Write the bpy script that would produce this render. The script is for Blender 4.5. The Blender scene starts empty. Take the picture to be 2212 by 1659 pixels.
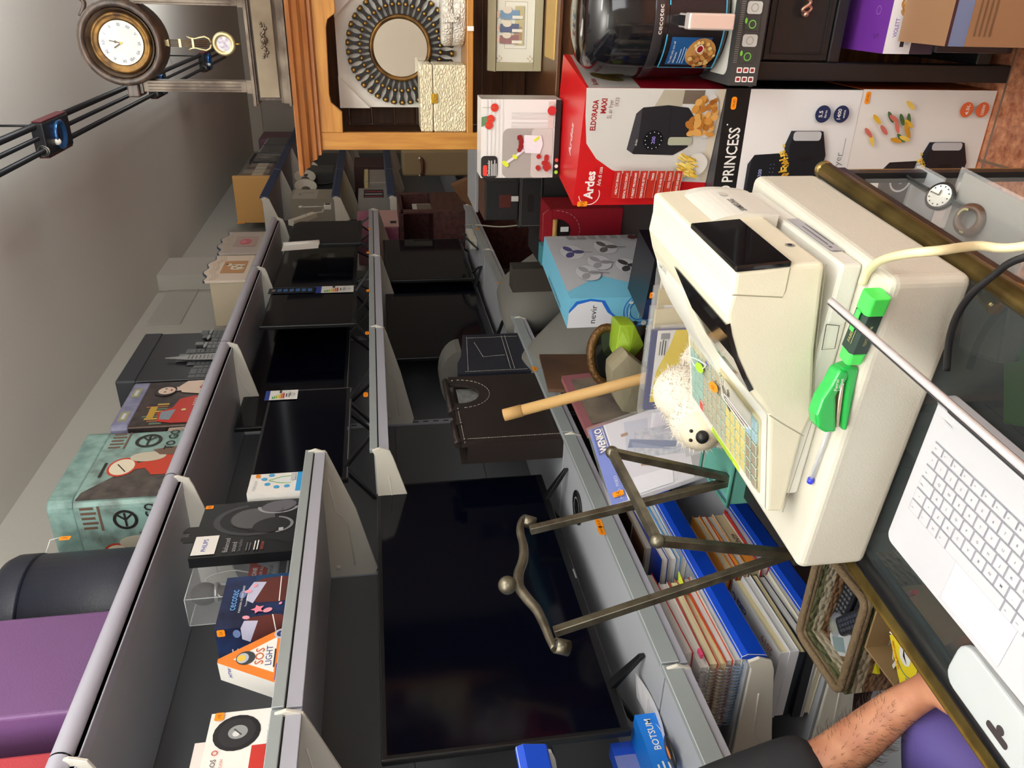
import bpy, bmesh, math, random
from mathutils import Vector as V, Matrix
random.seed(7)
SC = bpy.context.scene
COL = SC.collection
# ---------------------------------------------------------------- camera
FPX = 1690.0
CAMP = V((0.0, 0.0, 1.6))
def _cam():
    S, XH = .05, 838.0
    z = -V((1, -S, (1106-XH)/FPX)).normalized()
    y = V((795-1106, -36-829.5, FPX)); y = (y - z*y.dot(z)).normalized()
    x = y.cross(z)
    return Matrix((x, y, z))
RW = _cam()
def at(px, py, **k):
    """point on the world plane x=, y= or z= that the photo shows at pixel (px, py)"""
    d = RW @ V((px-1106, py-829.5, FPX))
    (a, v), = k.items(); i = 'xyz'.index(a)
    return CAMP + d*((v-CAMP[i])/d[i])
cd = bpy.data.cameras.new('camera'); cam = bpy.data.objects.new('camera', cd); COL.objects.link(cam)
r = RW @ V((1, 0, 0)); u = RW @ V((0, -1, 0)); b = -(RW @ V((0, 0, 1)))
m = Matrix((r, u, b)).transposed().to_4x4(); m.translation = CAMP
cam.matrix_world = m
cd.sensor_fit = 'HORIZONTAL'; cd.sensor_width = 36.0; cd.lens = FPX/2212*36.0
cd.clip_start = .02; cd.clip_end = 60
SC.camera = cam
# ---------------------------------------------------------------- world, lights, exposure
w = bpy.data.worlds.new('world'); SC.world = w; w.use_nodes = True
w.node_tree.nodes['Background'].inputs[0].default_value = (.55, .53, .5, 1)
w.node_tree.nodes['Background'].inputs[1].default_value = .1
def area(name, loc, target, sx, sy, power, col=(.95, .98, 1)):
    l = bpy.data.lights.new(name, 'AREA'); l.shape = 'RECTANGLE'; l.size = sx; l.size_y = sy
    l.energy = power; l.color = col
    o = bpy.data.objects.new(name, l); COL.objects.link(o); o.location = loc
    d = V(target)-V(loc); o.rotation_euler = d.to_track_quat('-Z', 'Y').to_euler()
    return o
for lx, ly, pw, up, uz in ((-.45, -.75, 5, 195, 2.05), (.95, .75, 11, 112, 2.25), (.9, 3.2, 2, 32, 2.2), (.7, 6.2, 1, 26, 2.3)):       # ceiling tubes facing down, plus added up-facing lamps that brighten the ceiling
    area('ceiling_tube_light', (lx, ly, 2.50), (lx, ly+.05, 0), 1.3, .22, pw)
    area('ceiling_fill_uplight', (lx, ly, uz), (lx, ly+.05, 4), 1.3, .3, up)
area('shop_window_light', (1.6, -2.4, 1.7), (-.4, 2.0, 1.2), 2.0, 1.8, 48, (.97, .99, 1))
vs = SC.view_settings; vs.view_transform = 'Standard'; vs.look = 'None'; vs.gamma = 1; vs.exposure = 0.0
vs.use_curve_mapping = False
# ---------------------------------------------------------------- materials
def lin(c):
    return tuple((x/12.92 if x <= .04045 else ((x+.055)/1.055)**2.4) for x in (v/255 for v in c))
MATS = {}
def mat(name, rgb=(128, 128, 128), rough=.5, metal=0, spec=.5, bump=0, bscale=60, mix=None, mscale=8, mdet=4, stretch=None,
        alpha=None, trans=0, coat=0, emit=0, lo=.35, hi=.65):
    if name in MATS: return MATS[name]
    M = bpy.data.materials.new(name); M.use_nodes = True; nt = M.node_tree; N = nt.nodes; L = nt.links
    P = N['Principled BSDF']
    P.inputs['Base Color'].default_value = (*lin(rgb), 1); P.inputs['Roughness'].default_value = rough
    P.inputs['Metallic'].default_value = metal; P.inputs['Specular IOR Level'].default_value = spec
    P.inputs['Coat Weight'].default_value = coat; P.inputs['Coat Roughness'].default_value = .05
    P.inputs['Transmission Weight'].default_value = trans
    if alpha is not None: P.inputs['Alpha'].default_value = alpha
    if emit:
        P.inputs['Emission Color'].default_value = (*lin(rgb), 1); P.inputs['Emission Strength'].default_value = emit
    if mix or bump:
        tc = N.new('ShaderNodeTexCoord'); mp = N.new('ShaderNodeMapping'); L.new(tc.outputs['Object'], mp.inputs[0])
        if stretch: mp.inputs['Scale'].default_value = stretch
        if mix:
            nz = N.new('ShaderNodeTexNoise'); nz.inputs['Scale'].default_value = mscale; nz.inputs['Detail'].default_value = mdet
            L.new(mp.outputs[0], nz.inputs[0])
            cr = N.new('ShaderNodeValToRGB'); cr.color_ramp.elements[0].position = lo; cr.color_ramp.elements[1].position = hi
            cr.color_ramp.elements[0].color = (*lin(rgb), 1); cr.color_ramp.elements[1].color = (*lin(mix), 1)
            L.new(nz.outputs[0], cr.inputs[0]); L.new(cr.outputs[0], P.inputs['Base Color'])
        if bump:
            n2 = N.new('ShaderNodeTexNoise'); n2.inputs['Scale'].default_value = bscale; n2.inputs['Detail'].default_value = 3
            L.new(mp.outputs[0], n2.inputs[0])
            bp = N.new('ShaderNodeBump'); bp.inputs['Strength'].default_value = bump; bp.inputs['Distance'].default_value = .004
            L.new(n2.outputs[0], bp.inputs['Height']); L.new(bp.outputs[0], P.inputs['Normal'])
    MATS[name] = M
    return M
def pr(rgb, rough=.45):
    """printed or plain colour"""
    return mat('ink_%d_%d_%d_%d' % (*rgb, int(rough*100)), rgb, rough)
WHITE = pr((238, 236, 232)); BLACK = pr((16, 16, 18)); ORANGE = pr((255, 150, 20)); INK = pr((45, 45, 50))
# ---------------------------------------------------------------- mesh builder
X, Y, Z = V((1, 0, 0)), V((0, 1, 0)), V((0, 0, 1))
PM = {}
GLY = {}
def glyphs(s, bold, shear=0):
    k = (s, bold, shear)
    if k not in GLY:
        c = bpy.data.curves.new('t', 'FONT'); c.body = s; c.size = 1; c.resolution_u = 2; c.offset = bold; c.shear = shear
        o = bpy.data.objects.new('t', c); me = bpy.data.meshes.new_from_object(o)
        vs_ = [tuple(p.co) for p in me.vertices]; fs = [tuple(p.vertices) for p in me.polygons]
        bpy.data.objects.remove(o); bpy.data.curves.remove(c); bpy.data.meshes.remove(me)
        x1 = max([p[0] for p in vs_], default=1); x0 = min([p[0] for p in vs_], default=0)
        GLY[k] = (vs_, fs, x0, x1)
    return GLY[k]
class MB:
    def __init__(s, T=None):
        s.v, s.f, s.m, s.sm, s.mats, s.T = [], [], [], [], [], T or Matrix()
    def add(s, vs_, fs, mt, smooth=False):
        if mt not in s.mats: s.mats.append(mt)
        i = s.mats.index(mt); b0 = len(s.v)
        s.v += [s.T @ V(p) for p in vs_]
        for f in fs:
            s.f.append([b0+k for k in f]); s.m.append(i); s.sm.append(smooth)
        return s
    def hexa(s, p, mt):
        return s.add(p, [(3, 2, 1, 0), (4, 5, 6, 7), (0, 1, 5, 4), (1, 2, 6, 5), (2, 3, 7, 6), (3, 0, 4, 7)], mt)
    def b2(s, a, c, mt):
        (x0, y0, z0), (x1, y1, z1) = [min(i, j) for i, j in zip(a, c)], [max(i, j) for i, j in zip(a, c)]
        return s.hexa([(x0, y0, z0), (x1, y0, z0), (x1, y1, z0), (x0, y1, z0), (x0, y0, z1), (x1, y0, z1), (x1, y1, z1), (x0, y1, z1)], mt)
    def box(s, c, d, mt):
        return s.b2([c[i]-d[i]/2 for i in range(3)], [c[i]+d[i]/2 for i in range(3)], mt)
    def obox(s, o, uu, vv, ww, mt):
        o, uu, vv, ww = V(o), V(uu), V(vv), V(ww)
        return s.hexa([o, o+uu, o+uu+vv, o+vv, o+ww, o+uu+ww, o+uu+vv+ww, o+vv+ww], mt)
    def prism(s, pts, o, uu, vv, ww, mt, smooth=False, cap=True):
        o, uu, vv, ww = V(o), V(uu), V(vv), V(ww); n = len(pts)
        a = [o+uu*p[0]+vv*p[1] for p in pts]; c = [p+ww for p in a]
        s.add(a+c, [(i, (i+1) % n, n+(i+1) % n, n+i) for i in range(n)], mt, smooth)
        if cap: s.add(a+c, [tuple(range(n-1, -1, -1)), tuple(range(n, 2*n))], mt)
        return s
    def quad(s, a, b_, c, d, mt): return s.add([a, b_, c, d], [(0, 1, 2, 3)], mt)
    def tube(s, pts, r_, mt, n=8, closed=False, flat=1.0):
        pts = [V(p) for p in pts]; k = len(pts); rr = r_ if isinstance(r_, (list, tuple)) else [r_]*k
        ring = []; t0 = (pts[1]-pts[0]).normalized(); nn = t0.orthogonal().normalized()
        for i in range(k):
            t = (pts[(i+1) % k]-pts[i-1]) if closed else (pts[min(i+1, k-1)]-pts[max(i-1, 0)])
            t.normalize(); nn = (nn-t*nn.dot(t)).normalized(); bb = t.cross(nn)
            ring += [pts[i]+(nn*math.cos(2*math.pi*j/n)+bb*math.sin(2*math.pi*j/n)*flat)*rr[i] for j in range(n)]
        q = k if closed else k-1
        fs = [(i*n+j, i*n+(j+1) % n, ((i+1) % k)*n+(j+1) % n, ((i+1) % k)*n+j) for i in range(q) for j in range(n)]
        s.add(ring, fs, mt, True)
        if not closed: s.add(ring, [tuple(range(n-1, -1, -1)), tuple((k-1)*n+j for j in range(n))], mt)
        return s
    def lathe(s, prof, mt, o=(0, 0, 0), ax=Z, n=28, smooth=True, arc=(0, 2*math.pi), sx=1, sy=1):
        ax = V(ax).normalized(); a = V((1, 0, 0)) if abs(ax.x) < .9 else V((0, 1, 0)); a = (a-ax*a.dot(ax)).normalized(); bb = ax.cross(a); o = V(o)
        full = abs(arc[1]-arc[0]-2*math.pi) < 1e-6; m_ = n if full else n+1; k = len(prof)
        vs_ = [o+ax*z+(a*math.cos(t)*sx+bb*math.sin(t)*sy)*r_ for r_, z in prof for t in [arc[0]+(arc[1]-arc[0])*j/n for j in range(m_)]]
        fs = [(i*m_+j, i*m_+(j+1) % m_, (i+1)*m_+(j+1) % m_, (i+1)*m_+j) for i in range(k-1) for j in range(n if full else n)]
        return s.add(vs_, fs, mt, smooth)
    def sph(s, c, r_, mt, n=16, k=10, R=None):
        r_ = (r_,)*3 if not isinstance(r_, (tuple, list)) else r_; c = V(c); R = R or Matrix.Identity(3)
        vs_ = [c+R @ V((r_[0]*math.sin(math.pi*i/k)*math.cos(2*math.pi*j/n), r_[1]*math.sin(math.pi*i/k)*math.sin(2*math.pi*j/n), r_[2]*math.cos(math.pi*i/k))) for i in range(k+1) for j in range(n)]
        return s.add(vs_, [(i*n+j, (i+1)*n+j, (i+1)*n+(j+1) % n, i*n+(j+1) % n) for i in range(k) for j in range(n)], mt, True)
    def build(s, name, parent=None, bevel=0, seg=2, sub=0, loc=None, kind=None):
        pm = PM.get(parent.name, Matrix()) if parent else None
        if parent is None:
            if loc is None:
                lo = [min(p[i] for p in s.v) for i in range(3)]; hi = [max(p[i] for p in s.v) for i in range(3)]
                loc = V(((lo[0]+hi[0])/2, (lo[1]+hi[1])/2, lo[2]))
            pm = Matrix.Translation(loc)
        inv = pm.inverted()
        me = bpy.data.meshes.new(name); me.from_pydata([inv @ p for p in s.v], [], s.f)
        for mt in s.mats: me.materials.append(mt)
        me.polygons.foreach_set('material_index', s.m); me.polygons.foreach_set('use_smooth', s.sm)
        bm = bmesh.new(); bm.from_mesh(me); bmesh.ops.remove_doubles(bm, verts=bm.verts, dist=1e-6)
        if bevel:
            es = [e for e in bm.edges if len(e.link_faces) == 2 and e.calc_face_angle(0) > .6]
            bmesh.ops.bevel(bm, geom=es, offset=bevel, segments=seg, affect='EDGES', profile=.5, clamp_overlap=True)
        bmesh.ops.recalc_face_normals(bm, faces=bm.faces)
        bm.to_mesh(me); bm.free()
        o = bpy.data.objects.new(name, me); COL.objects.link(o); o.matrix_world = pm if parent is None else Matrix()
        PM[o.name] = pm
        if parent is not None: o.parent = parent; o.matrix_parent_inverse = Matrix(); o.matrix_basis = Matrix()
        if sub:
            md = o.modifiers.new('smooth', 'SUBSURF'); md.levels = md.render_levels = sub
        if kind: o['kind'] = kind
        return o
def thing(name, label, cat, loc, group=None):
    o = bpy.data.objects.new(name, None); COL.objects.link(o); o.location = V(loc); o.empty_display_size = .05
    PM[o.name] = Matrix.Translation(V(loc)); return tag(o, label, cat, group)
def tag(o, label, cat, group=None):
    o['label'] = label; o['category'] = cat
    if group: o['group'] = group
    return o
def solo(mb, name, label, cat, group=None, bevel=0, seg=2, sub=0):
    return tag(mb.build(name, None, bevel, seg, sub), label, cat, group)
def struct(mb, name, bevel=0):
    return mb.build(name, None, bevel, kind='structure')
class Art:
    """flat printing on a face: o corner, u reading direction, v up (unit vectors)"""
    def __init__(s, mb, o, uu, vv, l0=2):
        s.mb, s.o, s.u, s.v, s.l = mb, V(o), V(uu).normalized(), V(vv).normalized(), l0
        s.n = s.u.cross(s.v)
    def p(s, x, y): return s.o+s.u*x+s.v*y+s.n*(.00018*s.l)
    def poly(s, pts, mt):
        s.l += 1; s.mb.add([s.p(*q) for q in pts], [tuple(range(len(pts)))], mt); return s
    def rect(s, x0, y0, x1, y1, mt): return s.poly([(x0, y0), (x1, y0), (x1, y1), (x0, y1)], mt)
    def disc(s, x, y, rx, mt, ry=None, n=20, a0=0, a1=2*math.pi, rot=0):
        ry = ry or rx; c, d = math.cos(rot), math.sin(rot)
        q = [(rx*math.cos(a0+(a1-a0)*i/n), ry*math.sin(a0+(a1-a0)*i/n)) for i in range(n if a1-a0 > 6.28 else n+1)]
        return s.poly([(x+c*i-d*j, y+d*i+c*j) for i, j in q], mt)
    def ring(s, x, y, r0, r1, mt, n=24, a0=0, a1=2*math.pi, e=1):
        s.l += 1; vs_ = []
        for i in range(n+1):
            t = a0+(a1-a0)*i/n
            vs_ += [s.p(x+r0*math.cos(t), y+r0*e*math.sin(t)), s.p(x+r1*math.cos(t), y+r1*e*math.sin(t))]
        s.mb.add(vs_, [(2*i, 2*i+1, 2*i+3, 2*i+2) for i in range(n)], mt); return s
    def rrect(s, x0, y0, x1, y1, r_, mt):
        q = []
        for cx, cy, a in ((x1-r_, y0+r_, -90), (x1-r_, y1-r_, 0), (x0+r_, y1-r_, 90), (x0+r_, y0+r_, 180)):
            q += [(cx+r_*math.cos(math.radians(a+i*22.5)), cy+r_*math.sin(math.radians(a+i*22.5))) for i in range(5)]
        return s.poly(q, mt)
    def line(s, pts, wd, mt):
        s.l += 1; pts = [V((*p, 0)) for p in pts]; vs_ = []
        for i, p in enumerate(pts):
            t = (pts[min(i+1, len(pts)-1)]-pts[max(i-1, 0)]).normalized(); nn = V((-t.y, t.x, 0))*wd/2
            vs_ += [s.p(*(p+nn)[:2]), s.p(*(p-nn)[:2])]
        s.mb.add(vs_, [(2*i, 2*i+1, 2*i+3, 2*i+2) for i in range(len(pts)-1)], mt); return s
    def text(s, t, x, y, size, mt, al='L', bold=0, rot=0, width=None, shear=0):
        vs_, fs, x0, x1 = glyphs(t, bold, shear); s.l += 1
        sx = size if width is None else width/max(x1-x0, 1e-6)
        off = {'L': -x0, 'C': -(x0+x1)/2, 'R': -x1}[al]; c, d = math.cos(rot), math.sin(rot)
        q = [((a+off)*sx, b_*size) for a, b_, _ in vs_]
        s.mb.add([s.p(x+c*i-d*j, y+d*i+c*j) for i, j in q], fs, mt); return s
    def lines(s, x0, x1, y, n, dy, h, mt, seed=1):
        """illegible small print"""
        rr = random.Random(seed)
        for i in range(n): s.rect(x0, y-i*dy-h, x0+(x1-x0)*rr.uniform(.7, 1), y-i*dy, mt)
        return s
def sticker(parent, o, uu, vv, w_=.02, h_=.011, txt='6,90', label=None):
    """orange price sticker with notched corners, centre o"""
    mb = MB(); uu, vv = V(uu).normalized(), V(vv).normalized(); k = .12*w_
    a = Art(mb, V(o)-uu*w_/2-vv*h_/2, uu, vv, 5)
    a.poly([(k, 0), (w_-k, 0), (w_, k), (w_, h_-k), (w_-k, h_), (k, h_), (0, h_-k), (0, k)], ORANGE)
    a.text(txt, w_/2, h_*.28, h_*.6, pr((120, 60, 10)), 'C')
    return mb.build('price_label', parent)
def cpath(pts, n=6):
    """smooth path through points (Catmull-Rom)"""
    pts = [V(p) for p in pts]; P = [pts[0]*2-pts[1]]+pts+[pts[-1]*2-pts[-2]]; out = []
    for i in range(1, len(P)-2):
        a, b_, c, d = P[i-1:i+3]
        for j in range(n):
            t = j/n
            out.append(.5*((2*b_)+(c-a)*t+(2*a-5*b_+4*c-d)*t*t+(3*b_-a-3*c+d)*t**3))
    return out+[pts[-1]]
def rrpts(x0, y0, x1, y1, r_, n=4):
    q = []
    for cx, cy, a in ((x1-r_, y0+r_, -90), (x1-r_, y1-r_, 0), (x0+r_, y1-r_, 90), (x0+r_, y0+r_, 180)):
        q += [(cx+r_*math.cos(math.radians(a+i*90/n)), cy+r_*math.sin(math.radians(a+i*90/n))) for i in range(n+1)]
    return q
# ================================================================ the room
M_WALL = mat('wall_paint', (186, 182, 172), .85, bump=.25, bscale=90)
M_CEIL = mat('ceiling_paint', (204, 200, 190), .9, bump=.15, bscale=40)
def tile_floor():
    M = bpy.data.materials.new('terracotta_tiles'); M.use_nodes = True; nt = M.node_tree; N, L = nt.nodes, nt.links
    P = N['Principled BSDF']; P.inputs['Roughness'].default_value = .35
    tc = N.new('ShaderNodeTexCoord'); mp = N.new('ShaderNodeMapping'); L.new(tc.outputs['Object'], mp.inputs[0]); mp.inputs['Location'].default_value = (.07, .02, 0)
    br = N.new('ShaderNodeTexBrick'); br.offset = 0; br.inputs['Scale'].default_value = 1; br.inputs['Brick Width'].default_value = .33; br.inputs['Row Height'].default_value = .33
    br.inputs['Mortar Size'].default_value = .004; br.inputs['Mortar'].default_value = (*lin((120, 96, 80)), 1); L.new(mp.outputs[0], br.inputs[0])
    nz = N.new('ShaderNodeTexNoise'); nz.inputs['Scale'].default_value = 38; nz.inputs['Detail'].default_value = 6; nz.inputs['Roughness'].default_value = .7; L.new(mp.outputs[0], nz.inputs[0])
    cr = N.new('ShaderNodeValToRGB'); e = cr.color_ramp.elements; e[0].position = .34; e[0].color = (*lin((140, 76, 52)), 1); e[1].position = .68; e[1].color = (*lin((214, 150, 112)), 1)
    L.new(nz.outputs[0], cr.inputs[0]); L.new(cr.outputs[0], br.inputs['Color1']); L.new(cr.outputs[0], br.inputs['Color2'])
    L.new(br.outputs[0], P.inputs['Base Color']); return M
M_FLOOR = tile_floor()
RX0, RX1, RY0, RY1, RH = -1.9, 2.6, -2.6, 10.4, 3.1
def slab(name, a, c, mt): mb = MB(); mb.b2(a, c, mt); return struct(mb, name)
slab('floor', (RX0-.1, RY0-.1, -.1), (RX1+.1, RY1+.1, 0), M_FLOOR)
slab('ceiling', (RX0-.1, RY0-.1, RH), (RX1+.1, RY1+.1, RH+.1), M_CEIL)
slab('wall_left', (RX0-.1, RY0, 0), (RX0, RY1, RH), M_WALL)
slab('wall_right', (RX1, RY0, 0), (RX1+.1, RY1, RH), M_WALL)
slab('wall_back', (RX0-.1, RY1, 0), (RX1+.1, RY1+.1, RH), M_WALL)
slab('wall_front', (RX0-.1, RY0-.1, 0), (RX1+.1, RY0, RH), M_WALL)
slab('trim_1', (-1.898, 5.33, .001), (-1.79, 5.72, RH-.001), M_WALL)          # plastered pilaster
mb = MB(); mb.b2((-1.899, 4.72, 2.84), (-1.893, 5.33, 3.04), mat('cover_plate', (176, 172, 162), .7)); struct(mb, 'trim_2', .001)   # flush wall hatch
slab('trim_3', (RX0, RY1-.05, 2.96), (RX1, RY1-.001, RH-.001), mat('cornice_paint', (205, 200, 186), .8))
slab('trim_4', (-.65, 1.6, .0005), (-.43, 2.0, .003), mat('pale_tile', (190, 175, 150), .4, mix=(170, 150, 120), mscale=30)) if False else None
# ================================================================ wall gondola
M_STEEL = mat('shelf_grey', (176, 180, 188), .45, spec=.4)
M_LIPA = mat('shelf_lip_grey', (150, 157, 158), .45, spec=.4)
M_LIPB = mat('price_rail_grey', (170, 170, 182), .4)
M_BACK = mat('back_panel_grey', (104, 106, 110), .5, bump=.04, bscale=300)
M_CREAM = mat('bracket_cream', (222, 218, 206), .45)
M_TUBE = mat('top_rail', (182, 182, 196), .4)
M_BLUE = mat('blue_price_rail', (18, 74, 205), .35)
M_NAVY = mat('navy_price_rail', (40, 58, 96), .4)
M_DARK = mat('shadow_gap', (40, 40, 42), .6)
BK = -1.82
BAYS = [-.83, .17, 1.17, 2.17, 3.19, 4.2, 5.2]
gond = thing('gondola_shelving', 'long grey steel wall shelving holding the televisions, cream brackets', 'shelving', (-1.6, 2.2, 0))
mb = MB()
for a, c in zip(BAYS, BAYS[1:]):
    for k in range(6): mb.b2((BK-.02, a+.002, .12+k*.365), (BK, c-.002, .12+k*.365+.363), M_BACK)
mb.b2((BK-.07, BAYS[0], .0), (BK-.021, BAYS[-1], 2.31), M_BACK)
mb.build('back_panel', gond)
for y in BAYS:
    mb = MB(); mb.b2((BK-.03, y-.018, 0), (BK+.006, y+.018, 2.31), M_STEEL)
    for k in range(44): mb.b2((BK+.0055, y-.004, .2+k*.047), (BK+.0066, y+.004, .225+k*.047), M_DARK)
    mb.build('upright', gond)
def bracket(par, xf, zt, y, side=1, deep=.15):
    """cream cantilever arm under the end of a shelf, deep at the back and curled at the tip"""
    L_ = xf-BK
    pts = [(0, 0), (0, -deep), (.03, -deep-.01), (L_*.55, -deep*.72), (L_-.03, -.055), (L_-.002, -.045), (L_+.012, -.012), (L_+.004, .012), (L_-.02, .002)]
    mb = MB(); mb.prism(pts, (BK, y-.004, zt), X, Z, Y*.008, M_CREAM)
    mb.tube([(BK+.05, y-.0045, zt-deep*.62), (BK+L_*.45, y-.0045, zt-deep*.55), (BK+L_*.55, y-.0045, zt-deep*.33), (BK+L_*.8, y-.0045, zt-deep*.25)], .0025, M_CREAM, 6)
    mb.lathe([(0, -.003), (.009, -.003), (.009, .003), (0, .003)], M_CREAM, (BK+.045, y-.005, zt-.05), Y, 10)
    mb.build('bracket', par, .0015, 1)
def shelf(zt, y0, y1, xf, ends=(1, 1), rail='two', deep=.15, par=gond, xb=None, tops=M_STEEL):
    mb = MB(); xb = BK if xb is None else xb
    mb.b2((xb+.006, y0+.004, zt-.028), (xf-.014, y1-.004, zt), tops)
    if rail == 'two':
        mb.b2((xf-.016, y0+.003, zt-.012), (xf, y1-.003, zt+.013), M_LIPA); mb.b2((xf-.018, y0+.003, zt-.017), (xf-.008, y1-.003, zt-.011), M_DARK)
        mb.b2((xf-.018, y0+.003, zt-.048), (xf-.004, y1-.003, zt-.016), M_LIPB)
    elif rail == 'round':
        mb.lathe([(.0225, 0), (.0225, y1-y0-.004)], M_TUBE, (xf-.014, y0+.002, zt+.004), Y, 20, sx=1, sy=1); mb.b2((xf-.05, y0+.003, zt-.03), (xf-.014, y1-.003, zt-.005), M_TUBE)
    elif rail == 'front':
        mb.b2((xf-.016, y0+.003, zt-.03), (xf, y1-.003, zt+.012), M_LIPA); mb.b2((xf-.02, y0+.003, zt-.05), (xf-.006, y1-.003, zt-.03), M_LIPB)
    else:
        rm = M_BLUE if rail == 'blue' else M_NAVY
        mb.prism([(-.018, -.03), (.0, -.045), (.004, -.04), (.012, .004), (.006, .018), (-.002, .02), (-.004, .004), (-.018, 0)], (xf, y0+.003, zt), X, Z, Y*(y1-y0-.006), rm)
    o = mb.build('shelf', par, .0012, 1)
    if ends[0]: bracket(o, xf-.004, zt-.006, y0-.0045, 1, deep)
    if ends[1]: bracket(o, xf-.004, zt-.006, y1-.013, 1, deep)
    return o
S_TOP, S_MID, S_EYE, S_TV = {}, {}, {}, {}
for a, c in zip(BAYS, BAYS[1:]):
    S_TOP[a] = shelf(2.272, a, c, -1.375, (0, 1), 'round', .13)
    S_TV[a] = shelf(1.03, a, c, -1.305, (0, 1), 'front', .15)
for a, c in ((.17, 1.17), (1.17, 2.17)): S_MID[a] = shelf(1.852, a, c, -1.31, (0, 1), 'two', .17)
for a, c in ((2.17, 3.19), (3.19, 4.2), (4.2, 5.2)): S_EYE[a] = shelf(1.655, a, c, -1.325, (1, 0) if a < 4 else (1, 1), 'two', .15)
S_B1 = shelf(.835, 1.17, 2.17, -1.32, (1, 1), 'blue', .12); S_B2 = shelf(.63, 1.17, 2.17, -1.32, (1, 1), 'blue', .12)
S_B3 = shelf(1.372, .17, 1.02, -1.32, (0, 1), 'blue', .12); shelf(.5, .17, 1.17, -1.32, (0, 0), 'front', .12)
for px, py, s_ in ((795, 628, S_EYE[3.19]), (793, 720, S_EYE[2.17]), (790, 853, S_EYE[2.17]), (798, 495, S_EYE[4.2]), (795, 546, S_EYE[4.2])):
    sticker(s_, at(px, py, x=-1.3245), Y, Z, .036, .016, '179,00')
for px, py, s_ in ((1155, 797, S_TV[2.17]), (1080, 612, S_TV[3.19]), (1033, 495, S_TV[4.2]), (1294, 1131, S_TV[1.17]), (1299, 1147, S_TV[1.17])):
    sticker(s_, at(px, py, x=-1.3045), Y, Z, .038, .018, '249,00')
# far run with navy rails
gon2 = thing('gondola_shelving', 'far run of wall shelving with dark navy front rails', 'shelving', (-1.65, 7.5, 0))
mb = MB(); mb.b2((BK-.06, 5.84, 0), (BK, 9.8, 2.44), M_BACK); mb.build('back_panel', gon2)
for zt in (2.43, 1.925, 1.52, .95, .4):
    for a, c in ((5.84, 6.8), (6.8, 7.8), (7.8, 8.8), (8.8, 9.8)):
        shelf(zt, a, c, -1.40, (1, 0), 'navy', .16, gon2)
# ================================================================ televisions
M_TVB = mat('tv_plastic', (14, 15, 18), .35); M_SCR = mat('tv_screen', (4, 6, 17), .1, spec=.22)
M_SILV = mat('tv_edge_silver', (170, 172, 178), .3, metal=.8)
def tv(label, A, B, H, zs, foot='blade', th=.045, bez=.011, brand=None, silver=False, group='televisions on the wall shelves', name='television', fin=.13):
    """A near bottom corner, B far bottom corner of the screen face, H height, zs shelf top; faces +X side"""
    A, B = V(A), V(B); B.z = A.z = (A.z+B.z)/2; d = (B-A); Wd = d.length; d.normalize(); nrm = d.cross(Z)
    t = thing(name, label, 'television', (A+B)/2*1.0-V((0, 0, A.z-zs)), group)
    mb = MB(); mb.obox(A-nrm*.02, d*Wd, Z*H, nrm*.02, M_TVB); mb.obox(A-nrm*th+d*Wd*.12+Z*.02, d*Wd*.76, Z*H*.6, nrm*(th-.019), M_TVB)
    hs = mb.build('housing', t, .004)
    mb = MB(); a = Art(mb, A, d, Z, 3); a.rect(bez, bez*1.9, Wd-bez, H-bez, M_SCR); mb.build('screen', t)
    mb = MB(); a = Art(mb, A, d, Z, 3)
    if brand: a.text(brand, Wd/2, bez*.45, bez*1.1, pr((150, 152, 158), .4), 'C'); 
    if silver: a.rect(.004, .003, Wd-.004, .006, M_SILV); a.rect(Wd-.004, .004, Wd-.001, H-.004, M_SILV)
    if brand or silver: mb.build('bezel_trim', t)
    for s_ in (.13, .87):
        mb = MB(); c = A+d*Wd*s_-nrm*.012; e = 1 if s_ > .5 else -1
        if foot == 'blade':
            for q in (1, -1):
                tip = V((c.x, c.y, zs))+nrm*(fin*q)+d*(.012*e)
                mb.prism([(-.014, 0), (.014, 0), (.006, 1), (-.006, 1)], c+Z*.01, d, V((tip.x-c.x, tip.y-c.y, tip.z-c.z-.01)), V((0, 0, .014)), M_TVB)
        else:
            q = [c+Z*.02, V((c.x, c.y, zs+.012))+nrm*.1+d*.05*e]; mb.tube(q, [.008, .006], M_TVB, 6)
            q = [c+Z*.02, V((c.x, c.y, zs+.012))-nrm*.09+d*.05*e]; mb.tube(q, [.008, .006], M_TVB, 6)
        mb.build('foot', t, .001, 1)
    return t
def tvpx(label, near, far, top, x0, x1, zs, **k):
    A, B = at(*near, x=x0), at(*far, x=x1); H = at(*top, x=x0).z-A.z
    return tv(label, A, B, H, zs, **k)
def energy(par, A, d, w_=.1, h_=.2, flip=False):
    """EU energy class label, A lower left corner"""
    mb = MB(); d = V(d).normalized(); a = Art(mb, A, d, Z, 8)
    a.rect(0, 0, w_, h_, WHITE); a.rect(0, h_*.86, w_, h_, pr((30, 60, 150)))
    for i, c in enumerate(((0, 150, 70), (80, 180, 60), (170, 205, 40), (250, 225, 0), (250, 180, 20), (235, 110, 30), (215, 40, 35))):
        y = h_*(.78-.055*i); a.poly([(w_*.12, y-h_*.04), (w_*(.3+.06*i), y-h_*.04), (w_*(.36+.06*i), y-h_*.02), (w_*(.3+.06*i), y), (w_*.12, y)], pr(c))
    a.poly([(w_*.72, h_*.5), (w_*.95, h_*.5), (w_*.95, h_*.57), (w_*.72, h_*.57), (w_*.66, h_*.535)], BLACK); a.text('G', w_*.8, h_*.512, h_*.05, WHITE, 'C')
    a.rect(w_*.25, h_*.33, w_*.6, h_*.36, INK); a.ring(w_*.5, h_*.16, w_*.1, w_*.12, INK); a.lines(w_*.2, w_*.8, h_*.28, 2, h_*.03, h_*.012, INK)
    return mb.build('energy_label', par)
BIGX = -1.50
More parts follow.
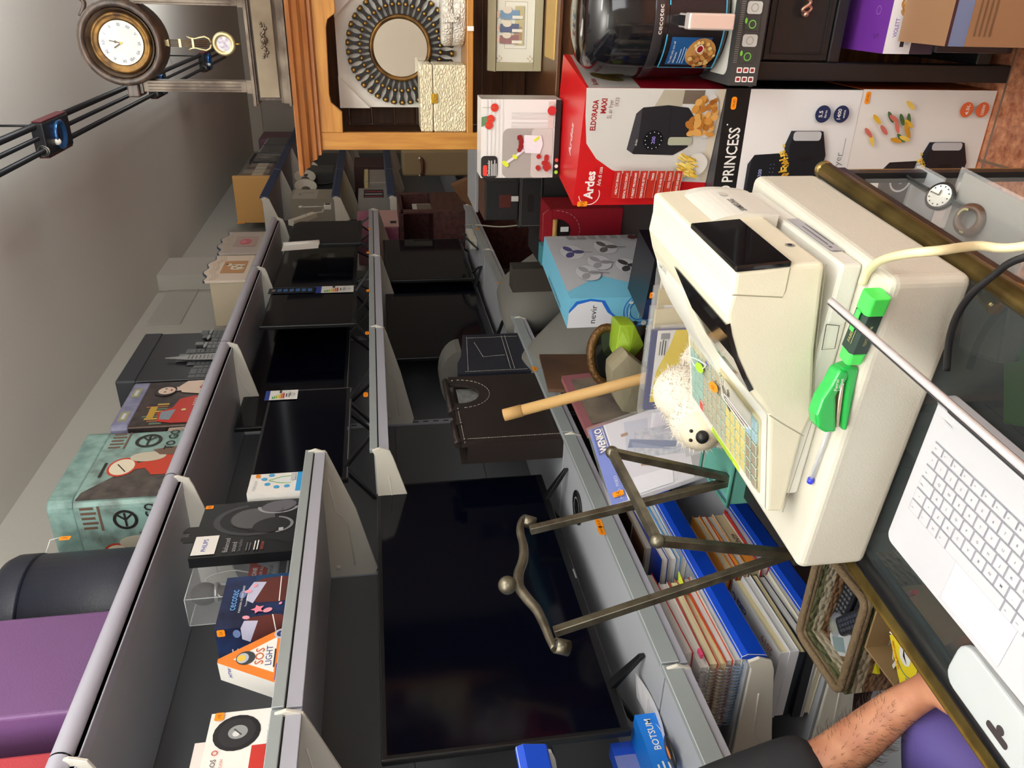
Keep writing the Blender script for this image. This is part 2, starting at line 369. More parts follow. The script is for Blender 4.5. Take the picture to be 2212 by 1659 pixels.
tvA, tvB = at(1352, 1580, x=BIGX), at(1179, 1023, x=BIGX); tvA.z = tvB.z = 1.09
big = tv('largest television, nearest, standing on the lit lower shelf behind the iron stand', tvA, tvB, .565, 1.03, bez=.013, fin=.11)
mb = MB(); a = Art(mb, tvA, (tvB-tvA).normalized(), Z, 3); a.rect(.52, .004, .56, .009, pr((120, 122, 128))); mb.build('logo_plate', big)
mb = MB(); mb.lathe([(.0, 0), (.055, 0), (.055, .004), (0, .004)], M_TVB, (BIGX+.05, 1.95, 1.031), Z, 20); a = Art(mb, (BIGX+.05, 1.95, 1.035), Y, -X, 2); a.ring(0, 0, .03, .034, pr((150, 150, 155)))
solo(mb, 'round_disc', 'flat black round base lying on the shelf under the largest television', 'disc')
t1 = tvpx('television nearest on the eye-level shelf, energy label on its top corner', (755, 1033), (758, 837), (541, 1033), -1.47, -1.47, 1.655, brand='nevir', silver=True)
A_, B_ = at(755, 1033, x=-1.47), at(758, 837, x=-1.47); d_ = (B_-A_).normalized(); n_ = d_.cross(Z)
energy(t1, V((B_.x, B_.y, 0))-d_*.085+n_*.003+Z*(A_.z+.215), d_, .08, .125)
t2 = tvpx('wide television second on the eye-level shelf, standing behind the nearest one', (752, 912), (757, 693), (512, 912), -1.63, -1.63, 1.655, silver=True)
t3 = tvpx('third television on the eye-level shelf with a blue feature strip along its far edge', (769, 698), (771, 617), (562, 698), -1.47, -1.5, 1.655)
B_ = at(771, 617, x=-1.5); A_ = at(769, 698, x=-1.47); d_ = (B_-A_).normalized(); n_ = d_.cross(Z)
energy(t3, V((B_.x, B_.y, 1.76))-d_*.13+n_*.003, d_, .12, .2)
mb = MB(); a = Art(mb, V((B_.x, B_.y, 1.97))-d_*.12+n_*.003, d_, Z, 6); a.rect(0, 0, .11, .24, pr((12, 18, 34)))
for i in range(6): a.rrect(.03, .012+i*.032, .08, .034+i*.032, .006, pr((60, 110, 170)))
a.text('HD', .055, .205, .026, WHITE, 'C'); mb.build('feature_strip', t3)
t4 = tvpx('fourth television on the eye-level shelf, beyond the one with the blue feature strip', (771, 616), (772, 527), (590, 616), -1.5, -1.52, 1.655, fin=.06)
t5 = tvpx('farthest television on the eye-level shelf, rolled white paper on its near top corner', (778, 524), (786, 476), (618, 524), -1.385, -1.385, 1.655, fin=.05)
u2 = tvpx('television on the lower shelf behind the dark leather magazine holders, glossy screen', (1082, 765), (1026, 601), (838, 765), -1.55, -1.55, 1.03, silver=True)
u3 = tvpx('far television on the lower shelf reflecting the pink box, nearest the white power block', (1022, 601), (998, 515), (828, 601), -1.50, -1.50, 1.03, silver=True, fin=.05)
# rolled white paper leaning on the farthest television
p = at(612, 529, x=-1.365); q = at(690, 523, x=-1.365); mb = MB(); mb.tube([p, q], .014, WHITE, 10)
e_ = (q-p); mb.prism([(0, 0), (0, 1), (.12, 1), (.12, 0)], p+X*.0, -Y, e_, V((.001, 0, 0)), WHITE)
mb.build('paper_sheet', t5)
# ================================================================ on the top shelf
ZT = 2.274
M_LEA = lambda n, c: mat(n, c, .42, bump=.25, bscale=220)
def pouf_box(label, c0, w_, d_, h_, mt, lid=.06, name='storage_pouf'):
    x1, y0 = c0; t = thing(name, label, 'pouf', (x1-d_/2, y0+w_/2, ZT))
    mb = MB(); mb.b2((x1-d_, y0, ZT), (x1, y0+w_, ZT+h_-lid-.004), mt); mb.build('body', t, .008, 3)
    mb = MB(); mb.b2((x1-d_-.003, y0-.003, ZT+h_-lid), (x1+.003, y0+w_+.003, ZT+h_), mt); mb.build('lid', t, .01, 3)
    return t
pouf_box('square purple leatherette pouf on the top shelf, left of the black pouf', (-1.425, 1.325), .315, .37, .40, M_LEA('purple_leatherette', (112, 76, 122)), .07)
pouf_box('red leatherette pouf at the near end of the top shelf', (-1.44, .93), .31, .35, .36, M_LEA('red_leatherette', (178, 58, 66)), .07)
t = thing('storage_pouf', 'round black leatherette pouf on the top shelf', 'pouf', (-1.60, 1.832, ZT))
ml = M_LEA('black_leatherette', (34, 38, 50)); mb = MB()
mb.lathe([(0, 0), (.172, 0), (.175, .004), (.175, .30), (0, .30)], ml, (-1.60, 1.832, ZT), Z, 48); mb.build('body', t)
mb = MB(); mb.lathe([(.16, .304), (.177, .306), (.178, .31), (.178, .36), (.17, .378), (.15, .386), (0, .388)], ml, (-1.60, 1.832, ZT), Z, 48); mb.build('lid', t)
mb = MB(); p = V((-1.455, 1.935, ZT+.30)); mb.tube([p, p+V((.02, .03, -.005)), p+V((.02, .04, -.03))], .0012, WHITE, 5); mb.build('tag_string', t)
sticker(t, p+V((.022, .03, -.045)), Y, Z, .018, .03, '3')
# storage tins with printed sides
def tin(label, x1, y0, y1, z1, d_, lidh, cb, cl, r_=.02, paint=None, lidpaint=None, name='storage_tin'):
    t = thing(name, label, 'tin', (x1-d_/2, (y0+y1)/2, ZT))
    mb = MB(); q = rrpts(x1-d_, y0, x1, y1, r_); mb.prism(q, (0, 0, ZT), X, Y, Z*(z1-lidh-ZT), cb)
    if paint:
        paint(Art(mb, (x1, y0, ZT), Y, Z), y1-y0, z1-lidh-ZT); paint(Art(mb, (x1-d_, y0, ZT), X, Z), d_, z1-lidh-ZT)
    mb.build('body', t)
    mb = MB(); q = rrpts(x1-d_-.004, y0-.004, x1+.004, y1+.004, r_+.003); mb.prism(q, (0, 0, z1-lidh-.001), X, Y, Z*lidh, cl)
    if lidpaint: lidpaint(Art(mb, (x1+.004, y0-.004, z1-lidh), Y, Z), y1-y0+.008, lidh)
    mb.build('lid', t, .006, 3)
    return t
M_TEAL = mat('teal_patina', (140, 172, 164), .4, mix=(98, 128, 122), mscale=16)
M_TEALB = mat('teal_worn', (138, 170, 162), .4, mix=(84, 88, 82), mscale=14, lo=.45, hi=.75)
def scooter_art(a, w_, h_):
    red, br, dk, cr = pr((196, 62, 40), .3), pr((110, 86, 72), .35), pr((38, 34, 32)), pr((224, 214, 188), .3)
    a.poly([(w_*.02, h_*.0), (w_*.62, 0), (w_*.56, h_*.5), (w_*.3, h_*.72), (w_*.12, h_*.96), (w_*.02, h_*.98)], mat('rust_patina', (92, 84, 78), .4, mix=(58, 52, 50), mscale=22))
    for i in range(5): a.rect(w_*(.72+.05*i), h_*(.8-.02*(i % 2)), w_*(.745+.05*i), h_*.94, br)
    a.rect(w_*.70, h_*.74, w_*.95, h_*.765, br)
    a.poly([(w_*.3, h_*.1), (w_*.62, h_*.08), (w_*.6, h_*.28), (w_*.5, h_*.42), (w_*.44, h_*.62), (w_*.38, h_*.6), (w_*.4, h_*.4), (w_*.3, h_*.3)], red)
    a.disc(w_*.43, h_*.66, w_*.13, cr, h_*.16); a.ring(w_*.43, h_*.66, w_*.11, w_*.13, red, e=h_*.16/(w_*.13)); a.line([(w_*.36, h_*.6), (w_*.47, h_*.72)], .004, dk)
    a.disc(w_*.56, h_*.42, w_*.07, pr((196, 188, 168), .3), h_*.2); a.poly([(w_*.56, h_*.06), (w_*.7, h_*.12), (w_*.66, h_*.4), (w_*.58, h_*.3)], br)
    a.disc(w_*.42, h_*.06, w_*.09, dk, h_*.06); a.rect(w_*.3, h_*.84, w_*.5, h_*.87, dk)
    a.ring(w_*.80, h_*.50, w_*.075, w_*.1, dk, e=1.0); a.line([(w_*.73, h_*.5), (w_*.87, h_*.5)], .006, dk); a.line([(w_*.8, h_*.5), (w_*.85, h_*.57)], .006, dk); a.line([(w_*.8, h_*.5), (w_*.85, h_*.43)], .006, dk)
    a.text('TO GO', w_*.8, h_*.18, h_*.15, dk, 'C', .02, width=w_*.3)
    a.text('PARIS', w_*.2, h_*.06, h_*.12, pr((150, 150, 140)), 'C', 0, width=w_*.3)
tin('teal patina storage tin with scooter picture and TO GO lettering', -1.415, 2.115, 2.545, 2.63, .36, .075, M_TEALB, M_TEAL, .03, scooter_art)
def pinup_art(a, w_, h_):
    red, dk, sk, cr = pr((188, 44, 32), .3), pr((46, 38, 40), .3), pr((214, 190, 172), .3), pr((232, 220, 200), .3)
    a.rect(w_*.02, 0, w_*.98, h_, mat('tin_print_dark', (70, 58, 56), .3, mix=(40, 34, 36), mscale=30))
    for i in range(9):
        a.rect(w_*(.03+.05*i), h_*.55, w_*(.065+.05*i), h_*(.72+.05*(i % 4)), pr(((96, 120, 100), (140, 90, 60), (190, 160, 80))[i % 3], .3))
    a.rect(w_*.16, h_*.70, w_*.40, h_*.80, pr((188, 150, 50), .3))
    a.poly([(w_*.03, 0), (w_*.52, 0), (w_*.62, h_*.2), (w_*.56, h_*.42), (w_*.36, h_*.48), (w_*.28, h_*.66), (w_*.08, h_*.62), (w_*.03, h_*.4)], red)
    a.poly([(w_*.1, h_*.45), (w_*.32, h_*.42), (w_*.28, h_*.62), (w_*.12, h_*.6)], pr((130, 140, 150), .2))
    for i in range(4): a.rect(w_*(.4+.045*i), h_*.04, w_*(.42+.045*i), h_*.2, pr((190, 188, 180), .2))
    a.disc(w_*.54, h_*.1, w_*.07, pr((205, 200, 190), .2), h_*.07); a.disc(w_*.3, h_*.3, w_*.025, pr((210, 190, 130), .2))
    a.poly([(w_*.62, 0), (w_*.98, 0), (w_*.97, h_*.42), (w_*.84, h_*.52), (w_*.7, h_*.44), (w_*.66, h_*.2)], sk); a.poly([(w_*.7, 0), (w_*.96, 0), (w_*.93, h_*.14), (w_*.8, h_*.2), (w_*.7, h_*.1)], red)
    a.rect(w_*.74, h_*.44, w_*.83, h_*.6, sk); a.disc(w_*.76, h_*.7, w_*.13, dk, h_*.17); a.disc(w_*.75, h_*.68, w_*.085, sk, h_*.13); a.disc(w_*.72, h_*.7, w_*.012, dk); a.disc(w_*.79, h_*.7, w_*.012, dk); a.disc(w_*.755, h_*.61, w_*.022, red, h_*.015)
def pinup_lid(a, w_, h_):
    for x in (.12, .62): a.rrect(w_*x, h_*.25, w_*(x+.2), h_*.75, h_*.1, pr((150, 150, 110), .35)); a.rect(w_*(x+.04), h_*.4, w_*(x+.16), h_*.6, pr((190, 190, 200), .35))
tin('lilac lidded storage tin printed with a red vintage car and a portrait', -1.42, 2.575, 2.93, 2.575, .30, .06, mat('tin_brown', (88, 70, 60), .35), mat('lilac_tin_lid', (140, 140, 165), .35, mix=(110, 112, 140), mscale=20), .02, pinup_art, pinup_lid)
def ny_art(a, w_, h_):
    g1, g2, g3 = pr((120, 124, 126), .35), pr((92, 96, 98), .35), pr((150, 152, 152), .35)
    rr = random.Random(3); x = .02
    while x < .96:
        ww = rr.uniform(.05, .11); hh = rr.uniform(.25, .45)+.2*math.exp(-((x-.35)/.18)**2)
        a.rect(w_*x, 0, w_*min(x+ww, .98), h_*hh, rr.choice((g1, g2, g2)))
        for k in range(int(hh*14)): a.rect(w_*(x+.012), h_*(.03+k*.06), w_*(x+ww-.012), h_*(.045+k*.06), pr((52, 55, 58), .35))
        x += ww+.005
    a.poly([(w_*.3, 0), (w_*.44, 0), (w_*.42, h_*.45), (w_*.395, h_*.62), (w_*.385, h_*.75), (w_*.365, h_*.75), (w_*.35, h_*.62), (w_*.32, h_*.45)], g3)
    for k in range(9): a.rect(w_*.33, h_*(.04+k*.05), w_*.41, h_*(.052+k*.05), g2)
    for cx in (.62, .8, .93): a.disc(w_*cx, h_*.3, w_*.06, g3, h_*.02)
tin('black storage tin with grey city skyline on its sides', -1.42, 2.945, 3.42, 2.655, .33, .075, mat('black_tin', (34, 37, 42), .3), mat('black_tin_lid', (42, 46, 52), .3), .006, ny_art)
# scalloped nursery boxes
def nursery(label, x1, y0, y1, z0, z1, d_, tint, pic):
    t = thing('nursery_box', label, 'box', (x1-d_/2, (y0+y1)/2, z0), 'scalloped nursery boxes on the top shelf')
    w_, h_ = y1-y0, z1-z0; n = 28
    top = [(w_*(1-i/n), h_*(.86+.10*math.sin(math.pi*(1-i/n))+.035*math.cos(2*math.pi*3*(1-i/n)))) for i in range(n+1)]
    out = [(0, 0), (w_, 0)]+top
    bl = pr((70, 84, 104)); mb = MB(); mb.prism(out, (x1-.012, y0, z0), Y, Z, X*.012, pr(tint)); mb.prism([(p[0], p[1]+.006) for p in top]+[(p[0], p[1]-.004) for p in top[::-1]], (x1-.013, y0, z0), Y, Z, X*.0125, bl)
    a = Art(mb, (x1, y0, z0), Y, Z, 3); tan = pr((206, 180, 140))
    for k in range(3): a.line([(p[0]*.96+w_*.02, p[1]-.028-.013*k) for p in top], .003, tan)
    a.rect(w_*.0, 0, w_, h_*.16, pr((206, 188, 138))); a.rect(0, h_*.05, w_, h_*.08, pr((176, 150, 100)))
    a.rrect(w_*.27, h_*.24, w_*.76, h_*.68, .01, pr(pic))
    if pic[2] < 150:
        cw = pr((236, 228, 208)); a.rrect(w_*.4, h_*.32, w_*.62, h_*.52, .02, cw); a.disc(w_*.6, h_*.57, w_*.055, cw, h_*.045); a.disc(w_*.62, h_*.61, w_*.02, BLACK)
        for px in (.42, .47, .56, .6): a.rect(w_*(px-.012), h_*.27, w_*(px+.012), h_*.34, cw)
        for q in ((.46, .44), (.53, .38), (.56, .47)): a.disc(w_*q[0], h_*q[1], w_*.025, pr((190, 150, 104)))
    else:
        a.disc(w_*.5, h_*.46, w_*.14, pr((206, 110, 120)), h_*.12); a.disc(w_*.5, h_*.5, w_*.06, pr((222, 140, 146)), h_*.06)
    mb.build('front_panel', t)
    mb = MB(); mb.b2((x1-d_, y0+.004, z0), (x1-.0121, y1-.004, z0+h_*.8), pr((200, 186, 160))); mb.build('body', t, .002, 1)
    return t
nursery('scalloped nursery box with cow picture, nearest of the three on the top shelf', -1.42, 4.12, 4.55, ZT, 2.56, .26, (232, 214, 196), (202, 152, 104))
nursery('scalloped nursery box with pink picture beside the cow box on the top shelf', -1.42, 4.60, 5.04, ZT, 2.565, .26, (190, 178, 170), (186, 160, 150))
o = nursery('scalloped nursery box with an orange tag, farthest of the three on the top shelf', -1.47, 5.08, 5.19, ZT, 2.555, .24, (150, 142, 130), (160, 150, 160))
p = at(520, 482, x=-1.42); sticker(o, p, Y, Z, .03, .05, '2')
# books and boxes on the far top shelf
ZF = 2.432
mb = MB(); p = at(590, 381, x=-1.42); mb.b2((-1.80, p.y, ZF), (-1.42, p.y+.05, 2.76), pr((222, 168, 96))); solo(mb, 'wooden_box_side', 'orange wooden panel standing at the near end of the far top shelf', 'panel', None, .004)
for i, c in enumerate(((124, 108, 96), (150, 138, 122), (110, 96, 88), (140, 128, 114))):
    y = p.y+.06+i*.135; mb = MB(); mb.b2((-1.80, y, ZF), (-1.43, y+.125, 2.72-.012*i), pr(c)); a = Art(mb, (-1.43, y, ZF), Y, Z); a.rect(0, .1, .125, .19, pr((196, 184, 164))); a.rect(0, .0, .125, .06, pr((92, 78, 74)))
    solo(mb, 'cardboard_carton', 'dull brown carton %s behind the orange panel' % ('just', 'second', 'third', 'fourth')[i], 'carton', 'brown cartons on the far top shelf', .003)
for i, (px, c, l, dz) in enumerate(((700, (44, 48, 56), 'dark boxed item with grey front label on the far top shelf', .28), (0, (70, 72, 76), 'smoky clear storage box on the far top shelf', .26), (0, (58, 60, 64), 'smoky grey storage case beyond the clear box', .25))):
    y = 7.32+i*.42; mb = MB(); mb.b2((-1.79, y, ZF), (-1.43, y+.38, ZF+dz), pr(c, .2))
    a = Art(mb, (-1.43, y, ZF), Y, Z)
    if i == 0: a.rect(.02, .03, .36, .25, mat('silver_print', (150, 148, 140), .4, mix=(60, 62, 66), mscale=9)); a.rect(0, .25, .38, .28, pr((26, 30, 40)))
    else: a.rect(0, .24, .38, .25, pr((190, 192, 196)))
    solo(mb, 'storage_box', l, 'box', None, .006)
mb = MB(); mb.b2((-1.80, 8.62, ZF), (-1.46, 9.1, ZF+.36), pr((122, 84, 100))); solo(mb, 'cloth_box', 'dusky pink box at the far end of the top shelf beside the clock', 'box', None, .01)
mb = MB(); mb.lathe([(0, 0), (.05, 0), (.05, .09), (.03, .1), (0, .1)], pr((226, 200, 40)), (-1.66, 7.46, ZF+.2805)); solo(mb, 'yellow_cup', 'yellow cup on top of the dark labelled box', 'cup')
# ================================================================ on the middle shelf (near, lit)
ZM = 1.853
def sbox(mb, P, ang, w_, d_, h_, mt, mside=None):
    """box standing on P (near front bottom corner), face turned ang degrees from facing +X; returns art frames of the front and of the near end"""
    c, s_ = math.cos(math.radians(ang)), math.sin(math.radians(ang)); f = V((-s_, c, 0)); nd = V((-c, -s_, 0))
    mb.obox(P, f*w_, nd*d_, Z*h_, mt); return Art(mb, P, f, Z), Art(mb, V(P)+nd*d_, -nd, Z), f, nd
# headphones box
P = V((-1.345, 1.715, ZM)); mb = MB(); hb = thing('headphone_box', 'black headphone box with white logo square and headphone picture', 'box', P)
F, E_, f, nd = sbox(mb, P, 3, .258, .03, .282, pr((22, 23, 26), .3))
g1, g2, g3 = pr((58, 60, 64), .3), pr((104, 102, 110), .25), pr((36, 37, 40), .3)
F.poly([(.03, .0), (.26, .0), (.26, .2), (.12, .16), (.06, .08)], pr((30, 31, 34), .3))
F.ring(.165, .13, .068, .08, g1, 30, .3, 3.5, 1.45); F.ring(.165, .12, .045, .052, g3, 30, .2, 3.4, 1.6); F.disc(.17, .14, .05, pr((84, 85, 88), .3), .06)
F.disc(.225, .075, .03, g2, .05, rot=.25); F.ring(.222, .076, .03, .036, pr((150, 152, 155), .2), e=1.6, a0=1.5, a1=4.6); F.disc(.13, .085, .036, g3, .052, rot=.2); F.ring(.13, .085, .036, .042, pr((130, 132, 135), .2), e=1.4, a0=3.4, a1=6.0)
F.text('PHILIPS', .2, .06, .008, pr((40, 40, 44)), 'C'); F.rect(.098, .052, .112, .064, pr((170, 172, 176)))
F.rect(.01, .218, .095, .278, WHITE); F.text('PHILIPS', .052, .243, .017, pr((40, 60, 170)), 'C', .012, width=.055)
F.text('Balanced', .014, .186, .019, pr((170, 170, 172)), width=.062); F.text('sound', .014, .166, .019, pr((170, 170, 172)), width=.042); F.text('Son équilibré', .014, .153, .012, pr((120, 120, 124)), width=.052)
F.lines(.014, .06, .14, 2, .008, .003, pr((110, 110, 114)), 4); F.lines(.014, .06, .12, 2, .008, .003, WHITE, 5); F.text('SHC5100', .014, .095, .011, pr((196, 80, 60)), width=.034)
mb.build('carton', hb, 0)
mb = MB(); o_ = P+f*.085+nd*.008+Z*.282; mb.prism([(0, 0), (.075, 0), (.075, .03), (.06, .04), (.048, .04), (.048, .022), (.027, .022), (.027, .04), (.015, .04), (0, .03)], o_, f, Z, nd*.002, pr((22, 23, 26), .3)); mb.build('hanging_tab', hb)
sticker(hb, P+f*.243+Z*.27, f, Z, .018, .021, '29')
# microphone in a clear pack
M_CLEAR = mat('clear_plastic', (235, 238, 240), .05, alpha=.16, spec=.8); M_CLEAR2 = mat('clear_film', (225, 228, 232), .08, alpha=.28, spec=.8)
P = V((-1.45, 1.68, ZM)); t = thing('microphone_pack', 'clear plastic pack holding a black microphone beside the headphone box', 'microphone', P)
mb = MB(); f, nd = Y, -X; q = [P, P+f*.165, P+f*.165+nd*.09, P+nd*.09]
for a_, c_ in zip(q, q[1:]+q[:1]): mb.quad(a_, c_, c_+Z*.30, a_+Z*.30, M_CLEAR)
mb.quad(q[0]+Z*.30, q[1]+Z*.30, q[2]+Z*.30, q[3]+Z*.30, M_CLEAR2)
for a_ in q: mb.tube([a_, a_+Z*.30], .0012, pr((190, 194, 198), .1), 5)
for a_, c_ in zip(q, q[1:]+q[:1]): mb.tube([a_+Z*.30, c_+Z*.30], .0012, pr((210, 212, 214), .1), 5)
mb.build('clear_box', t)
mb = MB(); mb.b2((-1.538, 1.683, ZM+.001), (-1.452, 1.842, ZM+.15), pr((36, 40, 46), .3)); a = Art(mb, (-1.452, 1.683, ZM), Y, Z)
a.rect(0, 0, .159, .07, pr((44, 48, 56), .3)); a.rect(.0, .07, .159, .13, pr((150, 156, 162), .3)); a.poly([(0, .15), (0, .115), (.045, .115), (.065, .10), (.10, .10), (.12, .13), (.159, .13), (.159, .15)], pr((168, 40, 30), .3))
a.text('ONE', .088, .128, .017, WHITE, 'C', .015); a.text('FOR ALL', .088, .113, .011, WHITE, 'C'); a.text('Vocal', .07, .086, .018, INK); a.text('microphone', .07, .067, .016, INK, width=.08)
a.disc(.03, .1, .02, BLACK); a.lines(.07, .145, .05, 3, .013, .005, pr((190, 190, 190)), 2); mb.build('printed_card', t)
mc = V((-1.495, 1.75, ZM)); mb = MB(); mb.lathe([(0, .1505), (.013, .1505), (.017, .21), (.02, .225), (.026, .23), (0, .23)], pr((26, 26, 28), .4), mc, Z, 18)
mb.lathe([(.02, .228), (.0285, .23), (.0285, .238), (.02, .24)], M_SILV, mc, Z, 18); mb.sph(mc+Z*.268, (.031, .031, .037), mat('mic_mesh', (52, 52, 54), .5, metal=.5, bump=.6, bscale=500), 18, 12); mb.build('microphone', t)
mb = MB(); mb.tube(cpath([mc+V((.02, .05, .153)), mc+V((.02, .065, .21)), mc+V((.015, .04, .27)), mc+V((.01, -.03, .22))]), .002, pr((200, 200, 200), .3), 6); mb.build('cable', t)
sticker(t, P+Y*.14+Z*.27+X*.002, Y, Z, .018, .026, '12')
# humidifier box
P = V((-1.345, 1.447, ZM)); t = thing('humidifier_box', 'navy humidifier box printed with pink petals, beside the microphone pack', 'box', P)
mb = MB(); M_NV = mat('navy_print', (22, 28, 58), .25, mix=(34, 52, 96), mscale=12); F, E_, f, nd = sbox(mb, P, 2, .188, .10, .172, M_NV)
def humid(a, w_, h_, dx=0, full=True):
    mr, wl = pr((96, 48, 44), .25), pr((196, 196, 222), .25)
    a.poly([(dx+w_*.52, h_*.04), (dx+w_*.82, h_*.04), (dx+w_*.92, h_*.1), (dx+w_*.94, h_*.2), (dx+w_*.92, h_*.48), (dx+w_*.86, h_*.58), (dx+w_*.5, h_*.62), (dx+w_*.44, h_*.5), (dx+w_*.42, h_*.2), (dx+w_*.45, h_*.08)], mr)
    a.poly([(dx+w_*.43, h_*.56), (dx+w_*.84, h_*.42), (dx+w_*.86, h_*.6), (dx+w_*.72, h_*.66), (dx+w_*.5, h_*.66)], wl)
    a.line([(dx+w_*.43, h_*.2), (dx+w_*.94, h_*.22)], .0025, WHITE); a.rrect(dx+w_*.62, h_*.08, dx+w_*.74, h_*.13, .002, pr((50, 30, 30)))
    a.disc(dx+w_*.62, h_*.72, w_*.08, pr((110, 130, 180), .4), h_*.05)
F.rect(.12, 0, .188, .1, pr((22, 62, 104), .25)); humid(F, .188, .172)
F.text('cecotec', .06, .135, .026, pr((110, 170, 235)), 'L', .008, width=.075); F.text('PUREAROMA 150 SMART GARNET', .05, .122, .007, WHITE, width=.1)
F.text('The prevention aroma', .07, .11, .006, WHITE, width=.045)
for x, y, r_ in ((.03, .105, .009), (.05, .058, .011), (.125, .112, .009), (.145, .098, .007), (.07, .03, .005)): F.disc(x, y, r_, pr((238, 160, 180), .4), r_*.7, rot=x*40)
F.poly([(.055, .098), (.06, .088), (.07, .086), (.064, .078), (.066, .068), (.055, .074), (.045, .068), (.047, .079), (.04, .086), (.051, .088)], pr((242, 140, 165), .4))
humid(E_, .15, .172, -.01); E_.lines(.01, .04, .14, 3, .012, .003, pr((200, 205, 215)), 6); mb.build('carton', t)
sticker(t, E_.p(.09, .158), E_.u, Z, .02, .018, '34')
# triangular SOS light box
P = V((-1.355, 1.268, ZM)); t = thing('warning_light_box', 'orange and white triangular SOS LIGHT box on the middle shelf', 'box', P)
f, nd = V((.06, .998, 0)), V((-.998, .06, 0)); mb = MB(); w_, h_ = .174, .15
mb.prism([(0, 0), (w_, 0), (w_*.52, h_), (w_*.46, h_)], P, f, Z, nd*.055, WHITE); F = Art(mb, P, f, Z)
orr = pr((232, 128, 44)); F.poly([(0, 0), (w_, 0), (w_*.52, h_), (w_*.46, h_)], orr); F.poly([(w_*.22, h_*.17), (w_*.80, h_*.17), (w_*.49, h_*.78)], WHITE)
F.poly([(.006, 0), (.062, 0), (.062, .022), (.018, .022)], pr((40, 50, 165))); F.text('HTW', .04, .005, .014, WHITE, 'C', .02)
F.text('SOS', w_*.5, h_*.34, .027, pr((196, 100, 60)), 'C', .01); F.text('LIGHT', w_*.5, h_*.22, .02, pr((50, 60, 130)), 'C'); F.lines(w_*.3, w_*.7, h_*.19, 1, .01, .003, INK)
F.disc(w_*.49, h_*.6, .019, pr((60, 62, 66)), .021); F.disc(w_*.49, h_*.64, .014, pr((180, 190, 205)), .013); F.disc(w_*.49, h_*.66, .009, pr((240, 200, 80))); F.disc(w_*.84, h_*.13, .014, pr((190, 192, 200))); F.disc(w_*.84, h_*.13, .009, pr((44, 56, 110))); F.text('LIGHT', w_*.84, h_*.12, .003, WHITE, 'C')
sl = V((w_*.46, 0, h_)); sd = (f*w_*.46+Z*h_).normalized(); E_ = Art(mb, P+nd*.055, -nd, sd); E_.text('HTW', .037, .135, .013, pr((50, 60, 160)), 'C', .01)
mb.build('carton', t); sticker(t, F.p(w_*.5, .012), f, Z, .03, .013, '16,00')
# V16 signal boxes
def v16(label, P, front=True):
    P = V(P); t = thing('signal_light_box', label, 'box', P, 'white beacon boxes on the middle shelf'); mb = MB(); F, E_, f, nd = sbox(mb, P, 2, .15, .06, .135, WHITE)
    F.rect(0, 0, .06, .045, pr((196, 52, 44))); F.disc(.095, .078, .044, pr((32, 32, 36), .3), .046); F.disc(.095, .078, .036, pr((46, 46, 50), .25)); F.disc(.096, .076, .017, pr((150, 154, 156), .15), .019); F.disc(.092, .079, .007, pr((220, 222, 224), .15)); F.line([(.088, .068), (.104, .084)], .003, pr((70, 72, 76), .15))
    F.text('DISPOSITIVO DE SEÑALIZACION V-16', .035, .012, .0085, INK, 'L', .005, width=.105) if front else None
    F.text('SOS', .012, .108, .014, INK); F.text('FLASH', .012, .095, .008, pr((200, 120, 110))); F.ring(.05, .113, .004, .006, pr((200, 90, 80)))
    mb.build('carton', t)
    if front: sticker(t, F.p(.138, .118), f, Z, .02, .018, '19')
    return t
v16('white beacon box with a black round light picture and orange sticker', (-1.335, 1.05, ZM))
t = v16('white beacon box with hanging slot, standing behind the stickered beacon box', (-1.415, 1.05, ZM), False)
mb = MB(); mb.prism([(0, 0), (.15, 0), (.15, .045), (.09, .045), (.09, .03), (.06, .03), (.06, .045), (0, .045)], (-1.42, 1.05, ZM+.135), Y, Z, -X*.002, pr((232, 214, 210))); mb.build('hanging_tab', t)
# wellness gadget box
P = V((-1.345, 1.995, ZM)); t = thing('wellness_box', 'small white gadget box with blue base beside the headphone box', 'box', P); mb = MB(); F, E_, f, nd = sbox(mb, P, 2, .108, .04, .172, WHITE)
F.rect(0, 0, .108, .034, pr((60, 160, 220))); F.poly([(.05, .045), (.085, .045), (.085, .07), (.068, .115), (.05, .08)], pr((226, 230, 232))); F.line([(.066, .116), (.05, .082), (.048, .05)], .003, pr((110, 190, 80))); F.line([(.068, .116), (.085, .08), (.088, .05)], .003, pr((110, 190, 80)))
for q in ((.03, .06), (.028, .09), (.045, .118), (.075, .13), (.095, .11)): F.disc(*q, .0085, pr((70, 165, 220)))
F.text('MyWellness', .012, .15, .013, pr((170, 185, 200)), width=.055); F.rect(.06, .038, .1, .052, pr((200, 200, 202)))
mb.build('carton', t); sticker(t, F.p(.092, .15), f, Z, .018, .013, '18')
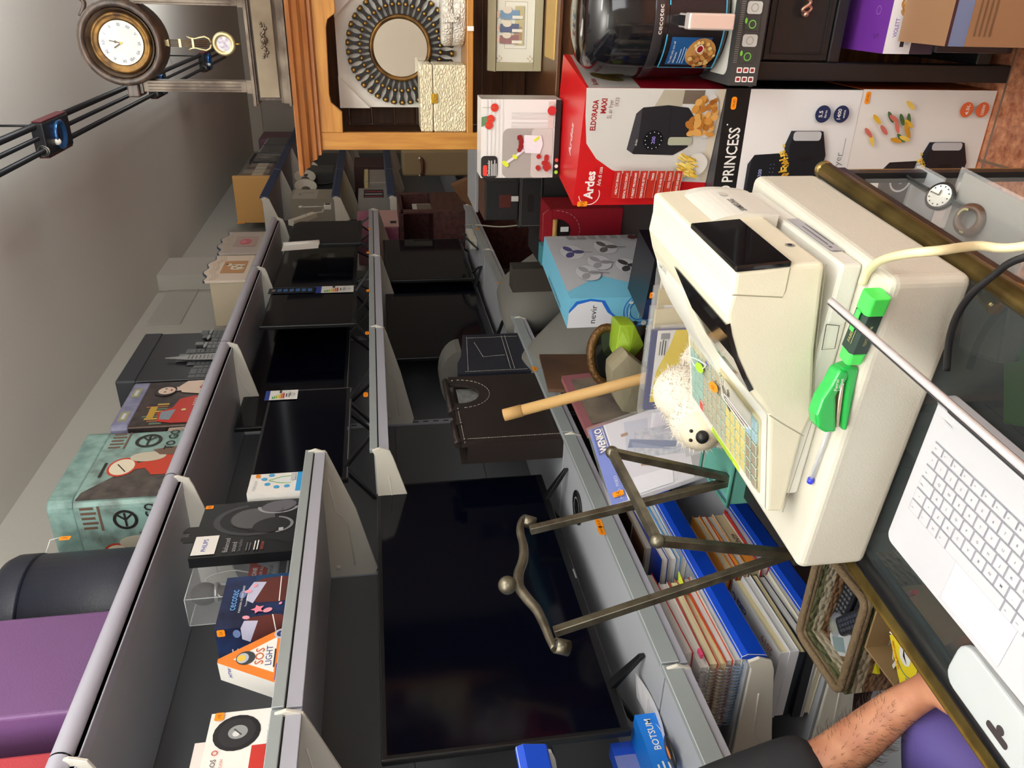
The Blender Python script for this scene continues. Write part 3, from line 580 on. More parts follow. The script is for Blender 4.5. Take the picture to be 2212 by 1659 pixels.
# ================================================================ next to the big television, near end of the lower shelf
ZL = 1.0315
for i, (px, py, rot, wd, hh, l) in enumerate(((1412, 1545, 8, .075, .21, 'white handwritten paper slip lying on the lower shelf in front of the largest television'), (1440, 1640, 14, .11, .12, 'loose paper sheet under an oval badge at the near end of the lower shelf'))):
    p = at(px, py, z=ZL); mb = MB(); c, s_ = math.cos(math.radians(rot)), math.sin(math.radians(rot)); uu, vv = V((c, s_, 0)), V((-s_, c, 0))
    n = 6; vs_ = []
    for k in range(n+1):
        for j in (0, 1): vs_.append(p+uu*(wd*(j-.5))+vv*(hh*(k/n-.5))+Z*(.001+.012*(k/n-.5)**2*4*(1 if j else .3)))
    mb.add(vs_, [(2*k, 2*k+1, 2*k+3, 2*k+2) for k in range(n)], pr((226, 226, 232)))
    for k in range(7): mb.quad(*[p+uu*(wd*a_)+vv*(hh*b_)+Z*.0062 for a_, b_ in ((-.4, -.3+k*.07), (.3-.05*(k % 3), -.3+k*.07), (.3-.05*(k % 3), -.292+k*.07), (-.4, -.292+k*.07))], pr((150, 150, 168)))
    solo(mb, 'paper_slip', l, 'paper')
p = at(1450, 1625, z=ZL+.014); mb = MB(); mb.lathe([(0, 0), (.026, 0), (.03, .003), (.024, .006), (0, .006)], pr((38, 38, 40), .3), p, Z, 24, sx=.75, sy=1.3); mb.lathe([(0, .0065), (.018, .0065)], ORANGE, p, Z, 20, sx=.35, sy=.85)
solo(mb, 'oval_badge', 'oval black badge with orange stripe lying on the loose paper', 'badge')
# boxes under / beside the tv at the near end
P = V((-1.50, 1.015, ZL)); t = thing('cold_pack_box', 'blue box with orange-free white lettering and clear window, beside the largest television', 'box', P); t['label'] = 'bright blue carton with white letters and a clear window, beside the largest television'
mb = MB(); mb.b2((-1.56, .98, ZL), (-1.475, 1.185, ZL+.05), pr((20, 120, 220))); mb.b2((-1.60, .98, ZL), (-1.5605, 1.185, ZL+.1), pr((30, 80, 200)))
a = Art(mb, (-1.475, .98, ZL), Y, Z); a.text('BOTSUM', .11, .018, .022, WHITE, 'L', .01, width=.08); a.lines(.02, .09, .04, 3, .012, .004, WHITE, 3)
a = Art(mb, (-1.5605, .98, ZL+.05), Y, V((0, 0, 1))); a.rect(.03, 0, .17, .05, M_CLEAR2); mb.build('carton', t)
P = V((-1.63, 1.0, ZL)); mb = MB(); mb.b2((-1.68, .9, ZL), (-1.62, 1.14, ZL+.28), pr((186, 206, 214))); a = Art(mb, (-1.62, .9, ZL), Y, Z); a.text('Waterverdamper', .03, .2, .028, INK, width=.2); a.text('Luftbefeuchter', .03, .165, .028, INK, width=.185); a.text('humidifier', .1, .12, .028, pr((60, 110, 140)), width=.11, shear=.3); a.rect(0, .25, .24, .28, pr((40, 150, 220)))
solo(mb, 'humidifier_carton', 'pale blue carton lettered Waterverdamper below the largest television', 'carton')
mb = MB(); mb.b2((-1.80, .86, ZL), (-1.70, 1.16, ZL+.3), mat('taupe_print', (176, 160, 144), .45, mix=(150, 134, 120), mscale=6)); a = Art(mb, (-1.70, .86, ZL), Y, Z); a.rect(0, .2, .3, .205, pr((206, 196, 182)))
rr = random.Random(5)
for k in range(14): a.disc(.2+rr.uniform(-.05, .05), .08+rr.uniform(-.04, .04), .014, pr(rr.choice(((200, 130, 140), (186, 110, 124), (214, 160, 160))), .4))
for k in range(6): a.disc(.17+rr.uniform(-.06, .1), .13+rr.uniform(-.02, .03), .02, pr((96, 120, 80)), .007, rot=k)
solo(mb, 'flower_print_box', 'taupe box printed with pink flowers beneath the largest television', 'box')
# ================================================================ ceiling track with spots
tr = thing('track_light', 'black ceiling track with three red-sided spotlight boxes', 'track light', (-.55, 4.4, 2.8))
M_BK = mat('black_metal', (30, 31, 34), .4, metal=.3); M_RED = mat('wine_red_side', (98, 34, 42), .45)
zb = 2.83; a0, a1, a2 = at(90, 263, z=zb), at(108, 344, z=zb), at(145, 238, z=zb)
tx0, tx1 = a1.x, a0.x; ty0 = (a0.y+a1.y)/2; tl = a2.y-a0.y; th_ = at(60, 260, y=ty0).z-zb
mb = MB()
for fx, zz, r_ in ((.22, .35, .011), (.55, .62, .009), (.86, .75, .013)):
    x = tx0+(tx1-tx0)*fx; mb.tube([(x, 2.2, zb+th_*zz), (x, 7.6, zb+th_*zz)], r_, M_BK, 10)
mb.build('rail', tr)
mb = MB(); mb.tube([(tx1-.03, ty0+.1, zb+th_), (tx1-.03, ty0+.1, 3.1)], .005, M_BK, 6); mb.build('hanger', tr); mb = MB(); mb.tube([(tx1-.03, 6.7, zb+th_), (tx1-.03, 6.7, 3.1)], .005, M_BK, 6); mb.build('hanger', tr)
for k, yy in enumerate((ty0, ty0+1.75, ty0+3.3)):
    mb = MB(); mb.b2((tx0+.006, yy, zb), (tx1-.006, yy+tl, zb+th_), M_BK); hd = mb.build('spot_box', tr, .006)
    mb = MB(); mb.b2((tx0, yy+.012, zb+.004), (tx0+.0055, yy+tl-.004, zb+th_-.004), M_RED); mb.b2((tx1-.0055, yy+.012, zb+.004), (tx1, yy+tl-.004, zb+th_-.004), M_RED); mb.build('red_side', hd, .002)
    c = V(((tx0+tx1)/2, yy+tl*.5, zb-.001)); mb = MB()
    mb.lathe([(.052, .001), (.056, -.012), (.048, -.012), (.044, -.002), (0, -.002)], mat('spot_ring_blue', (50, 96, 150), .25, metal=.6), c, Z, 24); mb.lathe([(0, -.004), (.03, -.004), (.034, -.001)], mat('spot_reflector', (90, 90, 96), .15, metal=.9), c, Z, 20); mb.build('spotlight', hd)
    mb = MB(); mb.sph(c+V((-.02, -.045, -.004)), .014, mat('screw_cap', (226, 220, 205), .3), 10, 6); mb.lathe([(.02, 0), (.02, .012), (.013, .012), (.013, 0)], M_CREAM, (tx0+(tx1-tx0)*.22, yy-.006, zb+th_*.35), Y, 14); mb.build('fitting', hd)
# ================================================================ wooden hutch with sideboard below
def oak(n, a, b_, st): return mat(n, a, .38, mix=b_, mscale=5, mdet=6, stretch=st, coat=.25)
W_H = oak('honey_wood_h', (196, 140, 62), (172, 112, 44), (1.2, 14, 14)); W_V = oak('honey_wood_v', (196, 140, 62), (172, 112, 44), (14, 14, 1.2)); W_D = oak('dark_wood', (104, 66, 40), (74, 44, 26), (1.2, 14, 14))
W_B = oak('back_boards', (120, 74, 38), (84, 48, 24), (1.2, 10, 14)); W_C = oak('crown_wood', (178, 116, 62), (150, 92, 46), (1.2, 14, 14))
HY = 2.36; hx0, hx1, hz0, hz1 = -.43, .62, 1.105, 1.755
hut = thing('display_hutch', 'honey coloured wooden hutch carrying the pendulum clock, sunburst mirror inside', 'hutch', ((hx0+hx1)/2, HY+.2, .0))
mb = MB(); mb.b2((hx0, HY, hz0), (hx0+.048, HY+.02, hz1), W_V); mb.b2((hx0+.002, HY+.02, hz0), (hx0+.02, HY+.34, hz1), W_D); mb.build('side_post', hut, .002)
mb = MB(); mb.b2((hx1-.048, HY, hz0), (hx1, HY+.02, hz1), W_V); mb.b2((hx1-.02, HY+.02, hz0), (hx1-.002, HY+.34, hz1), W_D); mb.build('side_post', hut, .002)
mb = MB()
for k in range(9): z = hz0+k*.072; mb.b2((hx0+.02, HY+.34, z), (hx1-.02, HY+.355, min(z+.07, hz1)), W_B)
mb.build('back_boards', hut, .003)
vp = [at(*p, y=HY) for p in ((741, 288), (739, 243), (715, 222), (711, 205), (704, 60), (707, 42), (724, 28), (724, 0))]
pl = [(hx0+.048, hz1), (hx0+.048, vp[0].z)]+[(p.x, p.z) for p in vp[1:-1]]; xr = vp[-2].x+.02; cxm = vp[-2].x+.10
pl += [(.13, vp[-2].z), (hx1-.048, vp[-2].z), (hx1-.048, hz1)]
mb = MB(); mb.prism(pl, (0, HY+.001, 0), X, Z, Y*.018, W_H); mb.build('valance', hut, .0015, 1)
mb = MB(); mb.b2((hx0+.02, HY+.002, 1.318), (hx1-.02, HY+.34, 1.336), W_H); mb.build('shelf', hut, .002)
prof = [(0, 0), (.012, .004), (.012, .012), (.022, .016), (.026, .028), (.04, .036), (.046, .05), (.058, .054), (.06, .064), (0, .064)]
mb = MB(); mb.prism([(p[0], p[1]) for p in prof], (hx0-.0, HY, hz1-.004), -Y, Z, X*(hx1-hx0), W_C)
mb.prism([(p[0], p[1]) for p in prof], (hx0, HY+.36, hz1-.004), -X, Z, -Y*.36, W_C)
q0, q1 = (hx0, HY), prof
for p_, r_ in zip(prof, prof[1:]):
    mb.add([(hx0-p_[0], HY, hz1-.004+p_[1]), (hx0-r_[0], HY, hz1-.004+r_[1]), (hx0-r_[0], HY-r_[0], hz1-.004+r_[1]), (hx0-p_[0], HY-p_[0], hz1-.004+p_[1])], [(0, 1, 2, 3)], W_C)
    mb.add([(hx0, HY-p_[0], hz1-.004+p_[1]), (hx0, HY-r_[0], hz1-.004+r_[1]), (hx0-r_[0], HY-r_[0], hz1-.004+r_[1]), (hx0-p_[0], HY-p_[0], hz1-.004+p_[1])], [(0, 1, 2, 3)], W_C)
mb.b2((hx0-.055, HY-.055, hz1+.058), (hx1, HY+.36, hz1+.062), W_C)
mb.build('crown_moulding', hut)
mb = MB(); mb.b2((hx0+.0, HY-.1, .0), (hx1, HY+.36, hz0-.012), W_D); mb.b2((hx0-.01, HY-.12, hz0-.012), (hx1, HY+.36, hz0-.0005), W_D); mb.build('sideboard', hut, .002)
HTOP = hz1+.0625
# mantel clock on the hutch
CW = mat('clock_wood', (92, 74, 62), .34, mix=(48, 38, 33), mscale=9, stretch=(2, 8, 8), coat=.2); CW2 = mat('clock_silvered', (132, 120, 106), .34, metal=.3, mix=(78, 64, 54), mscale=14); CWD = mat('clock_dark', (48, 38, 34), .35)
GOLD = mat('old_gold', (176, 140, 72), .3, metal=.85); GOLDD = mat('antique_gold', (140, 104, 52), .38, metal=.7, mix=(70, 50, 30), mscale=30); PGOLD = mat('pale_gold', (214, 198, 150), .3, metal=.7)
CY = 2.31; cl = thing('pendulum_clock', 'tall dark wood mantel clock with columns and lyre pendulum on the hutch', 'clock', (-.17, CY+.06, HTOP))
bx0, bx1 = at(580, 228, y=CY).x, at(580, 228, y=CY).x+.30; bz1 = at(546, 200, y=CY).z; cxx = (bx0+bx1)/2
mb = MB(); q = [(0, 0), (.014, 0), (.014, .008), (.008, .018), (.002, .024), (0, .026)]
mb.b2((bx0+.012, CY+.006, HTOP+.008), (bx1-.012, CY+.13, bz1-.008), CW); mb.b2((bx0-.002, CY-.008, bz1-.008), (bx1+.002, CY+.135, bz1), CW2); mb.b2((bx0+.002, CY-.004, bz1-.013), (bx1-.002, CY+.132, bz1-.008), CW)
mb.prism(q, (bx0+.006, CY+.006, HTOP+.004), -Y, Z, X*(bx1-bx0-.012), CW2); mb.b2((bx0, CY-.012, HTOP+.001), (bx1, CY+.13, HTOP+.008), CW2)
for x in (bx0+.01, bx1-.025): mb.b2((x, CY-.006, HTOP), (x+.015, CY+.01, HTOP+.0012), GOLD)
mb.build('base', cl, .0015)
mb = MB(); dz0, dz1 = HTOP+.032, bz1-.018; mb.b2((bx0+.02, CY+.001, dz0), (bx1-.02, CY+.0058, dz1), mat('drawer_champagne', (146, 134, 114), .3, metal=.3, mix=(104, 88, 68), mscale=5)); dr = mb.build('drawer', cl, .001)
mb = MB(); dc = V((cxx+.012, CY, (dz0+dz1)/2)); og = mat('carved_pewter', (116, 104, 90), .35, metal=.6)
mb.sph(dc-Y*.004, (.009, .006, .009), og, 12, 8); mb.sph(dc-Y*.009, .0045, CW2, 10, 6)
for sg in (-1, 1):
    pts = [dc+V((sg*(.008+.012*t+.006*math.sin(t*3)), -.003, .006*math.cos(t*4.2)*(1-.2*t))) for t in [i*.2 for i in range(13)]]; mb.tube(pts, [.003*(1-.045*i) for i in range(13)], og, 6)
    for k in range(6): mb.sph(dc+V((sg*(.011+.006*k), -.002, .007*math.sin(k*1.7))), (.004, .003, .0035), og, 8, 5)
mb.build('carved_pull', dr)
cz0, cz1 = bz1, at(300, 190, y=CY).z
for x0 in (bx0+.028, bx1-.028-.034):
    mb = MB(); mb.b2((x0, CY+.012, cz0), (x0+.034, CY+.06, cz0+.016), CW2); mb.b2((x0+.003, CY+.015, cz0+.016), (x0+.031, CY+.057, cz1-.008), CW2)
    for k in range(3): mb.b2((x0+.007+k*.008, CY+.0135, cz0+.03), (x0+.0095+k*.008, CY+.0152, cz1-.02), CWD)
    mb.b2((x0-.001, CY+.01, cz1-.008), (x0+.035, CY+.062, cz1), CW); mb.build('column', cl, .002)
cc = at(263, 98, y=CY); cc = V((cxx+.0, CY, cc.z)); R1 = cc.z and (at(170, 95, y=CY).z-cc.z)
for x0 in (bx0+.018, bx1-.018-.05): mb = MB(); mb.b2((x0, CY+.0, cz1), (x0+.05, CY+.075, cz1+.03), CW); mb.build('shoulder_block', cl, .004)
mb = MB(); mb.lathe([(R1*.80, .0), (R1*.84, -.014), (R1*.92, -.018), (R1, -.01), (R1, .075), (0, .075)], CW, cc, Y, 48, arc=(0, 2*math.pi)); mb.lathe([(R1*.80, -.012), (R1*.75, -.002), (R1*.72, .004)], CW2, cc, Y, 48); mb.build('round_case', cl)
mb = MB(); mb.lathe([(R1*.73, .004), (R1*.70, -.008), (R1*.64, -.009), (R1*.60, -.002), (R1*.57, -.005), (R1*.53, .003), (0, .004)], GOLDD, cc, Y, 48); mb.build('bezel', cl)
mb = MB(); fa = Art(mb, cc-Y*.0005, X, Z, 0); dr_ = R1*.52; fa.disc(0, 0, dr_, mat('dial_paper', (232, 232, 220), .4, mix=(206, 208, 206), mscale=30), n=40)
bl = pr((130, 140, 170)); 
for k, n_ in enumerate(('XII', 'I', 'II', 'III', 'IIII', 'V', 'VI', 'VII', 'VIII', 'IX', 'X', 'XI')):
    t_ = math.pi/2-k*math.pi/6; rr_ = dr_*.74; fa.text(n_, rr_*math.cos(t_)-math.cos(t_-math.pi/2+math.pi/2)*0+.0, rr_*math.sin(t_), dr_*.2, bl, 'C', .01, rot=t_-math.pi/2)
fa.line([(0, 0), (dr_*.1, dr_*.52)], .0022, pr((90, 80, 70))); fa.line([(0, 0), (-dr_*.22, dr_*.34)], .003, pr((90, 80, 70))); fa.ring(dr_*.05, dr_*.25, .002, .0032, pr((90, 80, 70))); fa.disc(0, 0, .003, GOLD)
mb.build('dial', cl)
# pendulum
pb = at(484, 98, y=CY+.03); pt = at(338, 97, y=CY+.03); px_ = cc.x; mb = MB(); y = CY+.03
mb.tube([(px_, y, pt.z+.012), (px_, y, pt.z-.01)], .0035, GOLD, 8); zt_ = pt.z-.012; zb_ = pb.z+.03
mb.prism([(-.003, 0), (.003, 0), (.009, -.02), (-.009, -.02)], (px_, y-.001, zt_), X, Z, Y*.002, PGOLD)
for x in (-.007, -.0025, .0025, .007): mb.tube([(px_+x, y, zt_-.02), (px_+x, y, zb_+.012)], .0012, GOLDD, 5)
mb.b2((px_-.01, y-.0015, zt_-.05), (px_+.01, y+.0015, zt_-.044), PGOLD); mb.b2((px_-.012, y-.0015, zb_+.045), (px_+.012, y+.0015, zb_+.05), PGOLD)
for sg in (-1, 1): mb.tube([(px_+sg*a_, y, zb_+b_) for a_, b_ in ((.002, .002), (.012, .006), (.017, .016), (.014, .03), (.011, .042), (.013, .054), (.017, .062))], [.0022, .0026, .0026, .0024, .002, .002, .0012], PGOLD, 6)
mb.build('lyre', cl)
mb = MB(); c = V((px_, y, pb.z)); mb.lathe([(0, .006), (.028, .006), (.03, .002), (.028, -.003), (.023, -.005), (.021, -.002), (0, -.001)], PGOLD, c, Y, 30); a = Art(mb, c-Y*.0015, X, Z, 1); a.disc(0, 0, .0195, mat('bob_paper', (226, 222, 226), .4, mix=(168, 160, 186), mscale=120))
mb.tube([(px_, y, pb.z-.03), (px_, y, pb.z-.042)], .0025, GOLD, 8); mb.build('bob', cl)
mb = MB(); mb.tube(cpath([(px_+.06, CY+.02, cc.z+R1*.9), (px_+.09, CY+.02, cc.z+R1*.75), (px_+.11, CY+.02, cc.z+R1*.9), (px_+.12, CY+.02, cc.z+R1*.7)]), .006, CW, 8); mb.build('scroll', cl)
# sunburst mirror in its white tray
MY = 2.50; mc = at(865, 104, y=MY); mm = 1/ (at(865, 4, y=MY)-mc).length*100
px2m = (at(865, 4, y=MY)-mc).length/100
t = thing('sunburst_mirror', 'black and gold sunburst mirror packed in a white tray', 'mirror', (mc.x, MY, 1.3362))
Wt = pr((232, 228, 220), .6); mb = MB(); hw, zb0, zt0 = 136*px2m, 1.3365, at(733, 200, y=MY).z
mb.b2((mc.x-hw, MY+.012, zb0), (mc.x+hw, MY+.045, zt0), Wt)
for sx in (-1, 1):
    for zz, d in ((zb0, 1), (zt0, -1)):
        if d == 1 and sx == 1: pass
        k = 72*px2m; mb.add([(mc.x+sx*hw, MY-.012, zz), (mc.x+sx*(hw-k), MY-.012, zz), (mc.x+sx*hw, MY-.012, zz+d*k), (mc.x+sx*hw, MY+.012, zz), (mc.x+sx*(hw-k), MY+.012, zz), (mc.x+sx*hw, MY+.012, zz+d*k)], [(0, 1, 2), (3, 4, 5), (0, 1, 4, 3), (1, 2, 5, 4), (2, 0, 3, 5)], Wt)
mb.build('tray', t)
BKB = mat('lacquer_black', (26, 24, 26), .3); mb = MB(); NS = 38
for k in range(NS):
    a_ = 2*math.pi*k/NS; e = V((math.cos(a_), 0, math.sin(a_))); s_ = V((-math.sin(a_), 0, math.cos(a_)))
    prf = [(68, 3.2), (80, 2.6), (90, 3.8), (96, 5.4), (102, 3.6), (110, 3), (118, 4.6), (124, 6.2), (129, 4)]
    mb.prism([(r_*px2m, 1.35*w_*px2m) for r_, w_ in prf]+[(r_*px2m, -1.35*w_*px2m) for r_, w_ in prf[::-1]], mc+Y*.004, e, s_, -Y*.006, BKB)
    for r_, rb in ((96, 4.4), (124, 5.4)): mb.sph(mc+e*r_*px2m-Y*.003, (rb*px2m,)*3, GOLD, 8, 6)
mb.build('sunburst_frame', t)
mb = MB(); mb.lathe([(75*px2m, .004), (74*px2m, -.008), (68*px2m, -.010), (64*px2m, -.002)], GOLDD, mc, Y, 60); mb.build('gold_ring', t)
mb = MB(); mb.lathe([(0, -.001), (66*px2m, -.001)], mat('mirror_glass', (235, 232, 225), .03, metal=1), mc, Y, 60); mb.build('mirror_glass', t)
# boxes on the hutch shelf
CROC = mat('cream_croc', (232, 222, 190), .3, coat=.3)
def croc(M, sc):
    nt = M.node_tree; N, L = nt.nodes, nt.links; tc = N.new('ShaderNodeTexCoord'); mp = N.new('ShaderNodeMapping'); L.new(tc.outputs['Object'], mp.inputs[0]); mp.inputs['Scale'].default_value = sc
    vo = N.new('ShaderNodeTexVoronoi'); vo.feature = 'DISTANCE_TO_EDGE'; vo.inputs['Scale'].default_value = 1; L.new(mp.outputs[0], vo.inputs[0]); cr = N.new('ShaderNodeValToRGB'); cr.color_ramp.elements[1].position = .25; L.new(vo.outputs[0], cr.inputs[0])
    bp = N.new('ShaderNodeBump'); bp.inputs['Strength'].default_value = .9; bp.inputs['Distance'].default_value = .003; L.new(cr.outputs[0], bp.inputs['Height']); L.new(bp.outputs[0], N['Principled BSDF'].inputs['Normal'])
croc(CROC, (75, 75, 150)); CROCW = mat('white_croc', (226, 220, 208), .3, coat=.3); croc(CROCW, (90, 90, 120))
JY = 2.375; j0, j1 = at(1003, 285, y=JY), at(906, 139, y=JY); zs = 1.3365
t = thing('jewellery_box', 'cream crocodile-skin jewellery box with gold latch on the hutch shelf', 'box', ((j0.x+j1.x)/2, JY+.05, zs)); jl = zs+(j1.z-zs)*.72
mb = MB(); mb.b2((j0.x, JY, zs), (j1.x, JY+.11, jl-.0008), CROC); mb.build('body', t, .004, 3)
mb = MB(); mb.b2((j0.x, JY, jl+.0008), (j1.x, JY+.11, j1.z), CROC); mb.build('lid', t, .004, 3)
mb = MB(); lx = (j0.x+j1.x)/2; mb.b2((lx-.012, JY-.004, jl-.012), (lx+.014, JY, jl+.006), mat('bright_brass', (222, 178, 64), .2, metal=.9)); mb.b2((lx-.012, JY-.005, jl-.001), (lx+.014, JY-.003, jl+.001), GOLDD); mb.sph((lx, JY-.005, jl-.007), .0025, GOLD, 8, 6); mb.build('latch', t, .0006)
VY = 2.43; v0, v1 = at(1008, 100, y=VY), at(952, 0, y=VY); t = thing('vanity_case', 'round white crocodile-skin case with buckled strap on the hutch shelf', 'case', (v0.x+.09, VY, zs))
vr = .09; vc = V((v0.x+vr, VY+.005, zs)); mb = MB(); H_ = v1.z-zs; mb.lathe([(0, 0), (vr-.006, 0), (vr, .006), (vr, H_*.55), (0, H_*.55)], CROCW, vc, Z, 40, sy=.72); mb.build('body', t)
mb = MB(); mb.lathe([(vr-.002, H_*.57), (vr+.001, H_*.58), (vr+.001, H_-.008), (vr-.006, H_), (0, H_+.001)], CROCW, vc, Z, 40, sy=.72); mb.build('lid', t)
mb = MB(); sx_ = v0.x+.075; fy = VY+.005-vr*.72-.003; mb.b2((sx_-.011, fy-.001, zs+H_*.3), (sx_+.011, fy+.004, zs+H_*.98), CROCW); mb.sph((sx_, fy-.002, zs+H_*.42), .005, M_SILV, 10, 6); mb.build('strap', t, .001)
mb = MB(); g_ = V((v0.x+.05, HY-.004, 1.336)); mb.prism([(-.006, 0), (.006, 0), (.006, -.018), (-.006, -.018)], g_, X, Z, -Y*.001, WHITE); mb.build('hang_tag', t)
# framed picture of farm children and tan chest in the lower bay
FYY = 2.44; f0, f1 = at(1215, 155, y=FYY), at(1052, 155, y=FYY); fw = .245; fz0, fz1 = hz0+.002, f1.z
t = thing('framed_picture', 'cream framed picture of farm children leaning in the hutch lower bay', 'picture', (f0.x+fw/2, FYY, fz0))
MF = pr((168, 160, 130), .4); mb = MB(); b_ = .024
for a_, c_ in (((0, 0), (fw, b_)), ((0, fz1-fz0-b_), (fw, fz1-fz0)), ((0, b_), (b_, fz1-fz0-b_)), ((fw-b_, b_), (fw, fz1-fz0-b_))): mb.b2((f0.x+a_[0], FYY-.004, fz0+a_[1]), (f0.x+c_[0], FYY+.014, fz0+c_[1]), MF)
mb.b2((f0.x+.002, FYY+.014, fz0+.002), (f0.x+fw-.002, FYY+.02, fz1-.002), pr((40, 34, 30))); mb.build('frame', t, .002)
mb = MB(); a = Art(mb, (f0.x, FYY+.003, fz0), X, Z, 1); hh = fz1-fz0; a.rect(b_, b_, fw-b_, hh-b_, pr((226, 224, 210))); a.rect(.06, .045, fw-.06, hh-.05, pr((190, 188, 172))); a.rect(.062, .047, fw-.062, hh-.052, pr((232, 230, 218)))
for cx in (b_+.01, fw-b_-.01): 
    for cz in (b_+.01, hh-b_-.012):
        for k in range(4): a.disc(cx+.006*math.cos(k*1.6), cz+.006*math.sin(k*1.6), .004, pr((196, 178, 150)), .002, rot=k)
a.rect(.07, .055, fw-.072, .082, pr((190, 180, 140))); a.rrect(.075, .06, .12, .085, .005, pr((170, 140, 112)))
for x, sh, hat in ((.085, (150, 110, 110), (214, 190, 130)), (.115, (90, 100, 130), (70, 76, 110)), (.15, (120, 150, 180), (220, 196, 110))):
    a.poly([(x-.012, .07), (x+.012, .07), (x+.011, .125), (x-.011, .125)], pr(sh)); a.rect(x-.01, .06, x-.002, .09, pr((230, 226, 214))); a.disc(x, .135, .009, pr((222, 190, 164))); a.disc(x, .144, .012, pr(hat), .005); a.disc(x+.012, .105, .009, pr((222, 212, 196)), .013)
mb.build('print', t)
KY = 2.27; k0, k1 = at(1250, 132, y=KY), at(1194, 132, y=KY); t = thing('tan_chest', 'tan yellow hinged box with black latch in front of the framed picture', 'box', (k0.x+.12, KY+.06, hz0)); ks = at(1229, 60, y=KY).z
KT = mat('tan_leatherette', (186, 150, 78), .45, bump=.2, bscale=250)
mb = MB(); mb.b2((k0.x, KY, hz0+.001), (k0.x+.25, KY+.12, ks-.0008), mat('yellow_leatherette', (206, 176, 96), .45)); mb.build('body', t, .003); mb = MB(); mb.b2((k0.x, KY, ks+.0008), (k0.x+.25, KY+.12, k1.z), KT); mb.build('lid', t, .004)
mb = MB(); lx = at(1235, 62, y=KY).x; mb.b2((lx-.022, KY-.004, ks-.009), (lx+.022, KY, ks+.006), mat('black_chrome', (40, 38, 36), .15, metal=.8)); mb.build('latch', t, .001)
# ================================================================ boxes stacked on the floor by the hutch
BY = 1.92; bxr = -.204; bxl = -.565
def photo_fryer(a, cx, cz, w_, h_, dig, big=True, basket=True):
    g, g2, sv = pr((30, 31, 36), .3), pr((54, 55, 62), .3), pr((190, 190, 194), .3)
    a.poly([(cx-w_*.5, cz+h_*.1), (cx-w_*.45, cz+h_*.92), (cx-w_*.3, cz+h_), (cx+w_*.0, cz+h_), (cx+w_*.1, cz+h_*.92), (cx+w_*.12, cz+h_*.5), (cx+w_*.1, cz), (cx-w_*.4, cz)], g)
    a.poly([(cx-w_*.36, cz+h_*.97), (cx-w_*.3, cz+h_), (cx+w_*.0, cz+h_), (cx+w_*.06, cz+h_*.95)], g2)
    if big: a.text(dig, cx-w_*.1, cz+h_*.78, h_*.07, pr((190, 200, 255)), 'C'); [a.disc(cx-w_*.22+.01*(i % 6), cz+h_*(.62+.05*(i//6)), .0013, pr((120, 140, 180))) for i in range(12)]
    else: a.ring(cx-w_*.14, cz+h_*.72, w_*.13, w_*.155, sv); a.text(dig, cx-w_*.14, cz+h_*.69, h_*.06, pr((190, 200, 255)), 'C')
    a.poly([(cx-w_*.3, cz-h_*.02), (cx-w_*.36, cz+h_*.38), (cx+w_*.2, cz+h_*.52), (cx+w_*.36, cz+h_*.46), (cx+w_*.36, cz+h_*.02), (cx+w_*.1, cz-h_*.08)], g2)
    rr = random.Random(4)
    for k in range(46): t_ = rr.random(); a.line([(cx-w_*.3+w_*.5*t_+rr.uniform(-.004, .004), cz+h_*(.36+.16*t_)+rr.uniform(-.008, .012)), (cx-w_*.3+w_*.5*t_+rr.uniform(-.012, .012), cz+h_*(.36+.16*t_)+rr.uniform(.0, .02))], .004, pr(rr.choice(((226, 180, 60), (240, 204, 96), (206, 152, 40)))))
    a.poly([(cx-w_*.36, cz+h_*.34), (cx+w_*.2, cz+h_*.47), (cx+w_*.36, cz+h_*.42), (cx+w_*.36, cz+h_*.02), (cx+w_*.1, cz-h_*.08), (cx-w_*.28, cz-h_*.03)], g); a.rrect(cx+w_*.26, cz+h_*.04, cx+w_*.36, cz+h_*.44, .008, sv); a.disc(cx+w_*.06, cz+h_*.2, w_*.025, pr((16, 16, 20)), h_*.1)
# orange 4.5L box
t = thing('air_fryer_box', 'white and orange air fryer box reading 4.5L 1500W, standing on the floor', 'box', ((bxl+bxr)/2, BY+.17, 0), 'air fryer boxes stacked on the floor')
mb = MB(); z1 = .382; OR_ = pr((206, 96, 36), .35); mb.b2((bxl, BY, .001), (bxr, BY+.325, z1), OR_); a = Art(mb, (bxl, BY, 0), X, Z); W_ = bxr-bxl
a.rect(0, .004, W_, z1, pr((232, 228, 224), .35)); photo_fryer(a, .16, .06, .2, .22, '180', False)
for x, y, s_ in ((.315, .085, '4.5L'), (.315, .04, '1500W')): a.disc(x, y, .019, pr((226, 106, 60))); a.text(s_, x, y-.006, .012, WHITE, 'C', .02, width=.026)
rr = random.Random(8)
for k in range(16):
    x, y = .245+rr.uniform(-.01, .085), z1-.03-rr.random()*.12; a.disc(x, y, .017, pr(rr.choice(((226, 176, 50), (210, 150, 40), (206, 110, 96), (70, 104, 60), (236, 200, 90)))), .0055, rot=rr.uniform(.2, 1.4))
a.lines(.04, .15, .03, 1, .01, .003, pr((150, 150, 150)), 9); mb.build('carton', t, 0); sticker(t, (bxr-.02, BY-.002, z1-.014), X, Z, .03, .013, '69,90')
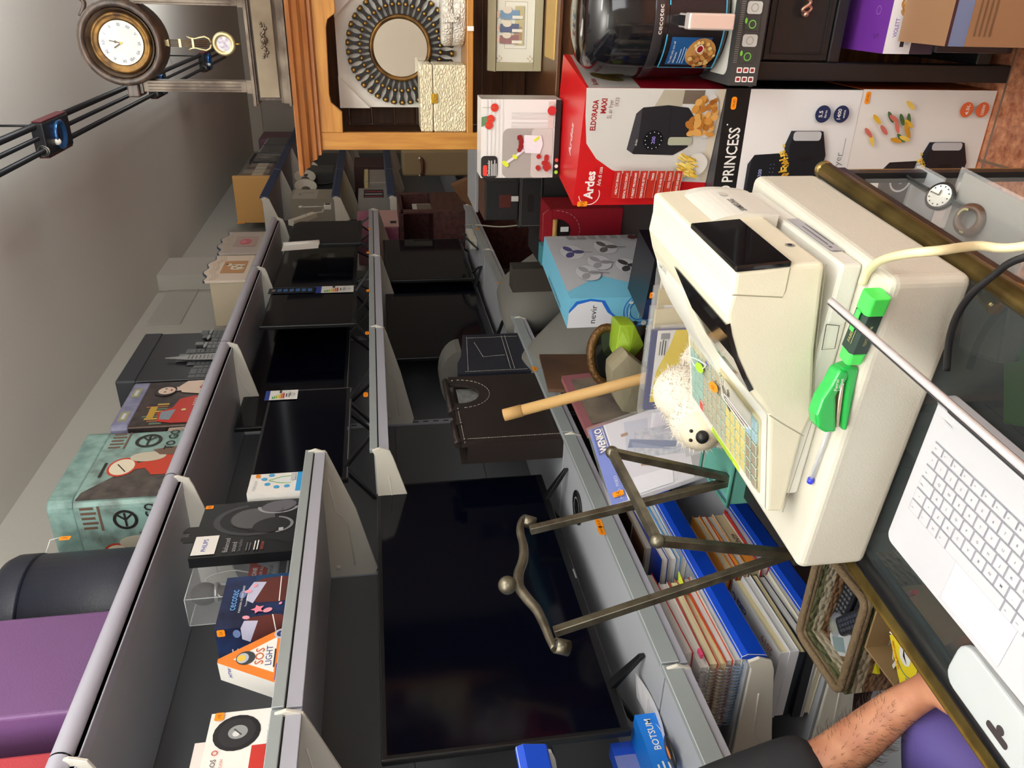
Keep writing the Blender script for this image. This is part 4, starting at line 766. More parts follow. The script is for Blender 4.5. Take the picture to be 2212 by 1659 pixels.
# princess box
z0, z1 = .383, .747; t = thing('air_fryer_box', 'white air fryer box with black PRINCESS band, middle of its stack', 'box', ((bxl+bxr)/2, BY+.17, z0), 'air fryer boxes stacked on the floor')
mb = MB(); mb.b2((bxl-.002, BY-.001, z0), (bxr-.001, BY+.325, z1), pr((58, 58, 64), .35)); a = Art(mb, (bxl-.002, BY-.001, z0), X, Z); h_ = z1-z0; W_ = bxr-bxl
a.rect(0, 0, W_, h_-.063, pr((234, 232, 232), .35)); a.rect(0, h_-.063, W_, h_, BLACK); a.text('PRINCESS', .135, h_-.05, .042, WHITE, 'L', .012, width=.135); a.ring(.108, h_-.034, .014, .018, WHITE); a.line([(.108, h_-.044), (.108, h_-.024)], .003, WHITE); a.ring(.108, h_-.036, .006, .009, WHITE, 12, math.pi, 2*math.pi); a.disc(.277, h_-.014, .002, WHITE)
photo_fryer(a, .18, .09, .23, .19, '200', True)
for x, y, s1, s2 in ((.305, .105, '5.5', 'litres'), (.305, .055, '1400', 'watts')): a.disc(x, y, .021, pr((28, 42, 84))); a.text(s1, x, y+.001, .014, WHITE, 'C', .02); a.text(s2, x, y-.01, .009, WHITE, 'C', .01)
a.text('fryer', .16, .03, .026, pr((120, 120, 124)), 'L'); a.lines(.2, .26, .03, 1, .01, .002, pr((150, 150, 150)), 3)
e = Art(mb, (bxr-.001, BY-.001, z0), Y, Z)
for k in range(8): e.disc(.02, .12+.028*k, .006, BLACK)
e.rect(0, h_-.063, .326, h_, BLACK); mb.build('carton', t, 0); sticker(t, (bxr-.035, BY-.003, z1-.022), X, Z, .03, .014, '94,80')
# ardes box
z0, z1 = .748, 1.1; uu = V((.98, -.198, 0)).normalized(); nn = V((.198, .98, 0)).normalized(); PR = V((-.207, 1.92, z0)); W_ = .302; PL = PR-uu*W_; h_ = z1-z0
t = thing('air_fryer_box', 'red and white air fryer box on top of the PRINCESS box', 'box', (PL+PR)/2+nn*.14, 'air fryer boxes stacked on the floor')
mb = MB(); RED_ = pr((200, 24, 30), .3); DRED = pr((120, 16, 28), .3); mb.obox(PL, uu*W_, nn*.27, Z*h_, RED_); a = Art(mb, PL, uu, Z); GY = pr((206, 204, 200), .35)
cur = [(W_*.27+W_*.73*(1-math.cos(k/10*math.pi/2)) if False else W_*(.24+.76*math.sin(k/10*math.pi/2)**1.6), h_*(.12+.86*(k/10)**.75)) for k in range(11)]
a.poly([(W_*.2, 0), (W_, 0), (W_, h_)]+[(W_*(.78-.0*k), h_*.985) for k in range(1)]+[(W_*.55, h_*.955), (W_*.42, h_*.87), (W_*.32, h_*.74), (W_*.25, h_*.55), (W_*.22, h_*.35)], GY)
a.poly([(W_*.22, h_*.06), (W_, h_*.06), (W_, 0), (W_*.2, 0)], pr((214, 200, 180), .35)); a.poly([(W_*.86, h_*.3), (W_*.99, h_*.3), (W_*.99, h_*.45), (W_*.86, h_*.5)], pr((176, 168, 150), .4)); a.rect(W_*.88, h_*.15, W_*.99, h_*.3, pr((110, 96, 84), .4))
a.text('ELDORADA', W_*.66, h_*.905, .019, pr((160, 30, 36)), 'L', .03, width=.075); a.text('MAXI', W_*.80, h_*.845, .019, pr((160, 30, 36)), 'L', .03, width=.036); a.text('5L air fryer', W_*.76, h_*.80, .016, pr((130, 90, 90)), 'L', 0, width=.045); a.text('1K33', W_*.86, h_*.76, .014, pr((130, 90, 90)), 'L', 0, width=.02)
g, g2 = pr((38, 37, 42), .3), pr((66, 64, 70), .3); fx = lambda x: W_*x; fz = lambda z: h_*z
a.poly([(fx(.45), fz(.3)), (fx(.46), fz(.6)), (fx(.5), fz(.655)), (fx(.8), fz(.625)), (fx(.85), fz(.58)), (fx(.87), fz(.4)), (fx(.85), fz(.25)), (fx(.78), fz(.2)), (fx(.52), fz(.2))], g); a.poly([(fx(.47), fz(.61)), (fx(.5), fz(.655)), (fx(.8), fz(.625)), (fx(.84), fz(.585)), (fx(.6), fz(.58))], g2)
a.disc(fx(.58), fz(.47), .026, pr((24, 24, 28), .2)); a.text('200', fx(.58), fz(.455), .013, pr((170, 150, 240)), 'C'); a.text('Ardes', fx(.56), fz(.585), .008, WHITE, 'C', width=.016); a.line([(fx(.62), fz(.36)), (fx(.86), fz(.38))], .0015, pr((20, 20, 22)))
for k in range(12): a.disc(fx(.58)+.021*math.cos(k*.524), fz(.47)+.021*math.sin(k*.524), .0012, WHITE)
a.rrect(fx(.54), fz(.18), fx(.61), fz(.36), .006, pr((170, 172, 152), .3))
rr = random.Random(11); a.disc(fx(.78), fz(.09), .055, pr((214, 208, 206)), .022)
for k in range(40): a.disc(fx(.78)+rr.uniform(-.045, .045), fz(.14)+rr.uniform(-.03, .03), rr.uniform(.007, .013), pr(rr.choice(((176, 112, 44), (200, 140, 62), (148, 88, 32), (214, 160, 86)))), rr.uniform(.006, .01), rot=rr.random()*3)
a.disc(fx(.38), fz(.12), .03, pr((222, 218, 212)), .03)
for k in range(60): x, z_ = fx(.37)+rr.uniform(-.028, .028), fz(.19)+rr.uniform(-.022, .02); a.line([(x-.004, z_-.01), (x+rr.uniform(-.006, .012), z_+.012)], .0042, pr(rr.choice(((236, 204, 90), (222, 178, 60), (246, 222, 130)))))
for k, s_ in enumerate(('HEALTHY FRYING', 'DIGITAL TOUCH DISPLAY', '7 PRESET PROGRAMS', 'TEMPERATURE SETTING', 'TIMER', 'EASY TO USE AND FAST', 'COOL TOUCH', 'DISHWASHER SAFE BASKET')):
    z_ = fz(.74-.065*k); a.rect(fx(.1), z_-.02, fx(.345), z_, pr((184, 40+2*k, 34), .3)); a.rect(fx(.1), z_-.0205, fx(.345), z_-.0195, pr((230, 170, 160))); wd = min(.07, .0042*len(s_)); a.text(s_, fx(.33), z_-.014, .0085, WHITE, 'R', .015, width=wd)
a.text('Ardes', fx(.10), fz(.885), .033, WHITE, 'L', .03, width=.075); a.text('Aria di casa', fx(.22), fz(.835), .015, WHITE, 'L', 0, width=.05); a.ring(fx(.14), fz(.91), .026, .028, WHITE, 16, 1.7, 5.2)
e = Art(mb, PR, nn, Z); e.rect(0, 0, .27, h_*.62, DRED); e.poly([(0, h_*.62), (.16, h_*.62), (.27, h_*.95), (0, h_*.985)], pr((160, 156, 152), .35)); e.disc(.08, h_*.8, .045, mat('salad_print', (120, 90, 40), .4, mix=(60, 80, 40), mscale=80), .022, rot=.9); e.text('Ardes', .015, h_*.9, .022, DRED, 'L', .02, rot=-.0, width=.05)
top_ = Art(mb, PL+Z*h_, uu, nn); top_.text('Ardes', .1, .08, .035, pr((232, 190, 186), .3), 'L', .03, width=.085)
mb.build('carton', t, 0); sticker(t, a.p(.018, h_*.955), uu, Z, .014, .026, '95')
# cherry stoner box
CYY = 2.15; c0, c1 = at(1215, 383, y=CYY), at(1040, 214, y=CYY); z0 = 1.1065; W_ = c1.x-c0.x; z1 = c1.z; h_ = z1-z0
t = thing('cherry_stoner_box', 'white cherry stoner box with cherry pictures, on top of the red box', 'box', ((c0.x+c1.x)/2, CYY+.08, z0)); mb = MB(); mb.b2((c0.x, CYY, z0), (c1.x, CYY+.085, z1), pr((226, 224, 222), .3)); a = Art(mb, (c0.x, CYY, z0), X, Z)
for k in range(9): a.rect(W_*(.34+.06*k), h_*.0, W_*(.36+.06*k+.02*(k % 2)), h_*(.62 if k > 1 else .3), pr((206, 204, 202), .35)) if k > 4 else a.rect(0, h_*(.72+.05*k), W_, h_*(.735+.05*k), pr((212, 210, 208), .35))
a.rrect(0, h_*.09, W_*.64, h_*.73, .018, pr((164, 158, 154), .35)); a.rrect(0, h_*.09, W_*.64, h_*.36, .01, pr((196, 190, 186), .35)); a.rect(W_*.64, h_*.09, W_*.98, h_*.16, pr((206, 190, 184)))
a.rect(0, 0, W_, h_*.07, BLACK); a.rrect(0, h_*.79, W_*.29, h_, .01, pr((34, 32, 34))); a.rrect(W_*.03, h_*.92, W_*.17, h_*.975, .004, pr((214, 60, 50))); a.text('Deshuesador', W_*.03, h_*.885, .0105, WHITE, 'L', .01, width=.042)
for k in range(4): a.lines(W_*.03, W_*.24, h_*(.872-.02*k), 1, .01, .0025, pr((200, 200, 200)), k)
ch = pr((206, 56, 44), .25); a.poly([(W_*.78, h_), (W_*.66, h_), (W_*.7, h_*.92), (W_*.8, h_*.9)], pr((96, 130, 90))); 
for q in ((.68, .905), (.76, .885), (.9, .84)): a.disc(W_*q[0], h_*q[1], .0105, ch); a.line([(W_*q[0], h_*q[1]), (W_*q[0], h_*.99)], .001, pr((120, 140, 90)))
pw = pr((226, 222, 230), .25); lm = pr((214, 226, 60), .3)
a.poly([(W_*.32, h_*.25), (W_*.33, h_*.44), (W_*.42, h_*.47), (W_*.56, h_*.46), (W_*.55, h_*.24), (W_*.44, h_*.215)], pw); a.line([(W_*.37, h_*.46), (W_*.27, h_*.58), (W_*.2, h_*.68)], .007, pw); a.disc(W_*.19, h_*.69, .011, lm, .006, rot=.9); a.disc(W_*.28, h_*.57, .008, lm, .005, rot=.9); a.poly([(W_*.5, h_*.34), (W_*.55, h_*.27), (W_*.52, h_*.26), (W_*.47, h_*.32)], lm)
dk = pr((140, 32, 34), .3)
for k in range(12): a.disc(W_*(.45+.05*rr.uniform(-1, 1)*2), h_*(.49+.035*rr.random()), .006, dk)
for k in range(13): a.disc(W_*.2+rr.uniform(-.018, .018), h_*.2+rr.uniform(-.018, .018), .0065, pr((176, 44, 44), .3))
a.disc(W_*.87, h_*.125, .012, pr((190, 40, 44))); [a.disc(W_*(.08+.08*k), h_*.035, .005, pr(c)) for k, c in enumerate(((150, 200, 60), WHITE and (226, 226, 226), (214, 70, 60)))]
e = Art(mb, (c1.x, CYY, z0), Y, Z); e.rect(0, 0, .085, h_, mat('box_side_print', (150, 142, 134), .35, mix=(196, 192, 188), mscale=20, stretch=(1, 1, .2))); mb.build('carton', t, 0)
# ================================================================ black bedside cabinet with fryer on top
BLK = mat('black_painted_wood', (24, 25, 27), .4, bump=.08, bscale=120, coat=.2); NY0 = 1.9; nx0, nx1 = -.184, .40; NZ = .712
t = thing('bedside_cabinet', 'black painted bedside cabinet with drawer and open niche', 'cabinet', ((nx0+nx1)/2, NY0+.17, 0))
mb = MB(); mb.b2((nx0, NY0, 0), (nx0+.042, NY0+.04, NZ-.02), BLK); mb.b2((nx1-.042, NY0, 0), (nx1, NY0+.04, NZ-.02), BLK); mb.b2((nx0+.004, NY0+.04, 0), (nx0+.02, NY0+.34, NZ-.02), BLK); mb.b2((nx1-.02, NY0+.04, 0), (nx1-.004, NY0+.34, NZ-.02), BLK)
mb.b2((nx0+.042, NY0+.003, .475), (nx1-.042, NY0+.03, .505), BLK); mb.b2((nx0+.042, NY0+.003, .675), (nx1-.042, NY0+.03, NZ-.02), BLK); mb.b2((nx0+.042, NY0+.003, .06), (nx1-.042, NY0+.34, .10), BLK)
mb.build('frame', t, .003)
mb = MB(); mb.b2((nx0-.014, NY0-.016, NZ-.02), (nx1+.014, NY0+.35, NZ), BLK); mb.build('top', t, .006)
mb = MB(); mb.b2((nx0+.02, NY0+.32, .1), (nx1-.02, NY0+.34, .69), mat('raw_wood_back', (150, 104, 48), .5, mix=(96, 62, 30), mscale=6, stretch=(1, 8, 8))); mb.build('back_panel', t)
mb = MB(); mb.b2((nx0+.046, NY0+.006, .508), (nx1-.046, NY0+.3, .672), BLK); mb.b2((nx0+.06, NY0+.002, .522), (nx1-.06, NY0+.008, .526), BLK); mb.b2((nx0+.06, NY0+.002, .654), (nx1-.06, NY0+.008, .658), BLK); mb.b2((nx0+.06, NY0+.002, .526), (nx0+.064, NY0+.008, .654), BLK); mb.b2((nx1-.064, NY0+.002, .526), (nx1-.06, NY0+.008, .654), BLK); d_ = mb.build('drawer', t, .001, 1)
mb = MB(); RG = mat('rose_gold', (206, 160, 140), .25, metal=.8); hp = at(1716, 30, y=NY0-.01); c = V((hp.x, NY0-.012, .592))
mb.tube(cpath([c, c+V((.01, -.004, .012)), c+V((.025, -.006, -.004)), c+V((.045, -.006, .012)), c+V((.07, -.006, .004)), c+V((.10, -.006, .012))]), .0045, RG, 8); mb.tube(cpath([c+V((.0, 0, 0)), c+V((.012, 0, -.012)), c+V((.02, 0, -.002))]), .0035, RG, 6)
mb.sph(c, .008, RG, 10, 7); mb.tube([c+Y*.0185, c], .005, RG, 8); mb.tube([c+V((.1, .0185, .012)), c+V((.1, -.006, .012))], .005, RG, 8); mb.build('handle', d_)
# flat sandwich maker box
gz0, gz1 = NZ+.001, NZ+.07; GY0 = 1.835; t = thing('sandwich_maker_box', 'flat dark grey box with green food icons, lying on the black cabinet', 'box', (-.02, GY0+.14, gz0)); mb = MB(); gx0 = -.190; mb.b2((gx0, GY0, gz0), (.2, GY0+.30, gz1), pr((64, 64, 64), .4)); a = Art(mb, (gx0, GY0, gz0), X, Z); rd = pr((150, 40, 44))
for k in range(2):
    for j in range(3): a.rrect(.008+.02*k, .01+.016*j, .02+.02*k, .023+.016*j, .002, WHITE); a.rrect(.0105+.02*k, .0125+.016*j, .0175+.02*k, .0205+.016*j, .001, rd)
for k in range(5):
    x = .05+.034*k; a.rrect(x, .016, x+.026, .052, .006, pr((190, 190, 186)) if k % 2 else pr((60, 62, 60))); a.ring(x+.013, .034, .007, .009, pr((120, 200, 80)) if k % 2 == 0 else pr((150, 150, 148))); a.disc(x+.02, .05, .006, pr((120, 200, 60)), .003) if k % 2 == 0 else None
for k in range(40): a.rect(.05+k*.0045, .059, .052+k*.0045, .0685, pr((110, 110, 106)))
a = Art(mb, (gx0, GY0, gz1), X, Y); a.rrect(.02, .02, .37, .28, .02, pr((206, 204, 196))); mb.build('carton', t, 0)
# cecotec air fryer
fc = V((at(1400, 40, y=1.9).x, 1.985, gz1)); t = thing('air_fryer', 'glossy black air fryer with mirrored handle on the sandwich maker box', 'air fryer', fc)
GB = mat('gloss_black', (18, 18, 22), .12, coat=.6); mb = MB(); rx, ry = .132, .128; zt = at(1245, 80, y=1.9).z
mb.lathe([(0, .006), (.118, .006), (.126, .012), (.131, .08), (.132, .2), (.129, .27), (.12, .305), (.10, .327), (.06, .338), (0, .34)], GB, fc, Z, 56); mb.build('body', t)
mb = MB(); mb.lathe([(.1335, .165), (.1342, .168), (.1342, .186), (.1335, .189)], mat('smoke_band', (70, 66, 70), .2, metal=.5), fc, Z, 56); mb.build('band', t)
def wrap(mb, fc, R_, th0, items, mt):
    pass
class Cyl(Art):
    """printing wrapped round an upright cylinder: x is arc length from the middle of the front (facing -Y), y is height"""
    def __init__(s, mb, c, R_, l0=2): s.mb, s.c, s.R, s.l = mb, V(c), R_, l0
    def p(s, x, y): t_ = x/s.R; r_ = s.R+.00025*s.l; return s.c+V((r_*math.sin(t_), -r_*math.cos(t_), y))
    def rect(s, x0, y0, x1, y1, mt, n=14):
        s.l += 1; vs_ = []
        for i in range(n+1): x = x0+(x1-x0)*i/n; vs_ += [s.p(x, y0), s.p(x, y1)]
        s.mb.add(vs_, [(2*i, 2*i+2, 2*i+3, 2*i+1) for i in range(n)], mt, True); return s
mb = MB(); a = Cyl(mb, fc, .1346); a.text('cecotec', -.0, .170, .016, pr((214, 200, 190)), 'C', .01, width=.062); mb.build('lettering', t)
mb = MB(); a = Cyl(mb, fc, .1325); cyan = pr((70, 170, 214)); a.rect(-.115, .02, .115, .155, pr((30, 26, 32), .2)); a.rect(-.115, .153, -.03, .156, cyan, 8); a.rect(.03, .153, .115, .156, cyan, 8); a.rect(-.115, .02, .115, .023, cyan); a.rect(-.117, .02, -.115, .156, cyan, 1); a.rect(.115, .02, .117, .156, cyan, 1)
a.rect(-.105, .045, -.035, .142, pr((34, 84, 140), .3), 6); a.text('Fry with only one oil', -.1, .131, .0075, WHITE, width=.055); a.text('tablespoon', -.1, .122, .0075, WHITE, width=.03); a.lines(-.1, -.05, .115, 3, .006, .002, pr((160, 190, 220)), 3)
for r0, r1, c_ in ((0, .036, (190, 140, 80)),): a.ring(-.072, .065, r0, r1, pr(c_))
for k in range(46): th = rr.random()*6.28; q = rr.random()**.5*.031; r0 = rr.uniform(.003, .006); a.ring(-.072+q*math.cos(th), .065+q*math.sin(th), 0, r0, pr(rr.choice(((206, 150, 80), (226, 190, 120), (160, 96, 44), (236, 206, 140), (186, 120, 70)))), 8)
a.ring(-.055, .075, 0, .009, WHITE); a.ring(-.055, .075, 0, .007, pr((140, 20, 24))); mb.build('label', t)
mb = MB(); hm = mat('mirror_rose', (240, 228, 222), .22, metal=.5); mb.b2((fc.x-.017, fc.y-.205, gz1+.03), (fc.x+.017, fc.y-.175, gz1+.135), hm); mb.b2((fc.x-.015, fc.y-.178, gz1+.10), (fc.x+.015, fc.y-.125, gz1+.132), GB); mb.build('handle', t, .004, 3)
mb = MB(); mb.lathe([(0, 0), (.112, 0), (.112, .008), (0, .008)], pr((26, 26, 28)), fc+Z*.0003, Z, 40); mb.build('base', t)
# things in the niche and on the floor before it
p0, p1, p2 = at(1906, 116, y=1.80), at(1962, 116, y=1.80), at(2012, 116, y=1.80); nz0 = .101
t = thing('cake_mould_box', 'purple and white VIOLETT cake mould box in the cabinet niche', 'box', (p0.x+.12, 1.86, nz0)); bx = p0.x; mb = MB(); nzb = p2.z; 
mb.b2((bx, 1.80, nzb), (bx+.26, 1.98, p0.z), pr((110, 50, 150), .35)); a = Art(mb, (bx, 1.80, nzb), X, Z); hh = p0.z-nzb; a.rect(0, 0, .26, hh*.47, pr((62, 52, 70), .35)); a.rect(0, hh*.47, .26, hh, pr((236, 232, 236), .35)); a.text('VIOLETT', .035, hh*.8, .014, pr((130, 80, 170)), 'L', .01, width=.04); a.rect(.02, hh*.52, .05, hh*.6, pr((200, 200, 204))); a.rect(.015, hh*.62, .03, hh*.7, INK); a.disc(.24, hh*.95, .02, pr((90, 150, 70)))
for k in range(40): a.disc(.13+rr.uniform(-.05, .06), hh*.7+rr.uniform(-.014, .014)+.0, .009, pr(rr.choice(((200, 150, 90), (176, 120, 62), (222, 180, 120), (150, 96, 50)))), .005, rot=rr.random())
a = Art(mb, (bx, 1.80, p0.z), X, Y); a.text('S', .03, .03, .03, pr((80, 30, 110)), rot=0); [a.ring(.09+.035*k, .05, .008, .0095, pr((170, 120, 200))) for k in range(5)]
mb.build('carton', t, 0)
mb = MB(); mb.b2((bx+.005, 1.79, nz0), (bx+.27, 1.99, nzb-.001), mat('dark_tin', (46, 40, 46), .25)); a = Art(mb, (bx+.005, 1.79, nz0), X, Z); a.ring(.09, .06, .03, .034, pr((196, 180, 140)), 16, .4, 1.8); solo(mb, 'dark_gift_box', 'dark plum box under the VIOLETT box', 'box', None, .004)
bc = V((at(1860, 20, y=2.0).x+.02, 2.07, p0.z+.001)); mb = MB(); PC = mat('frosted_plastic', (206, 214, 220), .2, alpha=.5); mb.lathe([(0, 0), (.064, 0), (.09, .036), (.11, .092), (.113, .094), (.107, .091), (.087, .038), (.06, .006), (0, .006)], PC, bc, Z, 40); a = Art(mb, bc+V((-.03, -.113, .04)), X, Z); a.rrect(.0, 0, .035, .04, .005, pr((70, 90, 170))); a.text('R', .017, .01, .025, WHITE, 'C')
solo(mb, 'plastic_bowl', 'frosted clear plastic bowl with blue label in the cabinet niche', 'bowl')
q0, q1 = at(2040, 100, y=1.62), at(2212, 95, y=1.62); mb = MB(); mb.b2((q0.x, 1.62, .001), (q0.x+.32, 1.785, q0.z), pr((150, 112, 82), .4)); a = Art(mb, (q0.x, 1.62, 0), X, Z); H_ = q0.z; a.rect(0, H_-.045, .32, H_, pr((110, 124, 160), .4)); a.rect(0, H_-.007, .32, H_, pr((60, 34, 44), .4)); a.lines(.02, .12, H_-.06, 4, .012, .004, pr((110, 80, 56)), 2); a.disc(.17, H_-.16, .07, pr((70, 72, 74), .3), .045, rot=.2); a.disc(.17, H_-.145, .06, pr((110, 112, 114), .25), .03, rot=.2); a.text('24cm', .02, .02, .02, pr((90, 70, 50)))
solo(mb, 'saucepan_box', 'brown and blue saucepan box on the floor before the black cabinet', 'box')
# ================================================================ glass display counter
def atp(px, py, P, n_):
    d = RW @ V((px-1106, py-829.5, FPX)); n_ = V(n_); return CAMP+d*((V(P)-CAMP).dot(n_)/d.dot(n_))
CT = .92
vc = V((.1132, .9936, 0)); uc = V((.9936, -.1132, 0))
FRc = V((-.240, 1.150, CT)); NRc = FRc-vc*1.45; FLc = FRc-uc*.462; FLc = V((-.712, 1.20, CT)); NLc = FLc-vc*1.45
case = thing('display_counter', 'glass display counter with brass and black rails under the cash register', 'counter', ((FRc+NLc)/2).to_tuple()[:2]+(0,))
BRASS = mat('worn_brass', (150, 128, 72), .32, metal=.75, mix=(104, 86, 44), mscale=18, stretch=(1, 1, 1)); BRASS2 = mat('bright_brass_edge', (196, 172, 110), .22, metal=.9)
RUB = mat('black_rail', (20, 21, 23), .3); GLS = mat('counter_glass', (60, 70, 72), .04, alpha=.34, spec=.7); GLF = mat('front_glass', (225, 232, 232), .03, alpha=.10, spec=.7)
dn = lambda z: Z*(z-CT)
mb = MB(); mb.obox(NRc-uc*.004+dn(CT-.006), vc*1.45, -uc*.46, Z*.006, GLS); mb.build('glass_top', case)
def rail(mb, A, B, r_, mt): mb.tube([A, B], r_, mt, 12)
mb = MB(); rail(mb, NRc-Z*.012-uc*.002, FRc-Z*.012-uc*.002, .0135, BRASS); mb.sph(FRc-Z*.012-uc*.002, .0145, BRASS2, 14, 10); mb.obox(NRc-uc*.006-Z*.030, vc*1.45, uc*.010, Z*.010, BRASS2); mb.obox(NRc-uc*.010-Z*.046, vc*1.45, uc*.012, Z*.016, RUB); mb.build('brass_rail', case)
mb = MB(); mb.obox(NLc-uc*.026-Z*.022, vc*1.45, uc*.024, Z*.02, BRASS); mb.obox(NLc-uc*.0265-Z*.006, vc*1.45, uc*.002, Z*.006, BRASS2); mb.build('brass_rail', case)
mb = MB(); rail(mb, NLc+uc*.013-Z*.008, FLc+uc*.013-Z*.008, .0165, RUB); mb.build('black_edge', case)
mb = MB(); mb.obox(FRc-vc*.002-dn(CT)-Z*.0+V((0, 0, -CT)), -uc*.006, -vc*.004, Z*(CT-.02), BRASS2); mb.obox(FRc-vc*.006+V((0, 0, -CT)), -uc*.016, -vc*.016, Z*(CT-.02), RUB); mb.build('corner_post', case)
mb = MB(); mb.obox(NRc+V((0, 0, -CT)), -uc*.02, vc*.02, Z*(CT-.02), RUB); mb.build('corner_post', case)
for q in (NLc, FLc-vc*.02):
    mb = MB(); mb.obox(q+V((0, 0, -CT)), uc*.02, vc*.02, Z*(CT-.022), RUB); mb.build('corner_post', case)
mb = MB(); mb.obox(NRc+V((0, 0, .12-CT))-uc*.008+vc*.02, vc*1.405, -uc*.004, Z*(CT-.19), GLF); mb.build('front_glass', case)
mb = MB(); mb.obox(NRc+V((0, 0, -CT)), vc*1.45, -uc*.45, Z*.12, pr((60, 58, 56))); mb.build('plinth', case)
SHZ = .74; mb = MB(); mb.obox(NRc+V((0, 0, SHZ-.006-CT))-uc*.02+vc*.02, vc*1.40, -uc*.40, Z*.006, GLF); mb.build('glass_shelf', case)
mb = MB(); mb.obox(NRc+V((0, 0, .40-CT))-uc*.02+vc*.02, vc*1.40, -uc*.40, Z*.006, GLF); mb.build('glass_shelf', case)
mb = MB(); q = at(2150, 668, z=CT-.02); mb.tube(cpath([q, q+vc*.03+uc*.01-Z*.004, q-vc*.01+uc*.028-Z*.01, q-vc*.09+uc*.02-Z*.012]), .009, BRASS2, 8); mb.build('corner_bracket', case)
# goods seen inside the counter
t = thing('wrist_watch', 'black wrist watch with white dial inside the glass counter', 'watch', at(2030, 425, z=SHZ)); c = at(2032, 425, z=SHZ+.02)
wv = (vc*.9+uc*.4).normalized(); wu = wv.cross(Z)*-1; mb = MB(); mb.lathe([(0, -.004), (.021, -.004), (.022, .003), (.018, .005), (0, .004)], pr((40, 42, 44), .3), c, V((.45, -.35, .8)), 28); mb.build('case', t)
ax = V((.45, -.35, .8)).normalized(); ex = Y.cross(ax).normalized(); ey = ax.cross(ex); mb = MB(); a = Art(mb, c+ax*.0052, ex, ey, 1); a.disc(0, 0, .0175, pr((226, 224, 214))); [a.disc(.0145*math.cos(k*.5236), .0145*math.sin(k*.5236), .0012, INK) for k in range(12)]; a.line([(0, 0), (0, .013)], .0014, INK); a.line([(0, 0), (.008, .001)], .0018, INK); mb.build('dial', t)
mb = MB(); mb.tube(cpath([c+ey*.02, c+ey*.05-Z*.004, c+ey*.09-Z*.015]), .010, pr((34, 36, 38)), 8, flat=.25); mb.tube(cpath([c-ey*.02, c-ey*.05-Z*.006, c-ey*.075-Z*.015]), .010, pr((34, 36, 38)), 8, flat=.25); mb.build('strap', t)
mb = MB(); c = at(2095, 475, z=SHZ+.012); br_ = mat('brown_leather', (88, 58, 38), .4); mb.lathe([(.017, -.008), (.023, -.006), (.024, .002), (.02, .008), (.014, .009), (.012, .0)], br_, c, V((.2, -.3, .9)), 24); a = Art(mb, c+V((0, -.004, .012)), uc, vc, 1); a.ring(0, 0, .015, .018, pr((190, 180, 120)), 20, 0, 3.5); solo(mb, 'leather_bracelet', 'coiled brown leather bracelet beside the watch in the counter', 'bracelet')
for k, (px, py, w_, l_, c_, l) in enumerate(((1990, 440, .10, .07, (150, 152, 156), 'white card lying under the watch in the counter'), (2130, 500, .12, .16, (140, 132, 118), 'clear bagged card beyond the bracelet in the counter'))):
    p = at(px, py, z=SHZ+.001); mb = MB(); mb.obox(p-uc*w_/2-vc*l_/2, uc*w_, vc*l_, Z*.002, pr(c_, .25)); mb.obox(p-uc*w_*.55-vc*l_*.55+Z*.0025, uc*w_*1.1, vc*l_*1.1, Z*.001, M_CLEAR); solo(mb, 'product_card', l, 'card')
c = at(2165, 810, z=.60); mb = MB(); mb.obox(c+V((-.07, -.08, -.194)), V((.12, .05, 0)), V((-.05, .12, 0)), Z*.12, pr((80, 150, 40), .35)); a = Art(mb, c+V((-.07, -.08, -.194)), V((.12, .05, 0)), Z); a.rrect(.03, .04, .09, .1, .012, pr((40, 70, 50), .3)); solo(mb, 'green_box', 'bright green box inside the glass counter below the laptop lid', 'box', None, .004)
c = at(2120, 720, z=.6); mb = MB(); mb.obox(c+V((-.05, -.02, -.194)), V((.10, .02, 0)), V((-.02, .1, 0)), Z*.16, pr((86, 90, 92), .3)); solo(mb, 'grey_pouch', 'grey pouch box beside the green box inside the glass counter', 'box', None, .006)
# ================================================================ cash drawer and register
BEI = mat('beige_plastic', (204, 200, 187), .42, bump=.12, bscale=420); BEI2 = mat('register_cream', (220, 214, 192), .42, bump=.10, bscale=420); BEIW = mat('register_white', (222, 221, 212), .42, bump=.08, bscale=420)
vd = V((.0958, .9954, 0)); ud = V((.9954, -.0958, 0)); DT = 1.027
BR = V((-.284, .765, CT+.0005)); BL = BR-ud*.462; Dd = .385
dr = thing('cash_till', 'large beige metal cash drawer on the glass counter', 'cash drawer', BR-ud*.226+vd*.19)
mb = MB(); mb.obox(BL, ud*.462, vd*Dd, Z*(DT-CT-.0005), BEI); mb.build('body', dr, .012, 4)
mb = MB(); p = BL+ud*.0+vd*.30+Z*.0001; 
RZ = DT+.0005
P1, P2 = at(1725, 1088, z=RZ), at(1875, 570, z=RZ); ur = (P2-P1).normalized(); vr_ = V((-ur.y, ur.x, 0)); RP = P1.copy()
reg = thing('cash_register', 'beige cash register with dark customer display on the cash drawer', 'cash register', P1+ur*.17+vr_*.15)
def rs(px, py, off=0):
    q = atp(px, py, RP+vr_*off, vr_)-RP; return (q.dot(ur), q.z)
prof_ = [rs(*p) for p in ((1692, 1107), (1734, 941), (1756, 900), (1761, 759), (1775, 637), (1784, 568), (1709, 573), (1588, 587), (1581, 637), (1568, 681), (1574, 725), (1587, 772), (1606, 815), (1621, 844), (1640, 868), (1661, 896), (1656, 1107))]
RD = .305
mb = MB(); mb.prism(prof_, RP, ur, Z, vr_*RD, BEI2); body = mb.build('housing', reg, .006, 3)
xs = [p[0] for p in prof_]; mb = MB(); s0 = rs(1725, 1088)[0]+.012; s1 = rs(1875, 570)[0]-.004; zb_ = min(p[1] for p in prof_)
mb.prism([(s0, 0), (s1, 0), (s1+.0, zb_+.012), (s0+.11, zb_+.012), (s0, zb_+.006)], RP+vr_*.008, ur, Z, vr_*(RD-.016), BEIW)
